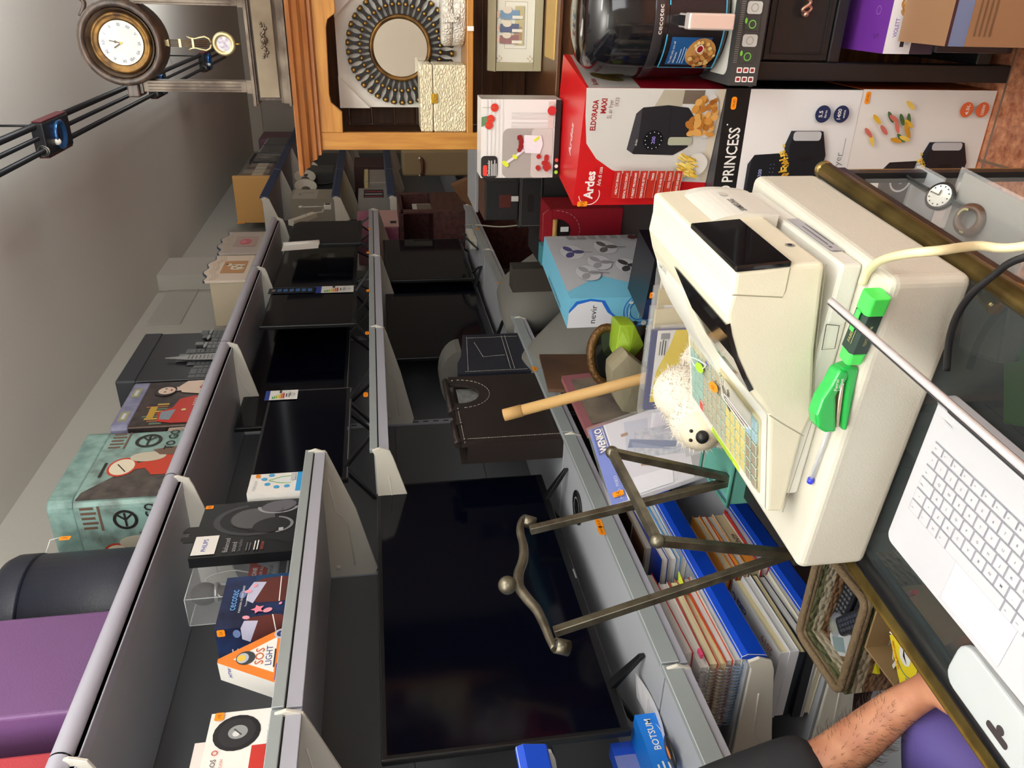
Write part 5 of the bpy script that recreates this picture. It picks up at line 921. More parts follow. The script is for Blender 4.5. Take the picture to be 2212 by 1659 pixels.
bs = mb.build('base', reg, .004)
# printer hump on the far half
hump = [(q.x, q.y) for q in cpath([(*rs(*p, .30), 0) for p in ((1600, 402), (1540, 398), (1490, 404), (1446, 424), (1421, 470), (1415, 545), (1425, 603), (1448, 655), (1473, 695), (1494, 742))], 4)]
zs_ = RZ; mb = MB(); hp = hump+[(hump[-1][0], zb_+.02), (hump[0][0], zb_+.02)]
n = len(hp); sec = [0, .085, .125, .14]; off_ = [.165, .275, .30, .312]; shr = [0, 0, .012, .04]
cx_, cz_ = sum(p[0] for p in hp)/n, sum(p[1] for p in hp)/n; vs_ = []
for o_, k in zip(off_, (1, 1, .965, .86)):
    for p in hp: vs_.append(RP+ur*(cx_+(p[0]-cx_)*k)+Z*(max(cz_+(p[1]-cz_)*k, .002))+vr_*o_)
fs = [(i*n+j, i*n+(j+1) % n, (i+1)*n+(j+1) % n, (i+1)*n+j) for i in range(3) for j in range(n)]+[tuple(range(n)), tuple(3*n+j for j in range(n-1, -1, -1))]
mb.add(vs_, fs, BEIW); hm_ = mb.build('printer_cover', reg, .006, 3)
mb = MB(); q0, q1 = [atp(px, py, RP, V((0, 0, 1))*0+vr_) for px, py in ((1588, 587), (1707, 577))]
# customer display pod
pf = [rs(*p) for p in ((1588, 587), (1709, 575))]; e_ = V((0, 0, 0))+ur*(pf[1][0]-pf[0][0])+Z*(pf[1][1]-pf[0][1]); nrm_ = vr_.cross(e_).normalized(); nrm_ = nrm_ if nrm_.dot(ur) > 0 else -nrm_
o_ = RP+ur*pf[0][0]+Z*pf[0][1]; mb = MB(); mb.obox(o_-nrm_*.001-vr_*.001, e_, vr_*.15, nrm_*.008, mat('display_glass', (12, 13, 16), .06, coat=.4)); mb.build('customer_display', reg, .002)
mb = MB(); gv = pr((150, 144, 122), .6)
g0, g1, g2 = [rs(*p) for p in ((1581, 637), (1690, 642), (1707, 577))]; a = Art(mb, RP, ur, Z, 2); a.line([g0, (g1[0], g1[1]), (g1[0]+.008, g1[1]-.002), g2], .0014, gv)
a.line([rs(1756, 902), rs(1690, 1106)], .0012, gv); a.line([rs(*p) for p in ((1756, 900), (1761, 759), (1775, 637), (1784, 570))], .0012, gv)
a.line([rs(*p) for p in ((1661, 896), (1690, 915), (1735, 941))], .0010, gv)
q_ = [rs(*p) for p in ((1790, 705), (1818, 708), (1808, 757), (1780, 760))]; b2_ = Art(mb, RP+vr_*.006, ur, Z, 2); b2_.line(q_+q_[:1], .0012, pr((70, 64, 56)))
mb.build('seams', reg)
# operator window strip on the staff slope
wp = [rs(*p) for p in ((1570, 700), (1574, 725), (1587, 772), (1606, 815), (1621, 844))]; mb = MB(); WG = mat('dark_window', (16, 16, 18), .08, coat=.3); k = len(wp); vs_ = []
for i, p in enumerate(wp):
    t_ = (V((wp[min(i+1, k-1)][0]-wp[max(i-1, 0)][0], 0, wp[min(i+1, k-1)][1]-wp[max(i-1, 0)][1]))).normalized(); nx, nz = t_.z, -t_.x
    if nz < 0: nx, nz = -nx, -nz
    for o_, h_ in ((-.001, .002), (.185-.02*i, .002)): vs_.append(RP+ur*(p[0]+nx*h_)+Z*(p[1]+nz*h_)+vr_*o_)
    vs_.append(RP+ur*(p[0]-nx*.004)+Z*(p[1]-nz*.004)+vr_*-.001)
mb.add(vs_, [(3*i, 3*i+1, 3*i+4, 3*i+3) for i in range(k-1)]+[(3*i, 3*i+3, 3*i+5, 3*i+2) for i in range(k-1)], WG); mb.build('operator_window', reg)
# lettering, plate, keyhole
mb = MB(); dk = pr((60, 62, 68))
pa, pb_ = hump[0], hump[8]; sv = (ur*(pb_[0]-pa[0])+Z*(pb_[1]-pa[1])); a = Art(mb, RP+ur*pa[0]+Z*pa[1]+vr_*.165, vr_, sv, 24); a.text('SAMSUNG', .012, sv.length*.55, .013, dk, 'L', .015, width=.05); a.disc(.085, sv.length*.62, .009, pr((206, 204, 194), .3), .006)
pa, pb_ = hump[21], hump[16]; sv = ur*(pb_[0]-pa[0])+Z*(pb_[1]-pa[1]); a = Art(mb, RP+ur*pa[0]+Z*pa[1]+vr_*.275, -vr_, sv, 24); a.text('SAMSUNG', .004, .002, .008, pr((120, 122, 124)), 'L', .01, width=.034)
mb.build('lettering', reg)
mb = MB(); pa, pb_ = prof_[5], prof_[6]; sv = ur*(pb_[0]-pa[0])+Z*(pb_[1]-pa[1]); a = Art(mb, RP+ur*(s1+.001)+vr_*.03, vr_, Z, 3); a.rect(.02, .003, .14, zb_+.004, pr((172, 172, 178))); a.rect(.03, .012, .035, zb_, pr((90, 90, 96))); a.lines(.04, .13, zb_-.002, 5, .008, .002, pr((100, 100, 108)), 3); mb.build('rating_plate', reg)
mb = MB(); a = Art(mb, RP+ur*pa[0]+Z*pa[1], vr_, sv, 3); a.disc(.06, .016, .006, pr((150, 150, 146), .2)); a.disc(.06, .016, .003, BLACK); mb.build('key_lock', reg)
# keyboard deck
d0, d1 = prof_[-2], prof_[-1]; DO = RP+ur*d1[0]+Z*d1[1]; dw = ur*(d0[0]-d1[0])+Z*(d0[1]-d1[1]); DW = dw.length; dw.normalize()
mb = MB(); a = Art(mb, DO+vr_*RD, -vr_, dw, 4); L_ = RD; a.rect(.001, .001, L_-.004, DW*.99, BEIW); a.rrect(.012, .016, L_-.02, DW*.88, .008, mat('key_cover', (196, 186, 146), .25)); mb.build('keyboard_panel', reg)
mb = MB(); cols = [(150, 178, 166)]*3+[(176, 166, 142)]*5+[(206, 192, 122)]*4+[(150, 140, 122)]*2
cw = (L_-.044)/14; rw = (DW*.80-.016)/6
for c_ in range(14):
    for r_ in range(6):
        cl_ = cols[c_]
        if c_ < 3 and r_ == 5: cl_ = (190, 180, 150)
        if c_ == 2 and r_ == 0: cl_ = (214, 90, 80)
        if c_ > 11 and r_ > 3: cl_ = (150, 178, 190)
        o_ = DO+vr_*(RD-.018-cw*c_)+dw*(.022+rw*r_); up = dw.cross(-vr_)*-1; up = up if up.z > 0 else -up
        mb.obox(o_+up*.0006-vr_*.001, -vr_*(cw-.003), dw*(rw-.003), up*.0045, pr(cl_, .35))
mb.build('keys', reg, .0008, 1)
mb = MB(); a = Art(mb, DO+vr_*RD, -vr_, dw, 7); a.rect(.10, .001, .21, .012, pr((196, 232, 60))); a.lines(.105, .2, .009, 2, .004, .0015, pr((110, 130, 60)), 3); mb.build('yellow_label', reg)
# cards and keys in the window gap
up = dw.cross(-vr_); up = up if up.z > 0 else -up
def onreg(s_, q, h_): return DO+vr_*(RD-s_)+dw*q+up*h_
cn_ = (up*.75-dw*.66).normalized(); CP = onreg(.16, DW*.80, .008)
def gapcard(name, label, pxs, off, tint, group, art=None):
    q = [atp(*p, CP+cn_*off, cn_) for p in pxs]; t = thing(name, label, 'card', sum(q, V((0, 0, 0)))/4, group); mb = MB(); mb.add(q+[p-cn_*.0008 for p in q], [(0, 1, 2, 3), (7, 6, 5, 4), (0, 4, 5, 1), (1, 5, 6, 2), (2, 6, 7, 3), (3, 7, 4, 0)], tint)
    pt = lambda a_, b_: q[0].lerp(q[1], a_).lerp(q[3].lerp(q[2], a_), b_)+cn_*.0006
    def cell(a0, b0, a1, b1, c_): mb.add([pt(a0, b0), pt(a1, b0), pt(a1, b1), pt(a0, b1)], [(0, 1, 2, 3)], c_)
    if art: art(cell)
    mb.build('card', t); return t
def blue_art(cell):
    for i in range(6):
        for j in range(5): cell(.08+.15*i, .1+.18*j, .18+.15*i, .16+.18*j, pr((140, 140, 236)))
def white_art(cell):
    cell(.1, .66, .9, .84, pr((232, 120, 50)))
    for i in range(6): cell(.1, .1+.085*i, .55+.06*(i % 4), .125+.085*i, pr((120, 126, 160)))
    cell(.7, .88, .9, .95, pr((110, 116, 140)))
gapcard('business_card', 'rearmost white card in the stack below the register window', ((1568, 774), (1620, 862), (1622, 928), (1562, 850)), -.006, pr((232, 232, 234)), 'cards tucked under the register window')
gapcard('business_card', 'cream card behind the front business card', ((1560, 776), (1614, 861), (1615, 927), (1560, 852)), -.003, pr((240, 220, 206)), 'cards tucked under the register window')
gapcard('business_card', 'front white business card standing below the register window', ((1552, 778), (1608, 862), (1607, 925), (1559, 856)), 0, pr((236, 234, 238)), 'cards tucked under the register window', white_art)
gapcard('blue_card', 'blue printed card tucked in below the register window', ((1521, 734), (1556, 786), (1556, 821), (1523, 782)), .002, pr((50, 40, 200), .35), None, blue_art)
kx = at(1600, 856, y=(RP+vr_*.03).y); kx = onreg(.255, DW*.97, .034); t = thing('register_key', 'steel key stuck in the register lock', 'key', kx); KM = mat('key_steel', (150, 144, 130), .3, metal=.8)
mb = MB(); ka, kb = (vr_*.8-dw*.5+up*.2).normalized(), (dw*.8+vr_*.5).normalized(); mb.prism([(-.011, 0), (.011, 0), (.013, -.010), (.008, -.022), (-.008, -.022), (-.013, -.010)], kx, kb, -up*.3+ka*-1*.0+(-dw*.9).normalized(), up*.002, KM); mb.obox(kx-kb*.003, kb*.006, dw*.02, up*.002, KM); mb.build('key_head', t)
for k, (s_, c_, tx, l) in enumerate(((.075, (176, 236, 60), '', 'lime green oval key tag on the register keyboard'), (.135, (255, 150, 40), 'CLS', 'orange oval key tag beside the blue card'))):
    mb = MB(); c = onreg(s_, DW*.66, .010); n = 16; e1, e2 = (-vr_*.9+dw*.35).normalized(), (dw*.9+vr_*.35).normalized(); pts = [(.018*math.cos(i*6.283/n), .0085*math.sin(i*6.283/n)) for i in range(n)]; mb.prism(pts, c, e1, e2, up*.0012, pr(c_)); 
    if tx: Art(mb, c+up*.0012, e1, e2, 2).text(tx, 0, -.003, .008, pr((130, 60, 20)), 'C')
    if k == 0: mb.tube(cpath([c+e1*.015+up*.001, c+e1*.03+e2*.01, c-e1*.02+e2*.015+up*.004, c-e1*.026, c-e1*.01]), .0008, WHITE, 5)
    solo(mb, 'key_tag', l, 'key tag', 'oval key tags on the register')
# stapler, highlighter, pen, tape on the drawer
t = thing('stapler', 'green stapler standing on the cash drawer beside the register', 'stapler', at(1800, 870, z=DT)); GR = mat('green_plastic', (40, 178, 78), .25, coat=.3)
sA, sB = at(1812, 935, z=DT+.012), at(1838, 800, z=DT+.012); sd_ = (sB-sA); sd_.z = 0; sl_ = sd_.length*1.02; sd_.normalize(); sn = V((-sd_.y, sd_.x, 0))
mb = MB(); side = [(0, .014), (.0, .03), (.01, .042), (.03, .047), (.055, .043), (.075, .034), (.095, .028), (.1, .026), (.1, .014), (.085, .012), (.06, .024), (.02, .018)]; k = sl_/.1
mb.prism([(p[0]*k, p[1]) for p in side], sA-sn*.0-Z*.012, sd_, Z, sn*.024, GR); mb.build('top_arm', t, .005, 3)
mb = MB(); mb.prism([(0.002, 0), (.002, .006), (.03, .009), (.085, .012), (.1, .024), (.104, .012), (.1, 0)], sA-Z*.0119+sn*.001, sd_*k, Z, sn*.022, GR); mb.build('base_arm', t, .003, 2)
mb = MB(); mb.prism([(.006, .010), (.006, .015), (.05, .018), (.08, .018), (.08, .014)], sA-Z*.0119+sn*.004, sd_*k, Z, sn*.016, mat('staple_steel', (190, 176, 150), .25, metal=.9)); mb.build('magazine', t, .001, 1)
mb = MB(); a = Art(mb, sA-Z*.012, sd_, Z, 3); a.text('Petrus', sl_*.68, .026, .006, WHITE, 'L', .01); a.text('Lilliput', sl_*.68, .020, .006, WHITE, 'L', .01); mb.build('lettering', t)
hA, hB = at(1836, 778, z=DT+.013), at(1895, 634, z=DT+.013); hd = (hB-hA).normalized(); hl = (hB-hA).length; t = thing('highlighter', 'fluorescent green highlighter with dark barrel on the cash drawer', 'marker', (hA+hB)/2-Z*.013)
LG = mat('neon_green', (76, 232, 92), .35); DG = mat('dark_green_barrel', (36, 58, 50), .35); sd2 = V((-hd.y, hd.x, 0)); rb_ = lambda: [(-.0125, -.009), (-.009, -.0125), (.009, -.0125), (.0125, -.009), (.0125, .009), (.009, .0125), (-.009, .0125), (-.0125, .009)]
mb = MB(); mb.prism(rb_(), hA+hd*.018, sd2, Z, hd*(hl*.56), DG); a = Art(mb, hA+hd*.03+Z*.0127-sd2*.006, hd, sd2, 2); a.text('FABER-CASTELL', .0, .003, .007, pr((176, 170, 110)), 'L', .005, width=hl*.45); a.lines(.0, hl*.3, .0, 1, .004, .001, pr((150, 150, 110))); a = Art(mb, hA+hd*.03-sd2*.01266+Z*.0, hd, Z, 2); a.text('TEXTLINER 48', 0, -.002, .005, pr((176, 170, 110)), 'L', .005, width=hl*.3); mb.build('barrel', t, .001, 1)
mb = MB(); mb.prism([(p[0]*.92, p[1]*.92) for p in rb_()], hA, sd2, Z, hd*.0178, LG); mb.build('end_plug', t, .003); mb = MB(); mb.prism([(p[0]*1.05, p[1]*1.05) for p in rb_()], hA+hd*(.018+hl*.56+.0002), sd2, Z, hd*(hl*.44-.018), LG); mb.obox(hA+hd*(hl*.47)-sd2*.004+Z*.0132, hd*hl*.3, sd2*.008, Z*.003, LG); mb.build('cap', t, .003, 3)
pA, pB = at(1752, 1035, z=DT+.005), at(1808, 880, z=DT+.005); mb = MB(); mb.tube([pA, pB], .0036, M_CLEAR2, 8); mb.tube([pA+(pB-pA)*.02, pB], .0014, pr((200, 204, 220)), 6); pn = thing('ball_pen', 'clear ballpoint pen with blue end lying against the register base', 'pen', (pA+pB)/2-Z*.005); mb.build('barrel', pn)
mb = MB(); d_ = (pB-pA).normalized(); mb.tube([pA-d_*.006, pA+d_*.001], .0046, pr((50, 60, 220), .3), 10); mb.build('end_plug', pn)
mb = MB(); q = BL+vd*.12+ud*.05+Z*(DT-CT+.0005); 
for k in range(2): mb.obox(q+vd*.02*k, (ud*.7+vd*.7)*.05, (vd*.7-ud*.7)*.016, Z*(.0006+.0002*k), M_CLEAR2)
solo(mb, 'tape_strip', 'crossed strips of clear tape on the corner of the cash drawer', 'tape')
# cords
def cord(pts, r_, mt, name, label, n=8): mb = MB(); mb.tube(cpath(pts, 8), r_, mt, n); return solo(mb, name, label, 'cable')
q = [at(1862, 612, z=DT+.006), at(1876, 585, z=DT+.006), at(1905, 562, z=DT+.012), at(1960, 548, z=DT+.02), at(2030, 541, z=DT+.0), at(2110, 531, z=.97), at(2212, 532, z=.94)]
q.append(q[-1]+V((.06, -.1, -.04))); cord(q, .0052, mat('cream_cord', (224, 212, 170), .4), 'power_cable', 'cream power cable leaving the register across the brass rail')
q = [at(2045, 800, z=.935), at(2050, 740, z=.94), at(2064, 690, z=.945), at(2095, 640, z=.95), at(2150, 592, z=.945), at(2212, 556, z=.94)]; q.append(q[-1]+V((.05, -.08, -.03))); cord(q, .0042, pr((30, 31, 34), .35), 'laptop_cable', 'black laptop cable looping behind the cash drawer')
# ================================================================ laptop
LW, LD = .36, .236; la = V((.085, .9964, 0)); lb = V((.9964, -.085, 0))
LO = at(1912, 1160, z=CT+.018); LO.z = CT; O = LO-la*LW       # near front corner; la runs far, lb runs to the hinge
lap = thing('laptop', 'open white laptop on the glass counter beside the cash drawer', 'laptop', O+la*LW/2+lb*LD/2)
LWM = mat('laptop_white', (192, 192, 198), .35, coat=.1); LKM = mat('laptop_key', (192, 192, 198), .45); LSI = mat('laptop_silver', (196, 190, 192), .3, metal=.35); LDK = pr((34, 34, 40), .35)
mb = MB(); mb.prism(rrpts(0, 0, LW, LD, .014), O+Z*.003, la, lb, Z*.015, LWM); mb.build('base', lap, .003, 3)
top = lambda s_, q, h_=.0181: O+la*s_+lb*q+Z*h_
mb = MB(); a = Art(mb, top(LW, 0), -la, lb, 1); pw_ = .105; px0 = LW*.5-.062; a.rrect(px0, .010, px0+pw_, .076, .003, mat('touchpad', (208, 208, 214), .4)); gl_ = pr((188, 186, 194)); a.line([(px0, .024), (px0+pw_, .024)], .0008, gl_); a.line([(px0, .010), (px0, .076), (px0+pw_, .076), (px0+pw_, .010), (px0, .010)], .0006, gl_); mb.build('touchpad', lap)
kb_ = [("esc", "f1", "f2", "f3", "f4", "f5", "f6", "f7", "f8", "f9", "f10", "f11", "f12", "del"), ("º", "1", "2", "3", "4", "5", "6", "7", "8", "9", "0", "'", "¡", "<-"), ("tab", "Q", "W", "E", "R", "T", "Y", "U", "I", "O", "P", "`", "+", ""), ("bloq", "A", "S", "D", "F", "G", "H", "J", "K", "L", "Ñ", "´", "ç", "int"), ("^", "<", "Z", "X", "C", "V", "B", "N", "M", ",", ".", "-", "^", ""), ("ctrl", "fn", "H", "alt", "", "alt", "ctrl", "<", "^", ">")]
kt = pr((110, 110, 122)); pit = .0192; rw_ = .0186; y0_ = .172; rt_ = .0112
mb = MB(); ar = None
for r_, row in enumerate(kb_):
    h_ = .0105 if r_ == 0 else .0158; y = y0_+.004-(0 if r_ == 0 else .0125+rw_*(r_-1))-(0 if r_ == 0 else .003); x = .022
    wid = {0: [1]*14, 1: [.85]+[1]*12+[1.6], 2: [1.2]+[1]*12+[1.25], 3: [1.45]+[1]*12+[1], 4: [1.1, 1]+[1]*10+[1.9, .4], 5: [1.15, .95, .95, .95, 5.2, .95, .95, .95, .95, 1]}[r_]
    for c_, s_ in enumerate(row):
        ww = pit*wid[c_]*(.99 if r_ else .965); o_ = top(LW-x, y, .0186)
        mb.obox(o_, -la*(ww-.0028), -lb*h_, Z*.0016, LKM)
        Art(mb, o_+Z*.0016-lb*h_, -la, lb, 1).text(s_, (ww-.0028)/2 if len(s_) == 1 else .003, h_*.38, .0052 if len(s_) == 1 else .003, kt, 'C' if len(s_) == 1 else 'L', .01) if s_ else None
        if r_ == 5 and s_ == 'H': pass
        x += ww
mb.build('keyboard', lap)
mb = MB(); a = Art(mb, top(LW, 0), -la, lb, 1); sh = pr((176, 174, 186))
for r_, row in enumerate(kb_):
    h_ = .0105 if r_ == 0 else .0158; y = y0_+.004-(0 if r_ == 0 else .0125+rw_*(r_-1))-(0 if r_ == 0 else .003); a.rect(.0205, y-h_-.0012, .022+pit*14.35, y+.0012, pr((140, 139, 150)))  # strips painted darker as the shade between the keys
a.rrect(.022, .205, .036, .2085, .001, gl_); mb.build('key_gap_shade', lap)
HG = O+lb*(LD-.006)+Z*.021; ang = math.radians(36); lv = lb*math.sin(ang)+Z*math.cos(ang); ln = lb*math.cos(ang)-Z*math.sin(ang)
mb = MB(); mb.prism(rrpts(0, 0, LW, .232, .01), HG, la, lv, ln*.0075, LSI); lid = mb.build('lid', lap, .003, 3)
mb = MB(); mb.prism(rrpts(.002, .002, LW-.002, .23, .009), HG-ln*.0002, la, lv, -ln*.001, LDK); mb.prism(rrpts(.014, .02, LW-.014, .218, .003), HG-ln*.0013, la, lv, -ln*.0003, mat('laptop_screen', (10, 11, 14), .2)); mb.build('screen', lid)
mb = MB(); mb.tube([HG+la*.03, HG+la*(LW-.03)], .0075, LDK, 10); mb.tube([HG+la*(LW-.028), HG+la*(LW-.010)], .0072, LWM, 10); mb.tube([HG+la*.010, HG+la*.028], .0072, LWM, 10); mb.build('hinge', lap)
mb = MB(); 
for s_ in (.03, LW-.03):
    for q in (.03, LD-.03): mb.lathe([(0, 0), (.008, 0), (.008, .004), (0, .004)], LDK, O+la*s_+lb*q, Z, 12)
mb.build('rubber_foot', lap)
# clear tray beside the laptop front
p = at(2160, 1560, z=CT+.001); mb = MB(); CTR = mat('frosted_tray', (206, 212, 214), .15, alpha=.75); mb.prism(rrpts(0, 0, .16, .07, .02), p-vc*.08-uc*.02, vc, uc, Z*.012, CTR); a = Art(mb, p-vc*.08-uc*.02+Z*.012, vc, uc, -3); a.rrect(.05, .012, .085, .022, .004, pr((60, 54, 56))); a.disc(.067, .026, .006, pr((60, 54, 56)))
solo(mb, 'blister_pack', 'clear blister pack with hanging hole at the front edge of the laptop', 'pack', None, .003)
# ================================================================ notebooks and catalogues on the blue-railed shelves
WIRE = mat('wire_silver', (190, 192, 198), .25, metal=.8); PAGE = lambda c: mat('page_edges_%d' % c[0], c, .7, mix=tuple(int(v*.86) for v in c), mscale=160, stretch=(.02, .02, 1))
def volume(name, label, x1, y0, y1, z0, th, w_, cover, page=(232, 228, 214), coil=None, group=None, rot=0, spine=None, cat='notebook', art=None):
    t = thing(name, label, cat, (x1-w_/2, (y0+y1)/2, z0), group); c, s_ = math.cos(math.radians(rot)), math.sin(math.radians(rot)); T = Matrix.Translation((x1, y0, z0)) @ Matrix.Rotation(math.radians(rot), 4, 'Z')
    k = .0014; mb = MB(T); mb.b2((-w_+.003, .004, k), (-.003, y1-y0-.004, th-k), PAGE(page)); mb.build('pages', t)
    mb = MB(T); mb.b2((-w_, 0, 0), (0, y1-y0, k), cover); mb.b2((-w_, 0, th-k), (0, y1-y0, th), cover)
    if spine: mb.b2((-w_, 0, k), (0, .0025, th-k), spine)
    if art: art(mb, T, w_, y1-y0, th)
    mb.build('cover', t)
    if coil:
        mb = MB(T); n = int(w_/.0105); pts = []
        for i in range(n):
            x = -w_+.006+i*(w_-.012)/n
            for q in range(8): a_ = q/8*2*math.pi; pts.append((x+.0085*q/8*.9, -.002+.007*math.cos(a_), th/2+(th/2+.002)*math.sin(a_)))
        mb.tube(pts, .0014, coil, 4); mb.build('spiral', t)
    return t
z = .8365
specs = [('spiral notebook with dark blue coil lowest in the pile beside the blue rail', .020, (226, 222, 214), pr((210, 206, 196)), pr((120, 150, 190), .3)),
         ('orange-red covered spiral notebook second from the bottom of the pile', .018, (226, 216, 186), pr((206, 66, 36)), WIRE), ('worn cream spiral notebook in the middle of the pile', .016, (222, 208, 164), pr((196, 150, 110)), WIRE),
         ('thick wavy-paged spiral notebook under the pink tabbed one', .022, (230, 218, 176), pr((178, 60, 50)), WIRE), ('spiral notebook with a pink tab, just below the red binder', .022, (226, 220, 200), pr((214, 210, 206)), WIRE)]
for i, (l, th, pg, cv, co) in enumerate(specs):
    t = volume('spiral_notebook', l, -1.345-.003*i, 1.192+.004*(i % 2), 1.47+.01*(i % 3), z, th, .215, cv, pg, co, 'spiral notebooks piled on the upper blue shelf', rot=1.5*((i % 3)-1)); z += th+.0006
    if i == 4: mb = MB(); mb.obox((-1.347, 1.21, z-.012), Y*.02, X*.012, Z*.006, pr((236, 80, 130))); mb.build('pink_tab', t)
    if i == 2: mb = MB(); mb.prism([(0, 0), (.05, .006), (.055, .03), (.02, .024), (.005, .03)], (-1.352, 1.42, z-.004), Y, X, Z*.0015, pr((222, 240, 70))); mb.build('yellow_tab', t)
volume('ring_binder', 'bright red binder lying on top of the spiral notebooks', -1.352, 1.235, 1.53, z, .028, .23, pr((206, 34, 24), .35), (238, 236, 230), None, None, 3, None, 'binder')
z = .8365
for i, (l, th, c_) in enumerate((('white catalogue lowest of the flat pile beyond the notebooks', .016, (230, 230, 234)), ('light blue catalogue in the flat pile beyond the notebooks', .014, (70, 150, 214)), ('white brochure in the flat pile beyond the notebooks', .02, (226, 228, 236)), ('dark blue catalogue on top of the flat pile beyond the notebooks', .02, (26, 50, 140)))):
    volume('catalogue', l, -1.34, 1.545, 1.80, z, th, .21, pr(c_, .3), (226, 230, 238), None, 'catalogues on the upper blue shelf', 2*i-2, None, 'catalogue'); z += th+.0008
# dark multi photo frame behind
t = thing('photo_frame', 'dark brown multi-window photo frame lying behind the blue catalogues', 'picture frame', (-1.5, 1.87, .9085)); mb = MB(); fz = .9095; x0, x1, y0, y1 = -1.62, -1.36, 1.62, 2.10
mb.b2((x0, y0, fz), (x1, y1, fz+.014), pr((172, 164, 150), .5)); 
for i in range(3):
    for j in range(4): mb.b2((x0+.014+i*.082, y0+.014+j*.116, fz+.0141), (x0+.084+i*.082, y0+.118+j*.116, fz+.0152), pr(((62, 40, 32), (40, 28, 24), (96, 62, 44))[(i+j) % 3], .3))
mb.build('frame', t)
# lower blue shelf
def cata_art(mb, T, w_, l_, th):
    R_ = T.to_3x3(); a = Art(mb, T @ V((-w_, l_, th)), R_ @ V((0, -1, 0)), R_ @ V((1, 0, 0)), 2)
    return a
def front_art(mb, T, w_, l_, th):
    M2 = MB(T); a = Art(mb, (0, 0, th), Y, -X, 2)          # local coordinates: reads along +Y, up towards the back
    a.text('cata', .17, .03, .03, pr((60, 80, 170)), 'L', .02, width=.055); a.ring(.245, .042, .008, .012, pr((60, 80, 170)), 16, .6, 5.7); a.text('2019', .03, .02, .028, pr((190, 90, 60)), 'L', 0, width=.055)
    for i, (x, y, w2, h2) in enumerate(((.16, .09, .05, .06), (.09, .08, .06, .09), (.05, .12, .05, .07), (.1, .18, .08, .05), (.03, .2, .05, .03))): a.rect(x, y, x+w2, y+h2, pr(((110, 112, 118), (70, 72, 84), (54, 56, 66), (130, 132, 138), (90, 92, 100))[i], .35))
    b_ = Art(mb, (-.01, 0, 0), -X, Z, 3); b_.l = 16; b_.text('cata', .03, th*.28, th*.55, pr((60, 80, 170)), 'L', .02, width=.03)
z = .6315; pile = [('catalogue with pale ivory cover lowest in the near catalogue pile', .016, (236, 230, 206), pr((226, 222, 206)), None), ('thin grey booklet near the bottom of the near catalogue pile', .008, (214, 214, 212), pr((200, 200, 198)), pr((160, 160, 158))),
   ('black spined catalogue with small red square in the near pile', .022, (228, 228, 226), pr((24, 24, 28), .3), pr((22, 22, 26), .3)), ('dark blue-black catalogue in the middle of the near pile', .016, (222, 224, 228), pr((26, 32, 40), .3), pr((26, 32, 40), .3)),
   ('white catalogue second from the top of the near pile', .022, (228, 228, 232), pr((228, 228, 234), .3), pr((228, 228, 236), .3)), ('white product catalogue with grey photo squares and 2019, top of the near pile', .022, (230, 230, 232), pr((224, 224, 228), .3), pr((226, 226, 232), .3))]
for i, (l, th, pg, cv, sp) in enumerate(pile):
    t = volume('catalogue', l, -1.343-.004*(i % 2), 1.186+.003*i, 1.462, z, th, .21, cv, pg, None, 'catalogues in the near pile of the lower blue shelf', 1.2*((i % 3)-1), sp, 'catalogue', front_art if i == 5 else None)
    if i == 2: mb = MB(); a = Art(mb, (-1.37, 1.191, z), -X, Z, 8); a.rect(0, .003, .02, th-.003, pr((190, 30, 34))); a.rect(.004, .009, .016, .013, WHITE); mb.build('red_label', t)
    if i == 4: mb = MB(); a = Art(mb, (-1.365, 1.197, z), -X, Z, 8); a.text('cata', 0, th*.25, th*.55, pr((60, 80, 170)), 'L', .02, width=.035); mb.build('lettering', t)
    z += th+.0007
z = .6315
for i, (l, th, c_, pg, x_) in enumerate((('red folder lowest of the orange and white folders', .02, (190, 36, 40), (232, 230, 226), -1.345), ('thick white document box file under the orange folders', .035, (232, 230, 228), (222, 220, 216), -1.35), ('orange folder in the middle of the folder pile', .02, (236, 150, 40), (214, 196, 160), -1.345), ('red edged white folder in the folder pile', .018, (186, 40, 46), (236, 236, 236), -1.36), ('orange folder with open white flap on top of the folder pile', .022, (240, 160, 44), (220, 206, 176), -1.352))):
    t = volume('document_folder', l, x_, 1.485+.004*i, 1.735, z, th, .22, pr(c_, .4), pg, None, 'folders on the lower blue shelf', 2*((i % 3)-1), None, 'folder'); z += th+.0007
    if i == 4: mb = MB(); mb.prism([(0, 0), (.23, 0), (.2, .035), (.02, .03)], (x_-.03, 1.5, z), Y, (X*.5+Z*.86), Z*.001, WHITE); mb.build('flap', t)
    if i == 1: mb = MB(); a = Art(mb, (x_+.001, 1.49, z-th), Y, Z, 6); a.rect(.02, .004, .07, .03, pr((240, 150, 50))); a.text('UNTP', .1, .008, .018, INK, 'L', .02); mb.build('lettering', t)
# ================================================================ iron easel on a dark stand behind the cash drawer
IR = mat('brushed_iron', (120, 114, 98), .32, metal=.75, mix=(88, 82, 70), mscale=30); es = .92
mb = MB(); mb.b2((-.882, .985, 0), (-.838, 1.215, es-.012), pr((34, 33, 34), .6)); mb.b2((-.886, .975, es-.012), (-.835, 1.225, es-.0005), pr((30, 29, 30), .5)); solo(mb, 'plant_stand', 'narrow dark stand hidden behind the cash drawer, carrying the iron easel', 'stand', None, .003)
t = thing('iron_easel', 'brushed iron tabletop easel with scrolled top and ball finials', 'easel', (-.87, 1.1, es)); B1, B2 = V((-.858, 1.205, es+.004)), V((-.866, .985, es+.004))
def ray_at(px, py, y): return at(px, py, y=y)
T1, T2 = ray_at(1145, 1145, 1.18), ray_at(1197, 1365, .957); b1, b2 = ray_at(1322, 977, 1.2), ray_at(1420, 1168, .935)
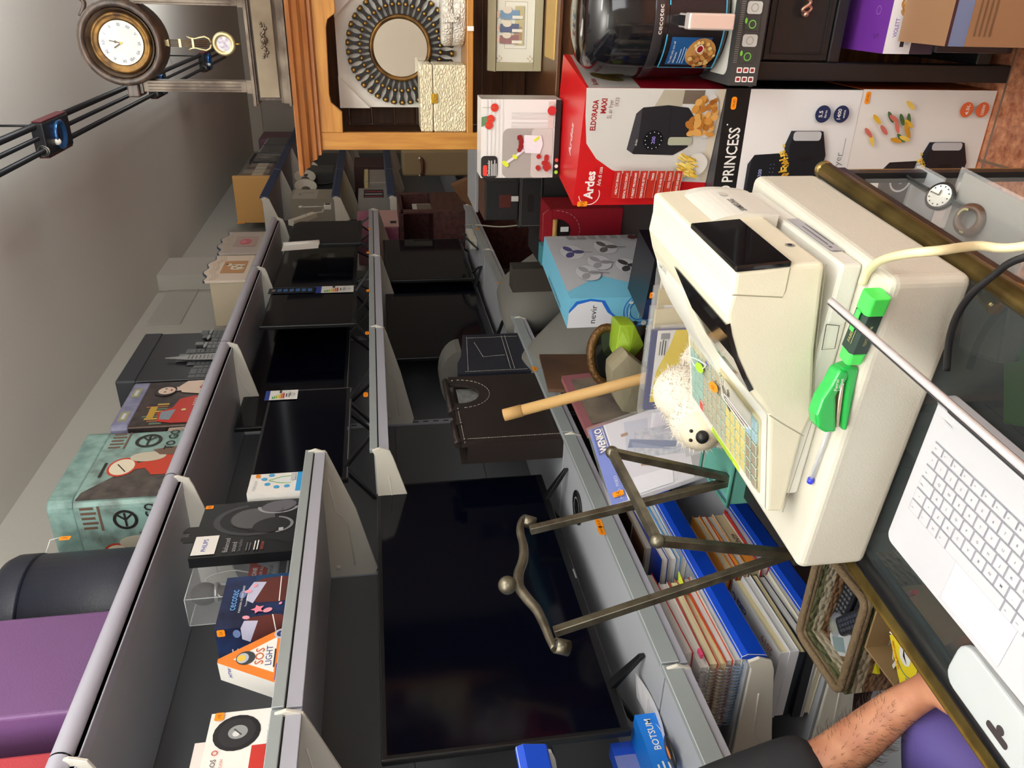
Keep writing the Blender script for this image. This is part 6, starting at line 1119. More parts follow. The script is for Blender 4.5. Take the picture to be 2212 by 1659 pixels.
def bar(mb, A, B, w_=.0145): 
    d = (B-A).normalized(); e = d.cross(Y).normalized(); f = d.cross(e); mb.obox(A-e*w_/2-f*w_/2, d*(B-A).length, e*w_, f*w_, IR)
for A, B, nm in ((B1, T1, 'leg'), (B2, T2, 'leg'), (B1, b1, 'front_arm'), (B2, b2, 'front_arm'), (b1, b2, 'cross_bar')): mb = MB(); bar(mb, A, B); mb.build(nm, t, .001, 1)
for p in (b1, b2): mb = MB(); mb.sph(p, .0125, IR, 20, 14); mb.build('ball', t)
yy = lambda px, py: at(px, py, x=(T1.x+T2.x)/2)
def scroll(c, d0, r0, sgn, n=16): return [c+V((0, math.cos(d0+sgn*k/n*5.2)*r0*(1-.025*k), math.sin(d0+sgn*k/n*5.2)*r0*(1-.025*k))) for k in range(n+1)]
wave = [yy(*p) for p in ((1134, 1117), (1126, 1128), (1124, 1150), (1131, 1180), (1130, 1210), (1120, 1240), (1122, 1268), (1138, 1292), (1160, 1318), (1176, 1350), (1186, 1375), (1198, 1402))]
c1 = yy(1137, 1133); c2 = yy(1204, 1393)
mb = MB(); pts = cpath(wave, 5); r_ = [.0085*(.75+.35*math.sin(math.pi*i/(len(pts)-1))) for i in range(len(pts))]; mb.tube(pts, r_, IR, 10); mb.build('scroll_bar', t)
for c in (yy(1136, 1128), yy(1206, 1398)):
    mb = MB(); mb.lathe([(.0115, -.012), (.0125, -.012), (.0125, .012), (.0115, .012), (.0105, .012), (.0105, -.012), (.0115, -.012)], IR, c+Z*-.006, V((.35, .1, 1)), 24); mb.lathe([(.0005, -.011), (.006, -.011), (.006, .011), (.0005, .011)], M_DARK, c+Z*-.006+V((.003, 0, 0)), V((.35, .1, 1)), 12); mb.build('curl', t)
c = yy(1096, 1264); mb = MB(); mb.sph(c, .0165, IR, 24, 16); mb.tube([c-Z*.014, yy(1120, 1256)], .004, IR, 8); mb.build('finial', t)
# ================================================================ wicker basket of remotes on a dark side table
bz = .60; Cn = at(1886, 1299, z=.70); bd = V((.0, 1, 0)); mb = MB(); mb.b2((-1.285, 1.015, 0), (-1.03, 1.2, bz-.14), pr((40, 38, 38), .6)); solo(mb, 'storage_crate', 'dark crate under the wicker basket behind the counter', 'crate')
def weave(n, st):
    M = bpy.data.materials.new(n); M.use_nodes = True; nt = M.node_tree; N, L = nt.nodes, nt.links; P = N['Principled BSDF']; P.inputs['Roughness'].default_value = .7
    tc = N.new('ShaderNodeTexCoord'); sx = N.new('ShaderNodeSeparateXYZ'); L.new(tc.outputs['Object'], sx.inputs[0]); m1 = N.new('ShaderNodeMath'); m1.operation = 'MULTIPLY'; m1.inputs[1].default_value = 6.5; L.new(sx.outputs[2], m1.inputs[0])
    fr = N.new('ShaderNodeMath'); fr.operation = 'FRACT'; L.new(m1.outputs[0], fr.inputs[0]); cr = N.new('ShaderNodeValToRGB'); cr.color_ramp.interpolation = 'CONSTANT'; e = cr.color_ramp.elements
    for p_, c_ in ((.0, (128, 96, 68)), (.30, (172, 160, 138)), (.45, (96, 98, 66)), (.6, (172, 162, 140)), (.72, (122, 92, 66))): k = e.new(p_); k.color = (*lin(c_), 1)
    L.new(fr.outputs[0], cr.inputs[0]); L.new(cr.outputs[0], P.inputs['Base Color']); mp = N.new('ShaderNodeMapping'); mp.inputs['Scale'].default_value = (60, 60, 90); L.new(tc.outputs['Object'], mp.inputs[0])
    vo = N.new('ShaderNodeTexVoronoi'); vo.inputs['Scale'].default_value = 1; L.new(mp.outputs[0], vo.inputs[0]); bp = N.new('ShaderNodeBump'); bp.inputs['Strength'].default_value = .8; bp.inputs['Distance'].default_value = .008; bp.invert = True; L.new(vo.outputs[0], bp.inputs['Height']); L.new(bp.outputs[0], P.inputs['Normal']); return M
WV = weave('woven_rush', 1); ROPE = mat('rush_rim', (126, 106, 80), .75, bump=.8, bscale=160)
x1, y0, x0, y1, zt = Cn.x+.0, Cn.y, -1.288, Cn.y+.18, Cn.z; zb = bz-.139
t = thing('wicker_basket', 'striped woven basket full of remote controls behind the counter', 'basket', ((x0+x1)/2, (y0+y1)/2, zb)); mb = MB(); k = .012
mb.b2((x1-k, y0, zb), (x1, y1, zt), WV); mb.b2((x0, y0, zb), (x0+k, y1, zt), WV); mb.b2((x0+k, y0, zb), (x1-k, y0+k, zt), WV); mb.b2((x0+k, y1-k, zb), (x1-k, y1, zt), WV); mb.b2((x0+k, y0+k, zb), (x1-k, y1-k, zb+.008), WV); mb.build('body', t, .003)
mb = MB(); q = rrpts(x0+.004, y0+.004, x1-.004, y1-.004, .02)
for h_ in (0, .009): mb.tube([(p[0], p[1], zt+.002+h_) for p in q], .0085, ROPE, 8, True)
mb.build('rim', t)
def remote(label, P, yaw, pitch, L_, W_, col, bcol, txt=None):
    t = thing('remote_control', label, 'remote control', P, 'remote controls in the wicker basket'); T = Matrix.Translation(P) @ Matrix.Rotation(yaw, 4, 'Z') @ Matrix.Rotation(pitch, 4, 'X')
    mb = MB(T); mb.prism(rrpts(-W_/2, 0, W_/2, L_, W_*.25), (0, 0, 0), X, Y, Z*.018, col); mb.build('body', t, .004, 2)
    mb = MB(T)
    for i in range(3):
        for j in range(9): mb.b2((-W_*.32+i*W_*.24, L_*.3+j*L_*.07, .018), (-W_*.16+i*W_*.24, L_*.335+j*L_*.07, .0205), bcol)
    mb.lathe([(W_*.22, .018), (W_*.26, .021), (W_*.3, .018)], bcol, (0, L_*.2, 0), Z, 16); a = Art(mb, (-W_/2, 0, .018), X, Y, 3)
    if txt: a.text(txt, W_/2, L_*.06, .012, WHITE, 'C', .01)
    mb.build('buttons', t)
rb = pr((24, 26, 34), .4); rg = pr((70, 74, 86), .4)
fl = zt-.085
mb = MB(); mb.b2((x0+.02, y0+.02, zb+.009), (x1-.02, y1-.02, fl-.012), pr((26, 27, 30), .7)); solo(mb, 'folded_bag', 'dark folded bag under the remote controls in the basket', 'bag', None, .02)
remote('black remote control at the near end of the basket', V((x1-.03, y0+.038, fl)), 1.5, .05, .17, .045, rb, rg)
remote('black remote control with small white lettering in the basket', V((x1-.022, y0+.088, fl+.004)), 1.62, .12, .17, .044, rb, pr((40, 42, 50)), 'TDT')
remote('long black remote control leaning on the far wall of the basket', V((x1-.025, y0+.14, fl)), 1.55, .1, .18, .042, rb, pr((90, 92, 98)))
remote('dark remote control lying across the others in the basket', V((x1-.05, y0+.02, fl+.034)), .95, .02, .16, .04, pr((34, 36, 42), .4), rg)
p = V((x1-.15, y0+.02, fl+.028)); mb = MB(Matrix.Translation(p) @ Matrix.Rotation(.7, 4, 'Z')); mb.b2((-.05, 0, 0), (.05, .15, .006), pr((196, 190, 30), .4)); t = thing('remote_pack', 'yellow carded grey remote control in a blister in the basket', 'pack', p, None); mb.build('card', t)
mb = MB(Matrix.Translation(p) @ Matrix.Rotation(.7, 4, 'Z')); mb.prism(rrpts(-.024, .05, .024, .14, .01), (0, 0, .0062), X, Y, Z*.012, pr((176, 180, 186), .3)); mb.b2((-.016, .085, .0182), (.016, .13, .0188), pr((120, 140, 146), .2)); mb.build('grey_remote', t, .001)
mb = MB(); c = V((x1-.20, y0+.13, fl+.03)); mb.sph(c, (.035, .035, .02), mat('crinkled_film', (150, 156, 170), .15, bump=1, bscale=90, alpha=.6), 14, 8); solo(mb, 'bubble_bag', 'crinkled clear bag at the left wall of the basket', 'bag')
# cardboard box with the yellow sachet
ca = at(1885, 1412, z=.73); CB = mat('brown_card', (150, 122, 84), .7); t = thing('cardboard_box', 'small open cardboard box of paper scraps beside the basket', 'box', ca+V((.05, -.07, -.13))); ca = V((-1.12, 1.008, .70))
bx0, bx1, by0, by1, bzb, bzt = ca.x-.02, ca.x+.13, ca.y-.15, ca.y, bz-.02, ca.z; k = .004; mb = MB()
for a_, c_ in (((bx0, by0), (bx0+k, by1)), ((bx1-k, by0), (bx1, by1)), ((bx0+k, by0), (bx1-k, by0+k)), ((bx0+k, by1-k), (bx1-k, by1))): mb.b2((*a_, bzb), (*c_, bzt), CB)
mb.b2((bx0+k, by0+k, bzb), (bx1-k, by1-k, bzb+k), CB); mb.build('carton', t)
rr = random.Random(9); mb = MB()
for i in range(60):
    o_ = V((rr.uniform(bx0+.02, bx1-.03), rr.uniform(by0+.02, by1-.03), rr.uniform(bzb+.03, bzt-.02))); e1 = V((rr.uniform(-1, 1), rr.uniform(-1, 1), rr.uniform(-.5, .5))).normalized()*.03; e2 = e1.cross(V((rr.random(), rr.random(), 1))).normalized()*.009
    mb.obox(o_, e1, e2, Z*.0008, pr(rr.choice(((226, 220, 196), (120, 116, 110), (60, 60, 64), (200, 150, 60), (206, 204, 200)))))
o = mb.build('paper_scraps', t); o['kind'] = 'stuff'
mb = MB(); mb.b2((bx0-.005, by0+.002, 0), (bx1+.004, by1-.001, bzb-.001), pr((44, 42, 42), .6)); solo(mb, 'storage_crate', 'dark crate under the small cardboard box behind the counter', 'crate')
sc = at(1968, 1430, z=bzt+.006); mb = MB(); T = Matrix.Translation(sc) @ Matrix.Rotation(.75, 4, 'Z') @ Matrix.Rotation(-.1, 4, 'X'); mb = MB(T); mb.b2((-.045, -.045, 0), (.045, .045, .006), pr((238, 216, 40), .3)); a = Art(mb, (-.045, -.045, .006), X, Y, 2); a.disc(.055, .05, .018, WHITE); a.ring(.05, .045, .032, .034, pr((60, 110, 140)), 24, 1.6, 5); a.poly([(.04, .05), (.055, .056), (.07, .048), (.055, .05)], BLACK); a.text('TUS BOTON', .03, .078, .008, pr((220, 80, 50)), 'L', .02, width=.05); a.text('ENERGIA', .006, .03, .008, pr((50, 100, 140)), 'L', .02, rot=1.2, width=.035); a.text('RECICLA', .03, .006, .008, pr((50, 100, 140)), 'L', .02, width=.035)
solo(mb, 'yellow_sachet', 'yellow recycling sachet lying on the small cardboard box', 'sachet', None, .002)
q = [at(1857, 1216, z=.86), at(1862, 1240, z=.84), at(1878, 1265, z=.85), at(1900, 1280, z=.87), at(1925, 1295, z=.87)]; q.append(q[-1]+V((.06, -.05, .01))); cord(q, .0035, pr((206, 52, 60), .35), 'red_cable', 'red cable running under the cash drawer by the brass rail')
# ================================================================ seated man behind the counter
def skin_obj(name, verts, edges, mt, parent=None, sub=2, root=0):
    pm = PM[parent.name] if parent is not None else Matrix.Translation(V(verts[0][0])); inv = pm.inverted()
    me = bpy.data.meshes.new(name); me.from_pydata([inv @ V(v[0]) for v in verts], edges, []); me.materials.append(mt)
    o = bpy.data.objects.new(name, me); COL.objects.link(o); o.modifiers.new('skin', 'SKIN').use_smooth_shade = True
    for i, v in enumerate(verts):
        r_ = v[1]; me.skin_vertices[0].data[i].radius = (r_, r_) if not isinstance(r_, tuple) else r_; me.skin_vertices[0].data[i].use_root = (i == root)
    md = o.modifiers.new('sub', 'SUBSURF'); md.levels = md.render_levels = sub
    if parent is not None: o.parent = parent
    else: o.location = pm.translation; PM[o.name] = pm
    return o
SK = mat('skin', (178, 124, 94), .55, mix=(156, 100, 74), mscale=30); BT = mat('black_cotton', (26, 27, 31), .8, bump=.15, bscale=500); PU = mat('purple_cotton', (74, 62, 126), .75, bump=.12, bscale=400)
sy = .545
S_ = V((-1.17, sy+.17, 1.22)); E1 = V((-1.06, sy+.175, .96)); W1 = V((-.905, sy+.15, .885)); H1 = V((-.87, sy+.135, .872))
bv = [((-1.18, sy-.02, .70), .13), ((-1.14, sy-.02, .86), .14), ((-1.12, sy-.02, 1.02), .14), ((-1.14, sy-.02, 1.20), .13), ((-1.13, sy-.02, 1.32), .06), ((-1.11, sy-.02, 1.38), .055),
      (S_, .058), ((S_+E1)/2, .05), (E1, .042), ((E1+W1)/2, .036), (W1, .028), (H1, .024),
      ((-1.13, sy-.22, 1.24), .058), ((-1.03, sy-.24, 1.0), .042), ((-.90, sy-.12, .88), .03),
      ((-1.06, sy+.09, .75), .085), ((-.895, sy+.10, .79), .062), ((-.90, sy+.10, .42), .05), ((-.92, sy+.10, .12), .036), ((-.84, sy+.11, .05), .035),
      ((-1.06, sy-.13, .73), .085), ((-.90, sy-.14, .755), .062), ((-.90, sy-.14, .42), .05), ((-.92, sy-.14, .12), .036), ((-.84, sy-.15, .05), .035)]
be = [(0, 1), (1, 2), (2, 3), (3, 4), (4, 5), (3, 6), (6, 7), (7, 8), (8, 9), (9, 10), (10, 11), (3, 12), (12, 13), (13, 14), (0, 15), (15, 16), (16, 17), (17, 18), (18, 19), (0, 20), (20, 21), (21, 22), (22, 23), (23, 24)]
def hand(at_, d, up, side):
    d, up, side = V(d).normalized(), V(up).normalized(), V(side).normalized(); W = V(bv[at_][0]); b0 = len(bv); bv.extend([(W+d*.03, (.03, .014)), (W+d*.065, (.036, .012))]); be.extend([(at_, b0), (b0, b0+1)])
    for k, (s_, l_) in enumerate(((-.028, .062), (-.010, .072), (.009, .067), (.026, .052))):
        b_ = len(bv); q = W+d*(.08-.004*abs(k-1))+side*s_; bv.extend([(q, .0095), (q+d*l_*.5-up*.004, .009), (q+d*l_-up*.018, .0075)]); be.extend([(b0+1, b_), (b_, b_+1), (b_+1, b_+2)])
    b_ = len(bv); bv.extend([(W+d*.03-side*.036, .0115), (W+d*.055-side*.052-up*.004, .0105), (W+d*.078-side*.056-up*.01, .009)]); be.extend([(b0, b_), (b_, b_+1), (b_+1, b_+2)])
hand(11, (.9, -.35, -.12), (.1, 0, 1), (.35, .9, 0)); hand(14, (.9, .3, -.1), (.1, 0, 1), (.3, -.9, 0))
b_ = len(bv); bv += [((-1.095, sy-.02, 1.445), (.072, .066)), ((-1.085, sy-.02, 1.50), (.092, .078)), ((-1.09, sy-.02, 1.565), (.082, .07)), ((-1.095, sy-.02, 1.60), (.05, .045))]; be += [(5, b_), (b_, b_+1), (b_+1, b_+2), (b_+2, b_+3)]
man = skin_obj('person', bv, be, SK); tag(man, 'person in black T-shirt and purple shorts seated behind the counter', 'person')
# head
hc = V((-1.09, sy-.02, 1.50)); mb = MB(); mb.sph(hc+V((.088, 0, -.012)), (.016, .013, .026), SK, 10, 8)
for sgn in (-1, 1): mb.sph(hc+V((-.005, sgn*.075, -.01)), (.02, .009, .03), SK, 10, 8); mb.sph(hc+V((.074, sgn*.03, .015)), (.01, .012, .008), WHITE, 10, 8); mb.sph(hc+V((.0825, sgn*.03, .015)), (.004, .005, .005), BLACK, 8, 6)
mb.sph(hc+V((.074, 0, -.055)), (.012, .024, .006), pr((150, 84, 76)), 10, 6); mb.build('face', man)
mb = MB(); mb.sph(hc+V((-.02, 0, .03)), (.09, .08, .10), mat('dark_hair', (40, 32, 28), .7, bump=.8, bscale=300), 20, 14); mb.build('hair', man)
# clothes
cv = [((-1.14, sy-.02, .76), .165), ((-1.02, sy-.0, .89), .165), ((-1.06, sy-.01, 1.02), .165), ((-1.13, sy-.02, 1.20), .165), ((-1.13, sy-.02, 1.31), .085), (S_, .088), (S_.lerp(E1, .5), .07), (S_.lerp(E1, 1.02), .062), ((-1.13, sy-.22, 1.24), .088), ((-1.07, sy-.235, 1.1), .07), ((-1.045, sy-.24, 1.04), .062), ((-.945, sy+.055, .925), .155)]
skin_obj('t_shirt', cv, [(0, 1), (1, 2), (2, 3), (3, 4), (3, 5), (5, 6), (6, 7), (3, 8), (8, 9), (9, 10), (1, 11)], BT, man)
sv_ = [((-1.18, sy-.02, .68), .145), ((-1.07, sy+.09, .765), .105), ((-.95, sy+.105, .80), .098), ((-.88, sy+.105, .815), .088), ((-1.07, sy-.13, .735), .105), ((-.95, sy-.14, .76), .098), ((-.88, sy-.14, .775), .088)]
skin_obj('shorts', sv_, [(0, 1), (1, 2), (2, 3), (0, 4), (4, 5), (5, 6)], PU, man)
rr = random.Random(2); mb = MB(); hm = mat('arm_hair', (60, 42, 34), .7)
for i in range(420):
    f = rr.random(); A, B = (E1, W1); c = A.lerp(B, f) if f > .12 else S_.lerp(E1, .9+f*.8); d = (B-A).normalized(); e = d.orthogonal().normalized(); f2 = d.cross(e); th = rr.uniform(0, 6.283); r0 = .0375-.011*f
    nrm = e*math.cos(th)+f2*math.sin(th); q = c+nrm*r0; l_ = rr.uniform(.008, .016); mb.tube([q, q+nrm*l_*.6+d*l_*.5+V((rr.uniform(-.3, .3),)*3)*l_*.3, q+nrm*l_*.8+d*l_], [.00025, .0002, .00008], hm, 3)
o = mb.build('arm_hair', man); o['kind'] = 'stuff'
mb = MB(); mb.lathe([(0, 0), (.18, 0), (.18, .012), (.03, .03), (.03, .5), (.17, .52), (.18, .55), (.16, .572), (0, .575)], pr((40, 40, 44), .5), (-1.2, sy-.02, 0), Z, 28); solo(mb, 'stool', 'dark round stool under the seated person', 'stool')
# ================================================================ pile between the counter and the shelving
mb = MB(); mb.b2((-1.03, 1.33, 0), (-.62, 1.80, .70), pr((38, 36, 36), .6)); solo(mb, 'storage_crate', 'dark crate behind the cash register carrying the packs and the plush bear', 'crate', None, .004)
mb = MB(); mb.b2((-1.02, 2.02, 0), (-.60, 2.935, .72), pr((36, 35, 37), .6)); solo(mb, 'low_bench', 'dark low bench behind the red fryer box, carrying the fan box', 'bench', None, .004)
M_LBR = mat('brown_leather_black', (42, 34, 32), .4, bump=.15, bscale=260); ST = pr((200, 196, 186), .6)
# leather magazine baskets on the TV shelf
def stitch(mb, pts, nrm, r_=.0009, gap=.006):
    pts = [V(p) for p in pts]; nrm = V(nrm)
    for A, B in zip(pts, pts[1:]):
        n = max(1, int((B-A).length/gap))
        for k in range(n): p, q = A.lerp(B, k/n), A.lerp(B, (k+.62)/n); mb.tube([p+nrm*.0006, q+nrm*.0006], r_, ST, 4)
mx = -1.335; my0, my1, mz = 2.18, 2.68, 1.0315; mzt = at(985, 900, x=mx).z
t = thing('magazine_basket', 'dark brown leather basket with rod handles, nearest on the lower shelf', 'basket', (mx-.04, (my0+my1)/2, mz), 'dark leather baskets on the lower shelf')
def arcpanel(y0, y1, z0, z1, cy, r_):
    n = 14; return [(y0, z0), (y1, z0), (y1, z1)]+[(cy+r_*math.cos(math.pi*i/n), z1-.035-r_*.9*math.sin(math.pi*i/n)) for i in range(0)]+[(y0, z1)]
mb = MB(); cyh = my0+.36; zt_ = mzt
# front panel with a half moon cut-out: built as strips round the hole
hr = .075; hz_ = zt_-.03
mb.b2((mx-.012, my0, mz), (mx, my1, hz_-hr*.95), M_LBR); mb.b2((mx-.012, my0, hz_-hr*.95), (mx, cyh-hr, zt_), M_LBR); mb.b2((mx-.012, cyh+hr, hz_-hr*.95), (mx, my1, zt_), M_LBR)
n = 16; arc = [(cyh+hr*math.cos(math.pi*i/n), hz_-hr*.95*math.sin(math.pi*i/n)) for i in range(n+1)]
for i in range(n):
    (a0_, b0_), (a1_, b1_) = arc[i], arc[i+1]; mb.prism([(a0_, hz_-hr*.95), (a0_, b0_), (a1_, b1_), (a1_, hz_-hr*.95)], (mx-.012, 0, 0), Y, Z, X*.012, M_LBR)
mb.b2((mx-.075, my0, mz), (mx-.063, my1, zt_), M_LBR); mb.b2((mx-.063, my0, mz), (mx-.012, my0+.012, zt_-.02), M_LBR); mb.b2((mx-.063, my1-.012, mz), (mx-.012, my1, zt_-.02), M_LBR); mb.b2((mx-.063, my0+.012, mz), (mx-.012, my1-.012, mz+.01), M_LBR); mb.build('body', t)
mb = MB(); stitch(mb, [(mx, my0+.035, mz+.004), (mx, my0+.035, zt_-.01)], X); stitch(mb, [(mx, cyh+(hr+.035)*math.cos(math.pi*i/20), hz_-(hr+.035)*math.sin(math.pi*i/20)) for i in range(21)], X, gap=.01); stitch(mb, [(mx, my0+.01, zt_-.012), (mx, cyh-hr-.04, zt_-.012)], X); o = mb.build('stitching', t)
mb = MB(); mb.b2((mx-.03, cyh-hr-.01, hz_-hr), (mx-.026, cyh+hr+.01, hz_+.005), mat('silver_lining', (150, 152, 150), .4, metal=.3, mix=(120, 122, 120), mscale=60)); mb.build('lining', t)
for y0_, y1_ in ((my0+.01, my0+.16), (my0+.22, my1-.02)):
    mb = MB(); mb.tube([(mx-.006, y0_, zt_+.012), (mx-.006, y1_, zt_+.012)], .011, M_LBR, 12)
    for y in (y0_+.02, y1_-.02): mb.b2((mx-.014, y-.012, zt_-.02), (mx+.003, y+.012, zt_+.02), M_LBR); mb.sph((mx+.004, y, zt_-.012), .003, M_SILV, 8, 6)
    mb.build('handle_rod', t)
nx = -1.345; ny0, ny1 = 2.72, 3.10; nzt = at(965, 760, x=nx).z; t = thing('magazine_basket', 'black leather basket with rounded grey lining and stitched pockets, behind the brown one', 'basket', (nx-.14, (ny0+ny1)/2, mz), 'dark leather baskets on the lower shelf')
mb = MB(); q = [(0, 0), (ny1-ny0, 0), (ny1-ny0, .24), (.16, .27), (.10, .29), (0, .30)]; mb.prism(q, (nx-.012, ny0, mz), Y, Z, X*.012, ml); mb.prism(q, (nx-.30, ny0, mz), Y, Z, X*.012, ml); mb.b2((nx-.288, ny0, mz), (nx-.012, ny0+.01, mz+.29), ml); mb.b2((nx-.288, ny1-.01, mz), (nx-.012, ny1, mz+.24), ml); mb.b2((nx-.288, ny0+.01, mz), (nx-.012, ny1-.01, mz+.01), ml); mb.build('body', t)
mb = MB(); n = 14; top_ = [(nx-.15+.138*math.cos(math.pi*i/n), mz+.26+.09*math.sin(math.pi*i/n)) for i in range(n+1)]; mb.prism(top_, (0, ny1-.14, 0), X, Z, Y*.13, mat('grey_lining', (92, 90, 86), .8)); mb.build('lining', t)
mb = MB()
for ln_ in ([(0.02, .02), (.02, .27)], [(.03, .255), (.36, .225)], [(.03, .07), (.36, .06)], [(.03, .085), (.36, .075)], [(.16, .09), (.15, .18), (.3, .2)], [(.345, .01), (.345, .23)]): stitch(mb, [(nx, ny0+a_, mz+b_) for a_, b_ in ln_], X)
mb.build('stitching', t)
# kraft tube
A, B = at(1088, 897, y=1.75), at(1398, 815, y=1.70); d = (B-A); B = A+d*((A.z-.7115)/(A.z-B.z)); KR = mat('kraft_card', (190, 152, 96), .65, bump=.1, bscale=200); t = thing('cardboard_tube', 'long kraft cardboard tube leaning up from behind the yellow packs', 'tube', B)
mb = MB(); mb.tube([A+d*.05, B], .0145, KR, 20); mb.build('shaft', t); mb = MB(); dd = d.normalized(); n_ = 20; mb.lathe([(.0155, 0), (.0162, .002), (.0162, d.length*.13), (.0148, d.length*.13)], KR, A, dd, 24); mb.lathe([(.0155, 0), (.0135, 0), (.0135, .008), (0, .008)], mat('kraft_inner', (160, 124, 78), .7), A, dd, 24); mb.build('cap', t)
# WENKO pack
A_, B_, D_ = at(1272, 930, y=1.66), at(1322, 1092, y=1.40), at(1455, 868, y=1.66); ww = (B_-A_); hh_ = (D_-A_); C_ = B_+hh_
k = (A_.z-.7105)/(A_.z-(A_+hh_).z); hh_ = hh_*1.32
if (A_+hh_).z < .706: hh_ = hh_*((A_.z-.706)/(A_.z-(A_+hh_).z))
t = thing('storage_pack', 'blue headed WENKO hanging storage pack in clear film leaning on the crate', 'pack', A_+ww*.5+hh_); mb = MB(); nr_ = ww.cross(hh_).normalized(); nr_ = nr_ if nr_.dot(CAMP-A_) > 0 else -nr_
mb.add([A_, A_+ww, A_+ww+hh_, A_+hh_]+[p-nr_*.012 for p in (A_, A_+ww, A_+ww+hh_, A_+hh_)], [(0, 1, 2, 3), (7, 6, 5, 4), (0, 4, 5, 1), (1, 5, 6, 2), (2, 6, 7, 3), (3, 7, 4, 0)], pr((206, 206, 216), .25)); PW, PH = ww.length, hh_.length
# printed upside down: the header sits at the upper edge and its letters read from the opposite side
class Skew(Art):
    def __init__(s, mb, o, a_, b_, n_): s.mb, s.o, s.a, s.b, s.n, s.l = mb, V(o), V(a_), V(b_), V(n_), 2
    def p(s, x, y): return s.o+s.a*x+s.b*y+s.n*(.0002*s.l)
a = Skew(mb, A_, ww, hh_, nr_)      # x 0..1 across towards the camera, y 0..1 downwards
lb_ = pr((84, 112, 206), .25); a.rect(0, 0, 1, .13, lb_); a.rect(0, .13, 1, .14, WHITE); 
b_ = Skew(mb, A_+ww, -ww, hh_, nr_); b_.l = 8; b_.rect(.62, .02, .99, .125, pr((30, 56, 150), .25)); b_.rect(.62, .108, .97, .113, WHITE)
class Skew2(Skew): pass
def sktext(ak, s_, x, y, wx, hy, mt, bold=.02, flip=1):
    vs_, fs, x0, x1 = glyphs(s_, bold); ak.l += 1; ak.mb.add([ak.p(x+(p[0]-x0)/(x1-x0)*wx*1, y+p[1]*hy*flip) for p in vs_], fs, mt)
a.l = 14; sktext(a, 'WENKO', .36, .098, -.33, .085, WHITE, .03, -1); sktext(a, 'MOD. PISEO', .97, .10, -.28, .035, pr((206, 216, 240)), 0, -1)
gq = lambda c: pr(c, .3)
a.l = 2; a.poly([(0, .14), (1, .14), (1, 1), (0, 1)], gq((200, 199, 210))); a.poly([(.05, .55), (.5, .42), (.62, .62), (.2, .8)], gq((226, 228, 236))); a.poly([(.05, .3), (.45, .24), (.5, .42), (.1, .5)], gq((176, 180, 198)))
a.poly([(.2, .36), (.55, .28), (.7, .7), (.34, .8)], mat('chevron_print', (188, 190, 200), .3, mix=(156, 162, 178), mscale=90)); a.poly([(.3, .3), (.4, .26), (.58, .62), (.52, .66)], gq((92, 106, 142))); a.poly([(.34, .3), (.42, .3), (.6, .6)], gq((120, 134, 166))); a.rect(.2, .24, .24, .3, gq((150, 110, 70))); a.poly([(.62, .33), (.67, .31), (.72, .42), (.67, .44)], gq((160, 116, 74)))
a.poly([(.0, .62), (.25, .5), (.3, .7), (.05, .86)], gq((214, 212, 226))); a.poly([(0, .86), (.4, .76), (1, .66), (1, 1), (0, 1)], gq((150, 150, 156))); a.poly([(.6, .7), (.75, .66), (.78, .98), (.64, .98)], gq((176, 176, 182))); a.poly([(.78, .22), (.98, .2), (.98, .5), (.8, .54)], gq((216, 216, 226)))
mb.build('printed_card', t); mb = MB(); q = A_-hh_*.02-ww*.03; mb.add([q+nr_*.004, q+ww*1.06+nr_*.004, q+ww*1.06+hh_*1.0+nr_*.005, q+hh_*1.0+nr_*.005], [(0, 1, 2, 3)], M_CLEAR); mb.build('clear_film', t)
p = a.p(.92, .07); a_ = ww.normalized(); sticker(t, p+nr_*.004, -a_, -hh_.normalized(), .016, .026, '14')
# plush bear head
def hit(px, py, c, r_):
    d = (RW @ V((px-1106, py-829.5, FPX))).normalized(); oc = CAMP-c; b_ = oc.dot(d); return CAMP+d*(-b_-math.sqrt(max(b_*b_-oc.length_squared+r_*r_, 0)))
bc = at(1512, 905, y=1.22); FUR = mat('white_fur', (232, 224, 208), .95, bump=1.0, bscale=260); t = thing('plush_bear', 'fluffy cream plush bear with black nose lying behind the register keyboard', 'plush toy', bc-Z*.06)
nz_ = (CAMP-bc).normalized(); mb = MB(); mb.sph(bc, (.062, .058, .058), FUR, 24, 16); bb = at(1478, 850, y=1.27); mb.sph(bb, (.055, .06, .06), FUR, 20, 14); mb.sph(at(1500, 800, y=1.33)-Z*.03, (.06, .07, .055), FUR, 20, 14); mb.tube([bc-Z*.03, V((bc.x, bc.y+.05, .705))], [.045, .06], FUR, 16); mb.build('body', t)
mzc = hit(1515, 938, bc, .058)*.55+bc*.45; mb = MB(); mb.sph(mzc, (.043, .041, .041), mat('cream_muzzle', (226, 214, 188), .9, bump=.3, bscale=200), 18, 12); mb.build('muzzle', t)
nb = mzc; c = hit(1517, 944, mzc, .041); mb = MB(); mb.sph(c, (.013, .012, .012), BLACK, 14, 10); mb.build('nose', t)
for q in ((1493, 931), (1492, 951)): mb = MB(); mb.sph(hit(*q, mzc, .042), .0036, BLACK, 8, 6); mb.build('eye', t)
rr = random.Random(6); mb = MB(); fm = mat('fur_tuft', (236, 229, 214), .9)
for c, r_ in ((bc, .06), (bb, .058), (at(1500, 800, y=1.33)-Z*.03, .06)):
    for i in range(420):
        u_ = V((rr.gauss(0, 1), rr.gauss(0, 1), rr.gauss(0, 1))).normalized()
        if (c+u_*r_-nb).length < .045: continue
        q = c+u_*r_*.95; l_ = rr.uniform(.006, .014); mb.tube([q, q+u_*l_+V((rr.uniform(-1, 1), rr.uniform(-1, 1), -.5))*l_*.5], [.0012, .0003], fm, 3)
o = mb.build('fur', t); o['kind'] = 'stuff'
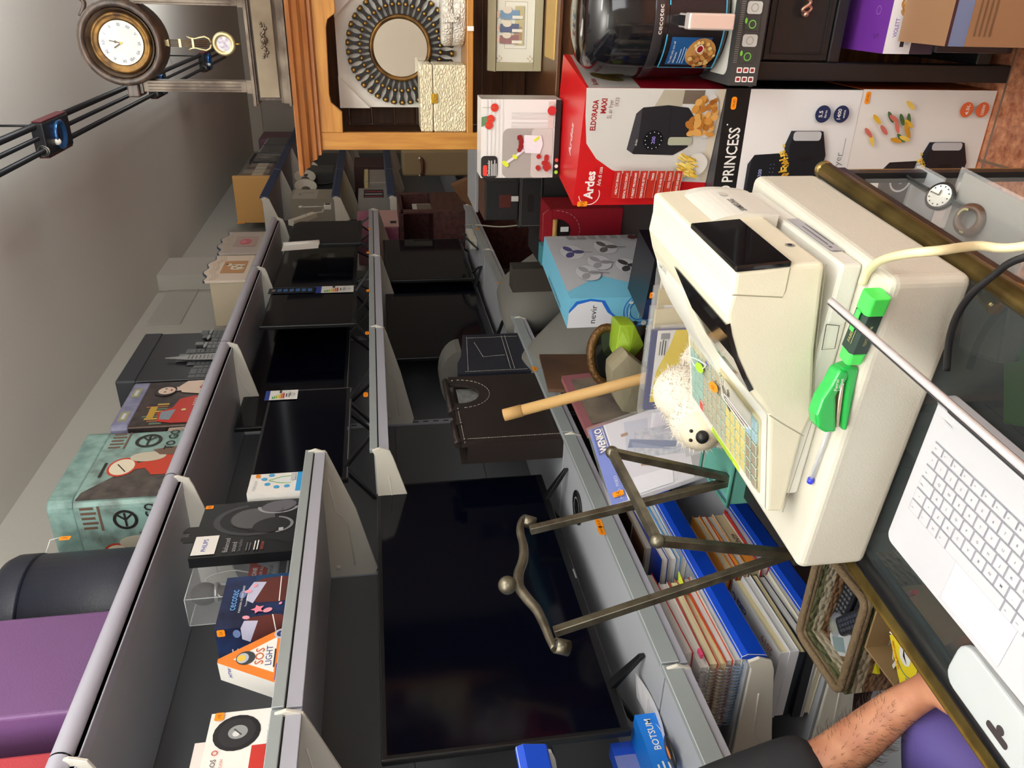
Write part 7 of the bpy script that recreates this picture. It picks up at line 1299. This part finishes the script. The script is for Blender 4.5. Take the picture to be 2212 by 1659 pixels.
# teal fabric box below the pack
q = at(1605, 1090, y=1.18); mb = MB(); TL = mat('teal_felt', (92, 160, 146), .8, bump=.2, bscale=300); t = thing('fabric_box', 'teal felt storage box beneath the storage pack beside the register', 'box', (q.x+.05, q.y+.07, .58)); 
mb.b2((q.x, q.y, .60), (q.x+.15, q.y+.14, q.z+.03), TL); mb.build('body', t, .006); mb = MB(); mb.tube([(q.x+.0, q.y-.002, q.z+.034), (q.x+.15, q.y-.002, q.z+.034), (q.x+.15, q.y+.14, q.z+.034), (q.x, q.y+.14, q.z+.034)], .004, mat('teal_piping', (70, 136, 124), .8), 6, True); mb.build('piping', t)
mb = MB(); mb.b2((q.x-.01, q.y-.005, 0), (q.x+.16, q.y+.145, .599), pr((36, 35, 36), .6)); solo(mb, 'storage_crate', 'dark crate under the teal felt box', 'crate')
# yellow and blue craft packs standing in front of the tube
YB = pr((232, 206, 50), .3); NB = pr((44, 46, 110), .3)
A0 = at(1384, 708, y=1.56); A1 = at(1390, 885, y=1.56); 
def pack(label, k, tint, first):
    o_ = A1+V((.05*k, .024*k, -.012*k)); uu_ = (A0-A1); uu_.z = 0; L_ = uu_.length*(.96-.05*k); uu_.normalize(); n_ = uu_.cross(Z); z0_ = .7015; H_ = o_.z-z0_
    t = thing('craft_pack', label, 'pack', V((o_.x, o_.y, z0_))+uu_*L_/2, 'bagged packs standing behind the register'); mb = MB(); b_ = V((o_.x, o_.y, z0_)); mb.obox(b_, uu_*L_, -n_*.01, Z*H_, tint); a = Art(mb, b_, uu_, Z)
    if first:
        a.rect(.0, H_-.02, L_, H_, NB); a.rect(0, 0, .015, H_, NB); a.poly([(.02, H_-.012), (L_, H_-.012), (L_, H_-.055), (L_*.8, H_-.045), (L_*.5, H_-.02)], WHITE); a.poly([(.02, H_-.012), (L_*.5, H_-.02), (L_*.8, H_-.045), (L_, H_-.055), (L_, 0), (.02, 0)], YB); a.rect(L_*.1, 0, L_*.26, H_-.035, pr((110, 100, 50), .3)); a.rrect(L_*.28, .01, L_*.38, H_-.045, .008, pr((160, 186, 110), .3)); a.rect(L_*.5, .0, L_*.9, H_*.4, pr((226, 214, 150), .3))
        for i in range(9): a.line([(L_*.5+.006*i, .01), (L_*.48+.008*i, H_*.4)], .002, pr((190, 170, 90)))
        a.lines(L_*.7, L_*.92, H_-.02, 3, .006, .002, INK, 3); a.rect(L_*.9, H_-.04, L_*.97, H_-.02, pr((150, 150, 156)))
    else: a.rect(.01, H_*.5, L_*.8, H_-.015, WHITE); a.lines(.02, L_*.7, H_-.03, 5, .012, .003, pr((150, 150, 156)), k)
    mb.build('card', t); mb = MB(); mb.obox(b_+n_*.0035-uu_*.008, uu_*(L_+.016), -n_*.017, Z*(H_+.012), M_CLEAR); mb.build('clear_bag', t)
pack('yellow and navy craft pack in a clear bag, foremost of the bagged packs', 0, NB, True)
pack('beige bagged pack second behind the yellow craft pack', 1, pr((206, 196, 160), .4), False)
pack('kraft bagged pack third behind the yellow craft pack', 2, pr((190, 176, 134), .4), False)
pack('pale bagged pack rearmost behind the yellow craft pack', 3, pr((214, 206, 184), .4), False)
# dark blue box and grey pouch lens beside it
q0, q1 = at(1387, 690, y=2.0), at(1387, 625, y=2.0); mb = MB(); z1 = q0.z; uu_ = V((.97, -.24, 0)); nn = V((.24, .97, 0)); P = V((q0.x, 2.0, .7215)); mb.obox(P, uu_*.20, nn*.16, Z*(z1-.7215), pr((18, 20, 28), .3)); a = Art(mb, P, uu_, Z); a.rect(0, 0, .07, z1-.7215, pr((34, 52, 92), .3)); a.lines(.1, .17, z1-.7215-.03, 6, .008, .003, pr((170, 170, 176)), 3); a.disc(.1, .03, .03, pr((60, 50, 46), .3)); t = thing('gadget_box', 'black and dark blue gadget box in front of the fan box', 'box', P+uu_*.1); mb.build('carton', t); sticker(t, a.p(.085, z1-.7215-.012), uu_, Z, .02, .012, '39')
mb = MB(); c = at(1455, 735, y=1.86); c.z = max(c.z, .80); mb.lathe([(0, -.05), (.07, -.05), (.075, -.03), (.072, .03), (.06, .045), (0, .05)], pr((30, 32, 44), .35), c-Z*.03, V((.5, -.7, .3)), 28); mb.lathe([(.074, -.035), (.078, -.028), (.074, -.02)], pr((190, 192, 196), .3), c-Z*.03, V((.5, -.7, .3)), 28); mb.tube([c-Z*.08, V((c.x, c.y+.02, .7015))], [.03, .05], pr((30, 32, 44), .35), 10); solo(mb, 'round_pouch', 'round dark pouch with a pale zip edge beside the register', 'pouch')
# fan box
P = at(1370, 703, y=2.18); P = V((P.x, P.y, .7215)); zt_ = at(1225, 705, y=2.18).z; rx_ = at(1228, 645, y=2.16); fw_ = abs(rx_.x-P.x); fv = V((.985, -.17, 0)); fn = V((.17, .985, 0)); FH = zt_-.7215; far = at(1172, 541, z=zt_); FL = .42
SB = pr((120, 196, 226), .35); t = thing('fan_box', 'sky blue and grey fan box lettered nevir, behind the register', 'box', P+fn*.2); mb = MB(); mb.obox(P, fv*fw_, fn*FL, Z*FH, SB); a = Art(mb, P, fv, Z); bl_ = pr((40, 110, 210), .3)
a.poly([(0, FH), (0, FH*.50), (fw_*.15, FH*.46), (fw_*.5, FH*.58), (fw_*.9, FH*.66), (fw_*.98, FH*.8), (fw_*.9, FH*.94), (fw_*.6, FH)], bl_); a.poly([(0, FH), (0, FH*.53), (fw_*.2, FH*.5), (fw_*.5, FH*.62), (fw_*.85, FH*.69), (fw_*.9, FH*.8), (fw_*.8, FH*.92), (fw_*.5, FH)], pr((226, 228, 234), .3))
a.text('nevir', fw_*.14, FH*.73, .028, INK, 'L', .005, width=fw_*.62)
for r_ in (.034, .045, .056): a.ring(fw_*.55, FH*.3, r_, r_+.003, bl_, 24, 0, 6.28, .9)
for k in range(4): a.rect(fw_*.78, FH*(.08+.1*k), fw_*.86, FH*(.12+.1*k), WHITE); a.disc(fw_*.1, FH*(.06+.09*k), .009, pr((40, 50, 70)) if k % 2 else WHITE); a.lines(fw_*.3, fw_*.72, FH*(.11+.1*k), 1, .01, .003, pr((210, 236, 246)), k)
e = Art(mb, P+fv*fw_, fn, Z); e.poly([(0, FH), (0, FH*.0), (FL, 0), (FL, FH)], SB); e.poly([(FL, FH), (.04, FH), (.09, FH*.8), (.14, FH*.62), (.10, FH*.42), (.06, FH*.2), (.1, 0), (FL, 0)], pr((186, 188, 194), .35))
gy = pr((156, 158, 164), .35); bld = [pr((74, 78, 130), .35), pr((96, 98, 104), .35), pr((60, 62, 68), .35), gy]
for k, (x, y, c_) in enumerate(((.30, FH*.78, 0), (.33, FH*.4, 1), (.22, FH*.55, 3), (.15, FH*.72, 3), (.19, FH*.28, 2))):
    e.disc(x, y, .052, pr((206, 208, 212), .35), .042); e.ring(x, y, .05, .052, gy, 20, e=.8)
    for j in range(3): th = j*2.1+.5; e.disc(x+.025*math.cos(th), y+.021*math.sin(th), .021, bld[c_], .013, rot=th)
    e.line([(x, y-.01), (x-.005, y-.07)], .003, pr((100, 102, 106)))
for k in range(6): e.rrect(FL-.035, FH*(.1+.12*k), FL-.012, FH*(.18+.12*k), .003, pr((150, 152, 156)))
e.disc(FL-.03, FH*.06, .016, pr((96, 40, 44), .35)); a2 = Art(mb, P+Z*FH, fv, fn); a2.text('VENTILADOR DE PIE', fw_*.2, .1, .02, pr((90, 110, 130)), 'L', .01, rot=1.5708, width=.2); mb.build('carton', t)
# red gift box with handle hole, behind the fan box
RX = mat('dark_red_card', (150, 20, 36), .35); P = at(1420, 540, y=2.74); z0 = .7215; P0 = at(1300, 541, y=2.74); P1 = at(1300, 452, y=2.72); zt_ = at(1180, 500, y=2.73).z
t = thing('gift_box', 'dark red gift box with a stitched handle hole beside the red fryer box', 'box', ((P0.x+P1.x)/2, 2.82, z0)); W_ = P1.x-P0.x; mb = MB(); H_ = zt_-z0
n = 12; hole = [(W_*.5+.045*math.cos(math.pi*i/n), H_-.035-.055*math.sin(math.pi*i/n)) for i in range(n+1)]
mb.b2((P0.x, 2.73, z0), (P1.x, 2.91, zt_-.012), RX); a = Art(mb, (P0.x, 2.73, z0), X, Z); a.poly([(p[0], p[1]) for p in hole], pr((36, 14, 18))); mb.build('body', t)
mb = MB(); mb.prism([(0, H_-.02), (W_, H_-.02), (W_, H_-.005), (W_*.9, H_+.015), (W_*.1, H_+.015), (0, H_-.005)], (P0.x, 2.7285, z0), X, Z, Y*.008, RX); mb.build('front_flap', t, .002)
mb = MB(); mb.tube([(P0.x+W_*.22, 2.722, z0+H_-.03), (P0.x+W_*.78, 2.722, z0+H_-.03)], .009, mat('wood_rod', (186, 140, 76), .5), 10); mb.build('handle_rod', t); mb = MB(); stitch(mb, [(P0.x+W_*.5+.075*math.cos(math.pi*i/16), 2.7295, z0+H_-.035-.09*math.sin(math.pi*i/16)) for i in range(17)], -Y, gap=.012); mb.build('stitching', t)
mb = MB(); mb.obox((P0.x+W_*.5, 2.72, z0+H_-.05), X*.018, -Z*.03, -Y*.001, WHITE); mb.build('hang_tag', t)
# black leather storage boxes and white cabinet behind the cherry box
def lbox(label, px0, py0, px1, py1, y, d_, mt, group='black storage boxes by the hutch', extra=None):
    A, B = at(px0, py0, y=y), at(px1, py1, y=y); x0_, x1_ = min(A.x, B.x), max(A.x, B.x); z0_, z1_ = min(A.z, B.z), max(A.z, B.z); t = thing('storage_box', label, 'box', ((x0_+x1_)/2, y+d_/2, z0_), group); mb = MB(); mb.b2((x0_, y, z0_), (x1_, y+d_, z1_), mt); mb.build('body', t, .004); mb = MB()
    for e_ in ([(x0_+.008, z0_+.008), (x1_-.008, z0_+.008), (x1_-.008, z1_-.008), (x0_+.008, z1_-.008), (x0_+.008, z0_+.008)],): stitch(mb, [(p[0], y, p[1]) for p in e_], -Y, .0006, .007)
    mb.build('stitching', t); return t, x0_, x1_, z0_, z1_
BLL = mat('charcoal_leather', (34, 34, 36), .5, bump=.15, bscale=240)
t, x0_, x1_, z0_, z1_ = lbox('lower black leather box with slot handle beside the fryer stack', 1120, 492, 1175, 380, 2.95, .25, BLL); mb = MB(); mb.prism(rrpts(x0_+.06, z0_+.035, x0_+.13, z0_+.06, .012), (0, 2.949, 0), X, Z, Y*.0015, BLACK); mb.build('slot', t)
zz = z1_+.001; t = thing('jewel_chest', 'small black leather chest with white tag on the slotted black box', 'box', ((x0_+x1_)/2, 3.0, zz)); A = at(1150, 475, y=2.96); B = at(1082, 392, y=2.96); mb = MB(); mb.b2((A.x, 2.96, zz), (B.x, 3.15, zz+.13), BLL); mb.build('body', t, .004); mb = MB(); mb.b2((A.x+.05, 2.958, zz+.03), (A.x+.1, 2.96, zz+.075), pr((96, 40, 34), .4)); mb.obox((A.x+.075, 2.954, zz+.03), X*.02, -Z*.028, -Y*.001, WHITE); mb.b2((A.x, 2.961, zz+.1301), (B.x, 3.15, zz+.132), pr((92, 60, 44), .4)); mb.build('front_patch', t)
A, B = at(1080, 452, y=3.5), at(1034, 375, y=3.5); mb = MB(); WC = pr((170, 172, 176), .5); mb.b2((A.x, 3.5, .0), (B.x+.3, 3.8, B.z), WC); mb.b2((A.x-.012, 3.494, B.z+.0001), (B.x+.31, 3.81, B.z+.015), WC); mb.b2((A.x+.02, 3.494, .1), (B.x+.25, 3.5, B.z-.02), pr((184, 186, 190), .5)); solo(mb, 'white_cabinet', 'pale grey panelled cabinet behind the cherry stoner box', 'cabinet', None, .003)
mb = MB(); mb.b2((-.99, 2.94, 0), (-.60, 3.22, z0_-.001), pr((30, 30, 32), .6)); solo(mb, 'storage_crate', 'dark crate under the black leather boxes by the hutch', 'crate')
A = at(1170, 420, y=2.9); mb = MB(); mb.b2((-.66, 2.955, z0_-.0), (-.655, 2.96, z0_+.001), WHITE) if False else None
# pillows and cartons on the low shelf under the televisions
GP = mat('grey_pillow', (120, 118, 112), .85, bump=.15, bscale=60)
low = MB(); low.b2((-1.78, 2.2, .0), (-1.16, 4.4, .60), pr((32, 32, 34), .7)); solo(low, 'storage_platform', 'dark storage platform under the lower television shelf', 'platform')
def pillow(label, c, sx, sy_, sz, R):
    mb = MB(); n, k = 16, 12; R = R.to_3x3(); vs_ = []
    for i in range(n+1):
        for j in range(n+1):
            u_, v_ = i/n*2-1, j/n*2-1; h_ = (max(0, (1-u_**4)*(1-v_**4)))**.55
            for s_ in (1, -1): vs_.append(V(c)+R @ V((u_*sx*(1-.06*(1-h_)), v_*sy_, s_*sz*h_)))
    q = n+1; fs = []
    for i in range(n):
        for j in range(n):
            b_ = lambda a_, c_: (a_*q+c_)*2
            fs += [(b_(i, j), b_(i+1, j), b_(i+1, j+1), b_(i, j+1)), (b_(i, j)+1, b_(i, j+1)+1, b_(i+1, j+1)+1, b_(i+1, j)+1)]
    mb.add(vs_, fs, GP, True); return solo(mb, 'grey_pillow', label, 'pillow', 'grey pillows under the lower television shelf')
pillow('near grey pillow under the lower television shelf beside the fan box', (-1.27, 2.78, .83), .26, .22, .11, Matrix.Rotation(.9, 4, 'Y') @ Matrix.Rotation(.35, 4, 'Z'))
pillow('far grey pillow under the lower television shelf beyond the small carton', (-1.24, 3.40, .85), .26, .24, .12, Matrix.Rotation(.9, 4, 'Y') @ Matrix.Rotation(-.1, 4, 'Z'))
q = at(1165, 625, x=-1.02); mb = MB(); mb.b2((-1.12, 3.0, .7205), (-1.02, 3.09, q.z+.06), pr((60, 54, 46), .7)); a = Art(mb, (-1.02, 3.0, .7205), Y, Z); a.rect(.015, .02, .075, .16, pr((128, 108, 82), .7)); solo(mb, 'small_carton', 'small brown carton between the two grey pillows', 'carton')
# leaning things below the shelf edge
def lean(name, label, cat, px, x, th, mt, inner=None, floor=.60, group=None):
    P = [at(*p, x=x) for p in px]; t = thing(name, label, cat, P[0]); mb = MB(); c = sum(P, V((0, 0, 0)))/4
    mb.add(P+[p-X*th for p in P], [(0, 1, 2, 3), (7, 6, 5, 4), (0, 4, 5, 1), (1, 5, 6, 2), (2, 6, 7, 3), (3, 7, 4, 0)], mt); mb.build('panel', t)
    if inner:
        mb = MB(); q = [c+(p-c)*.78+X*.002 for p in P]; mb.add(q+[p+X*.001 for p in q], [(4, 5, 6, 7), (0, 1, 5, 4), (1, 2, 6, 5), (2, 3, 7, 6), (3, 0, 4, 7)], inner); mb.build('inset', t)
    return t
lean('painted_board', 'dull brown board with a dark oval picture under the television shelf', 'board', ((1165, 765), (1275, 765), (1330, 845), (1185, 840)), -1.15, .012, mat('brown_print', (104, 74, 54), .6, mix=(70, 50, 38), mscale=5))
o_ = at(1235, 800, x=-1.145); mb = MB(); a = Art(mb, o_, Y, Z); a.disc(0, 0, .05, pr((40, 34, 32), .6), .02); solo(mb, 'oval_plaque', 'flat dark oval plaque fixed on the brown board', 'plaque') if False else None
t = lean('photo_frame', 'dusty pink picture frame with faded print leaning behind the kraft tube', 'picture frame', ((1213, 812), (1322, 800), (1430, 905), (1270, 935)), -1.10, .018, pr((150, 92, 98), .5), mat('faded_print', (128, 116, 100), .6, mix=(96, 84, 78), mscale=12))
# gold oval mirror frame
c = at(1312, 768, y=1.98); t = thing('oval_mirror', 'oval mirror with carved gilt frame beneath the fan box', 'mirror', V((c.x, c.y, .62))); AU = mat('carved_gilt', (100, 70, 36), .4, metal=.5, bump=1, bscale=120); mb = MB(); pts = [c+V((.075*math.cos(k/28*6.283), .075*math.cos(k/28*6.283)*.4, .05*math.sin(k/28*6.283))) for k in range(28)]; mb.tube(pts, .013, AU, 8, True); mb.obox(c+V((-.02, -.01, -.055)), X*.04, Y*.03, Z*(.62+.056-c.z), AU); mb.build('gilt_frame', t); mb = MB(); mb.prism([((p-c).x, (p-c).z) for p in pts], c, V((1, .4, 0)), Z, V((-.002, .005, 0)), mat('dark_mirror', (70, 74, 78), .08, metal=.9)); mb.build('mirror_glass', t)
# green and khaki bags
def bag(name, label, pxs, y, d_, mt):
    P = [at(*p, y=y) for p in pxs]; c = sum(P, V((0, 0, 0)))/len(P); mb = MB(); n = len(P); bk = [c+(p-c)*.8+Y*d_ for p in P]; md = [c+(p-c)*1.03+Y*d_*.5 for p in P]
    mb.add([c-Y*.02]+P+md+bk, [(0, 1+i, 1+(i+1) % n) for i in range(n)]+[(1+i, 1+n+i, 1+n+(i+1) % n, 1+(i+1) % n) for i in range(n)]+[(1+n+i, 1+2*n+i, 1+2*n+(i+1) % n, 1+n+(i+1) % n) for i in range(n)]+[tuple(1+2*n+i for i in range(n-1, -1, -1))], mt, False); return solo(mb, name, label, 'bag', None, .004, 2, 1)
bag('green_bag', 'crumpled lime green paper bag below the fan box', ((1338, 702), (1372, 702), (1392, 745), (1378, 765), (1345, 795), (1328, 770)), 1.92, .10, mat('lime_paper', (140, 172, 40), .5, bump=.4, bscale=30))
bag('khaki_bag', 'crumpled khaki cloth bag behind the yellow craft pack', ((1357, 765), (1400, 800), (1400, 880), (1380, 897), (1345, 890), (1318, 850), (1322, 800)), 1.83, .10, mat('khaki_cloth', (140, 132, 108), .75, bump=.4, bscale=24))
q = at(1172, 515, y=2.66); mb = MB(); mb.b2((q.x-.10, 2.66, .7215), (q.x-.03, 2.72, q.z), pr((60, 130, 140), .5)); solo(mb, 'teal_carton', 'small teal carton beside the dark red gift box', 'carton')
# white cable across the dark gap, power block on the shelf
q = [at(1005, 487, x=-1.36), at(1030, 486, x=-1.30), at(1080, 490, x=-1.2), at(1130, 487, x=-1.1), at(1180, 496, x=-1.0)]; q.append(q[-1]+V((.02, .05, -.1))); cord(q, .004, pr((190, 188, 176)), 'white_cable', 'white cable crossing the dark gap beside the red gift box')
p = at(1022, 512, x=-1.36); t = thing('power_block', 'white power strip block with orange switch at the far end of the lower shelf', 'power strip', V((-1.36, p.y, 1.0315))); mb = MB(); mb.b2((-1.40, p.y-.12, 1.0315), (-1.345, p.y+.14, 1.075), pr((206, 204, 190))); mb.build('body', t, .004); mb = MB(); mb.b2((-1.385, p.y+.1405, 1.045), (-1.36, p.y+.146, 1.062), ORANGE); mb.build('switch', t)
q = [V((-1.37, p.y+.08, 1.077)), V((-1.36, p.y+.06, 1.1)), V((-1.345, p.y-.1, 1.09)), V((-1.36, p.y-.25, 1.045))]; cord(q, .006, pr((26, 26, 28)), 'black_cable', 'black cable plugged into the white power strip block')
# small adaptors hanging by the farthest television of the eye-level shelf
p = at(665, 468, x=-1.37); q = at(680, 463, x=-1.37); t = thing('power_strip', 'white power strip hanging beside the farthest television', 'power strip', (p+q)/2); d = (at(640, 474, x=-1.37)-at(680, 460, x=-1.37)); c0 = at(680, 460, x=-1.37); e = d.normalized(); f = e.cross(X).normalized(); mb = MB(); mb.obox(c0-f*.02-X*.03, e*.24, f*.045, X*.035, pr((206, 202, 186))); mb.lathe([(0, 0), (.006, 0), (.006, .002), (0, .002)], BLACK, c0+e*.09+X*.005, X, 10); mb.build('body', t, .004); mb = MB(); mb.tube(cpath([c0, c0+V((0, .03, -.05)), at(697, 452, x=-1.36)]), .004, pr((206, 202, 186)), 6); mb.build('lead', t)
p = at(708, 446, x=-1.36); mb = MB(); mb.box(p, (.03, .06, .05), pr((206, 204, 194))); ap_ = mb.build('adaptor', t, .004); mb = MB(); mb.b2((p.x+.0155, p.y-.018, p.z-.015), (p.x+.017, p.y+.018, p.z+.015), pr((70, 74, 80))); mb.build('label_plate', ap_); mb = MB(); q = at(655, 447, x=-1.36); mb.tube([p+Z*.02, q], .004, pr((206, 204, 194)), 6); mb.tube([q, q+Z*.03], .008, pr((206, 204, 194)), 8); mb.build('lead', t)
# ================================================================ dim goods on the far navy run
def far(name, label, cat, px0, px1, x, d_, mt, art=None, y=None, grp=None, zb=None):
    A, B = at(*px0, x=x), at(*px1, x=x); y0_, y1_ = min(A.y, B.y), max(A.y, B.y); z0_, z1_ = min(A.z, B.z), max(A.z, B.z)
    if zb is not None: z0_ = zb
    t = MB(); t.b2((x-d_, y0_, z0_), (x, y1_, z1_), mt)
    if art: art(Art(t, (x, y0_, z0_), Y, Z), y1_-y0_, z1_-z0_)
    return solo(t, name, label, cat, grp, .004)
F2, F3, F4 = 1.926, 1.521, .951
def lampbox(a, w_, h_): a.rect(w_*.05, h_*.4, w_*.95, h_*.95, pr((176, 170, 158), .6)); a.ring(w_*.5, h_*.68, h_*.12, h_*.14, pr((60, 60, 62)), 16, 0, 3.1); a.line([(w_*.6, h_*.68), (w_*.62, h_*.5)], .01, pr((60, 60, 62)))
mb = MB(); mb.b2((-1.78, 6.0, F2), (-1.45, 6.32, F2+.33), pr((150, 142, 128), .6)); lampbox(Art(mb, (-1.45, 6.0, F2), Y, Z), .32, .33); solo(mb, 'lamp_carton', 'dim carton printed with a desk lamp on the far navy shelf', 'carton')
mb = MB(); mb.b2((-1.78, 6.83, F2), (-1.44, 7.25, F2+.32), pr((58, 58, 60), .6)); mb.b2((-1.44, 6.88, F2+.05), (-1.438, 7.2, F2+.3), pr((76, 76, 76), .5)); solo(mb, 'grey_case', 'dark grey case behind the desk lamps on the far navy shelf', 'case', None, .006)
for i, (y, z_) in enumerate(((6.42, F2+.24), (6.78, F2+.27), (7.15, F2+.27))):
    b0 = V((-1.50, y, F2)); t = thing('desk_lamp', ('nearest white shaded desk lamp on the far navy shelf', 'second white shaded desk lamp on the far navy shelf', 'third desk lamp half hidden by the hutch moulding')[i], 'lamp', b0, 'desk lamps on the far navy shelf'); mb = MB(); mb.lathe([(0, 0), (.06, 0), (.058, .015), (0, .018)], BLACK, b0, Z, 20); mb.build('base', t)
    hc_ = b0+V((.03, 0, z_-F2)); mb = MB(); mb.tube(cpath([b0+Z*.015, b0+V((-.02, .03, .15)), b0+V((-.01, .03, .30)), hc_+V((-.04, .01, .03))]), .008, BLACK, 8); mb.build('arm', t)
    mb = MB(); mb.lathe([(.02, -.05), (.03, -.045), (.05, -.02), (.085, .03), (.087, .032), (.08, .03), (.045, -.02), (.0, -.03)], pr((196, 192, 180), .5), hc_, V((1, -.5, -.1)), 24); mb.lathe([(0, -.02), (.03, -.01), (.034, .0), (.02, .005), (0, .006)], pr((90, 84, 76), .4), hc_, V((1, -.5, -.1)), 16); mb.build('shade', t)
mb = MB(); mb.b2((-1.77, 5.9, F3), (-1.43, 6.25, F3+.23), pr((140, 138, 134), .6)); a = Art(mb, (-1.43, 5.9, F3), Y, Z); a.rect(.04, .04, .3, .19, pr((50, 48, 52))); [a.rect(.06+.04*k, .05, .085+.04*k, .18, pr(((150, 40, 60), (40, 40, 60), (200, 196, 190), (30, 30, 34), (160, 50, 70), (44, 44, 50))[k])) for k in range(6)]; solo(mb, 'hair_tool_box', 'grey box picturing black and pink tools on the far navy shelf', 'box')
mb = MB(); mb.b2((-1.77, 6.45, F3), (-1.43, 6.95, F3+.15), pr((150, 144, 136), .6)); mb.b2((-1.77, 6.45, F3+.151), (-1.42, 6.92, F3+.19), pr((206, 190, 128), .6)); solo(mb, 'folded_cloth_box', 'pale box topped with a folded yellow cloth on the far navy shelf', 'box', None, .006)
mb = MB(); mb.b2((-1.77, 7.1, F3), (-1.43, 7.5, F3+.28), pr((70, 44, 44), .6)); solo(mb, 'dark_red_carton', 'dark red carton on the far navy shelf beyond the yellow cloth', 'carton', None, .006)
c = at(795, 437, x=-1.34); t = thing('clothes_iron', 'black glossy appliance standing on the pink box', 'appliance', c); 
A, B = at(772, 455, x=-1.47), at(862, 490, x=-1.47); pz0, pz1 = B.z, A.z; mb = MB(); mb.b2((-1.74, B.y, pz0), (-1.47, A.y, pz1), mat('pink_print', (176, 120, 130), .5, mix=(140, 70, 110), mscale=4)); a = Art(mb, (-1.47, B.y, pz0), Y, Z); Lx, Hz = A.y-B.y, pz1-pz0; a.rect(0, 0, Lx, Hz*.7, pr((196, 156, 152), .5)); a.rect(Lx*.2, Hz*.05, Lx*.34, Hz*.2, INK); solo(mb, 'pink_box', 'pink and violet box at the end of the lower shelf run', 'box', None, .01)
ir = V((-1.58, (A.y+B.y)/2, pz1+.001)); mb = MB(); mb.sph(ir+Z*.05, (.10, .11, .05), pr((22, 22, 26), .15), 20, 12); mb.build('body', t); mb = MB(); mb.tube(cpath([ir+V((.05, -.08, .09)), ir+V((.05, -.03, .15)), ir+V((.05, .06, .14)), ir+V((.05, .09, .08))]), .012, M_SILV, 8); mb.build('handle', t)
mb = MB(); mb.b2((-1.76, 5.24, 1.0315) if False else (-1.76, B.y-.02, .3), (-1.392, A.y+.03, pz0-.001), pr((40, 38, 40), .6)); solo(mb, 'dark_cabinet', 'dark cabinet carrying the pink box between the two shelf runs', 'cabinet', None, .004) if False else None
ch = mat('maroon_wood', (92, 54, 50), .45, mix=(64, 36, 34), mscale=4, stretch=(8, 1, 8)); A, B = at(1000, 430, x=-1.36), at(862, 480, x=-1.36); t = thing('wooden_chest', 'maroon wooden chest with an open niche at the end of the shelf run', 'chest', (-1.55, 5.5, 0)); mb = MB(); y0_, y1_ = 5.26, 5.80
mb.b2((-1.78, y0_, .0), (-1.36, y1_, 1.24), ch); mb.b2((-1.38, y0_+.0, 1.2401), (-1.36, y0_+.05, 1.46), ch); mb.b2((-1.78, y1_-.05, 1.2401), (-1.36, y1_, pz0-.002), ch); mb.b2((-1.78, y0_, 1.2401), (-1.70, y1_-.05, pz0-.002), ch); mb.b2((-1.70, y0_, 1.44), (-1.36, y1_-.051, pz0-.002), ch); mb.build('body', t, .003)
mb = MB(); A = at(975, 415, x=-1.37); mb.b2((-1.40, y0_+.12, 1.2412), (-1.385, y0_+.3, 1.37), pr((190, 188, 180))); mb.b2((-1.385, y0_+.14, 1.2412), (-1.383, y0_+.28, 1.34), pr((110, 100, 90))); solo(mb, 'white_photo_frame', 'small white photo frame standing in the chest niche', 'picture frame')
A, B = at(1000, 395, x=-1.30), at(905, 326, x=-1.30); by0, by1 = min(A.y, B.y), max(A.y, B.y); bt = V((0, 0, B.z)); mb = MB(); t = thing('beige_suitcase', 'beige case with dark leather handle in the far aisle', 'suitcase', (-1.2, 6.4, 0)); x_ = -1.13; A, B = at(1003, 397, y=6.3), at(882, 325, y=6.3); mb.b2((A.x+.06, 6.3, F4-.12), (B.x, 6.62, B.z+.05), mat('beige_cloth', (150, 130, 96), .7)); mb.build('body', t, .02, 3); mb = MB(); hz_ = at(908, 360, y=6.29).z; hx0_, hx1_ = at(908, 378, y=6.29).x, at(908, 342, y=6.29).x; mb.tube(cpath([(hx0_, 6.295, hz_), (hx0_+.02, 6.27, hz_-.015), (hx1_-.02, 6.27, hz_-.015), (hx1_, 6.295, hz_)]), .014, pr((86, 48, 34)), 8); mb.build('handle', t); mb = MB(); [mb.sph((x, 6.285, hz_+.004), .010, pr((230, 228, 220), .2), 8, 6) for x in (hx0_, hx1_)]; mb.build('rivets', t)
mb = MB(); mb.b2((A.x+.05, 6.28, 0), (B.x+.02, 6.64, F4-.121), pr((34, 34, 38), .6)); solo(mb, 'far_plinth', 'dark plinth under the beige case in the far aisle', 'plinth')
c = at(1018, 400, y=4.6); mb = MB(); t = thing('wicker_chair', 'brown wicker chair back seen beyond the white cabinet', 'chair', (c.x, 4.6, 0)); WK = mat('brown_wicker', (112, 76, 46), .7, bump=1, bscale=90); pts = [(-.18, 0), (.22, 0), (.22, .62), (.12, .9), (0, c.z+.12), (-.10, c.z+.05), (-.18, c.z-.12)]; mb.prism(pts, (c.x, 4.6, 0), X, Z, Y*.05, WK); mb.build('back', t, .01); mb = MB(); mb.b2((c.x-.2, 4.66, .4), (c.x+.24, 5.1, .46), WK); mb.build('seat', t, .01)
for q in ((-.17, 5.06), (.2, 5.06), (-.17, 4.68), (.2, 4.68)): mb = MB(); mb.tube([(c.x+q[0], q[1], 0), (c.x+q[0], q[1], .4)], .018, WK, 8); mb.build('leg', t)
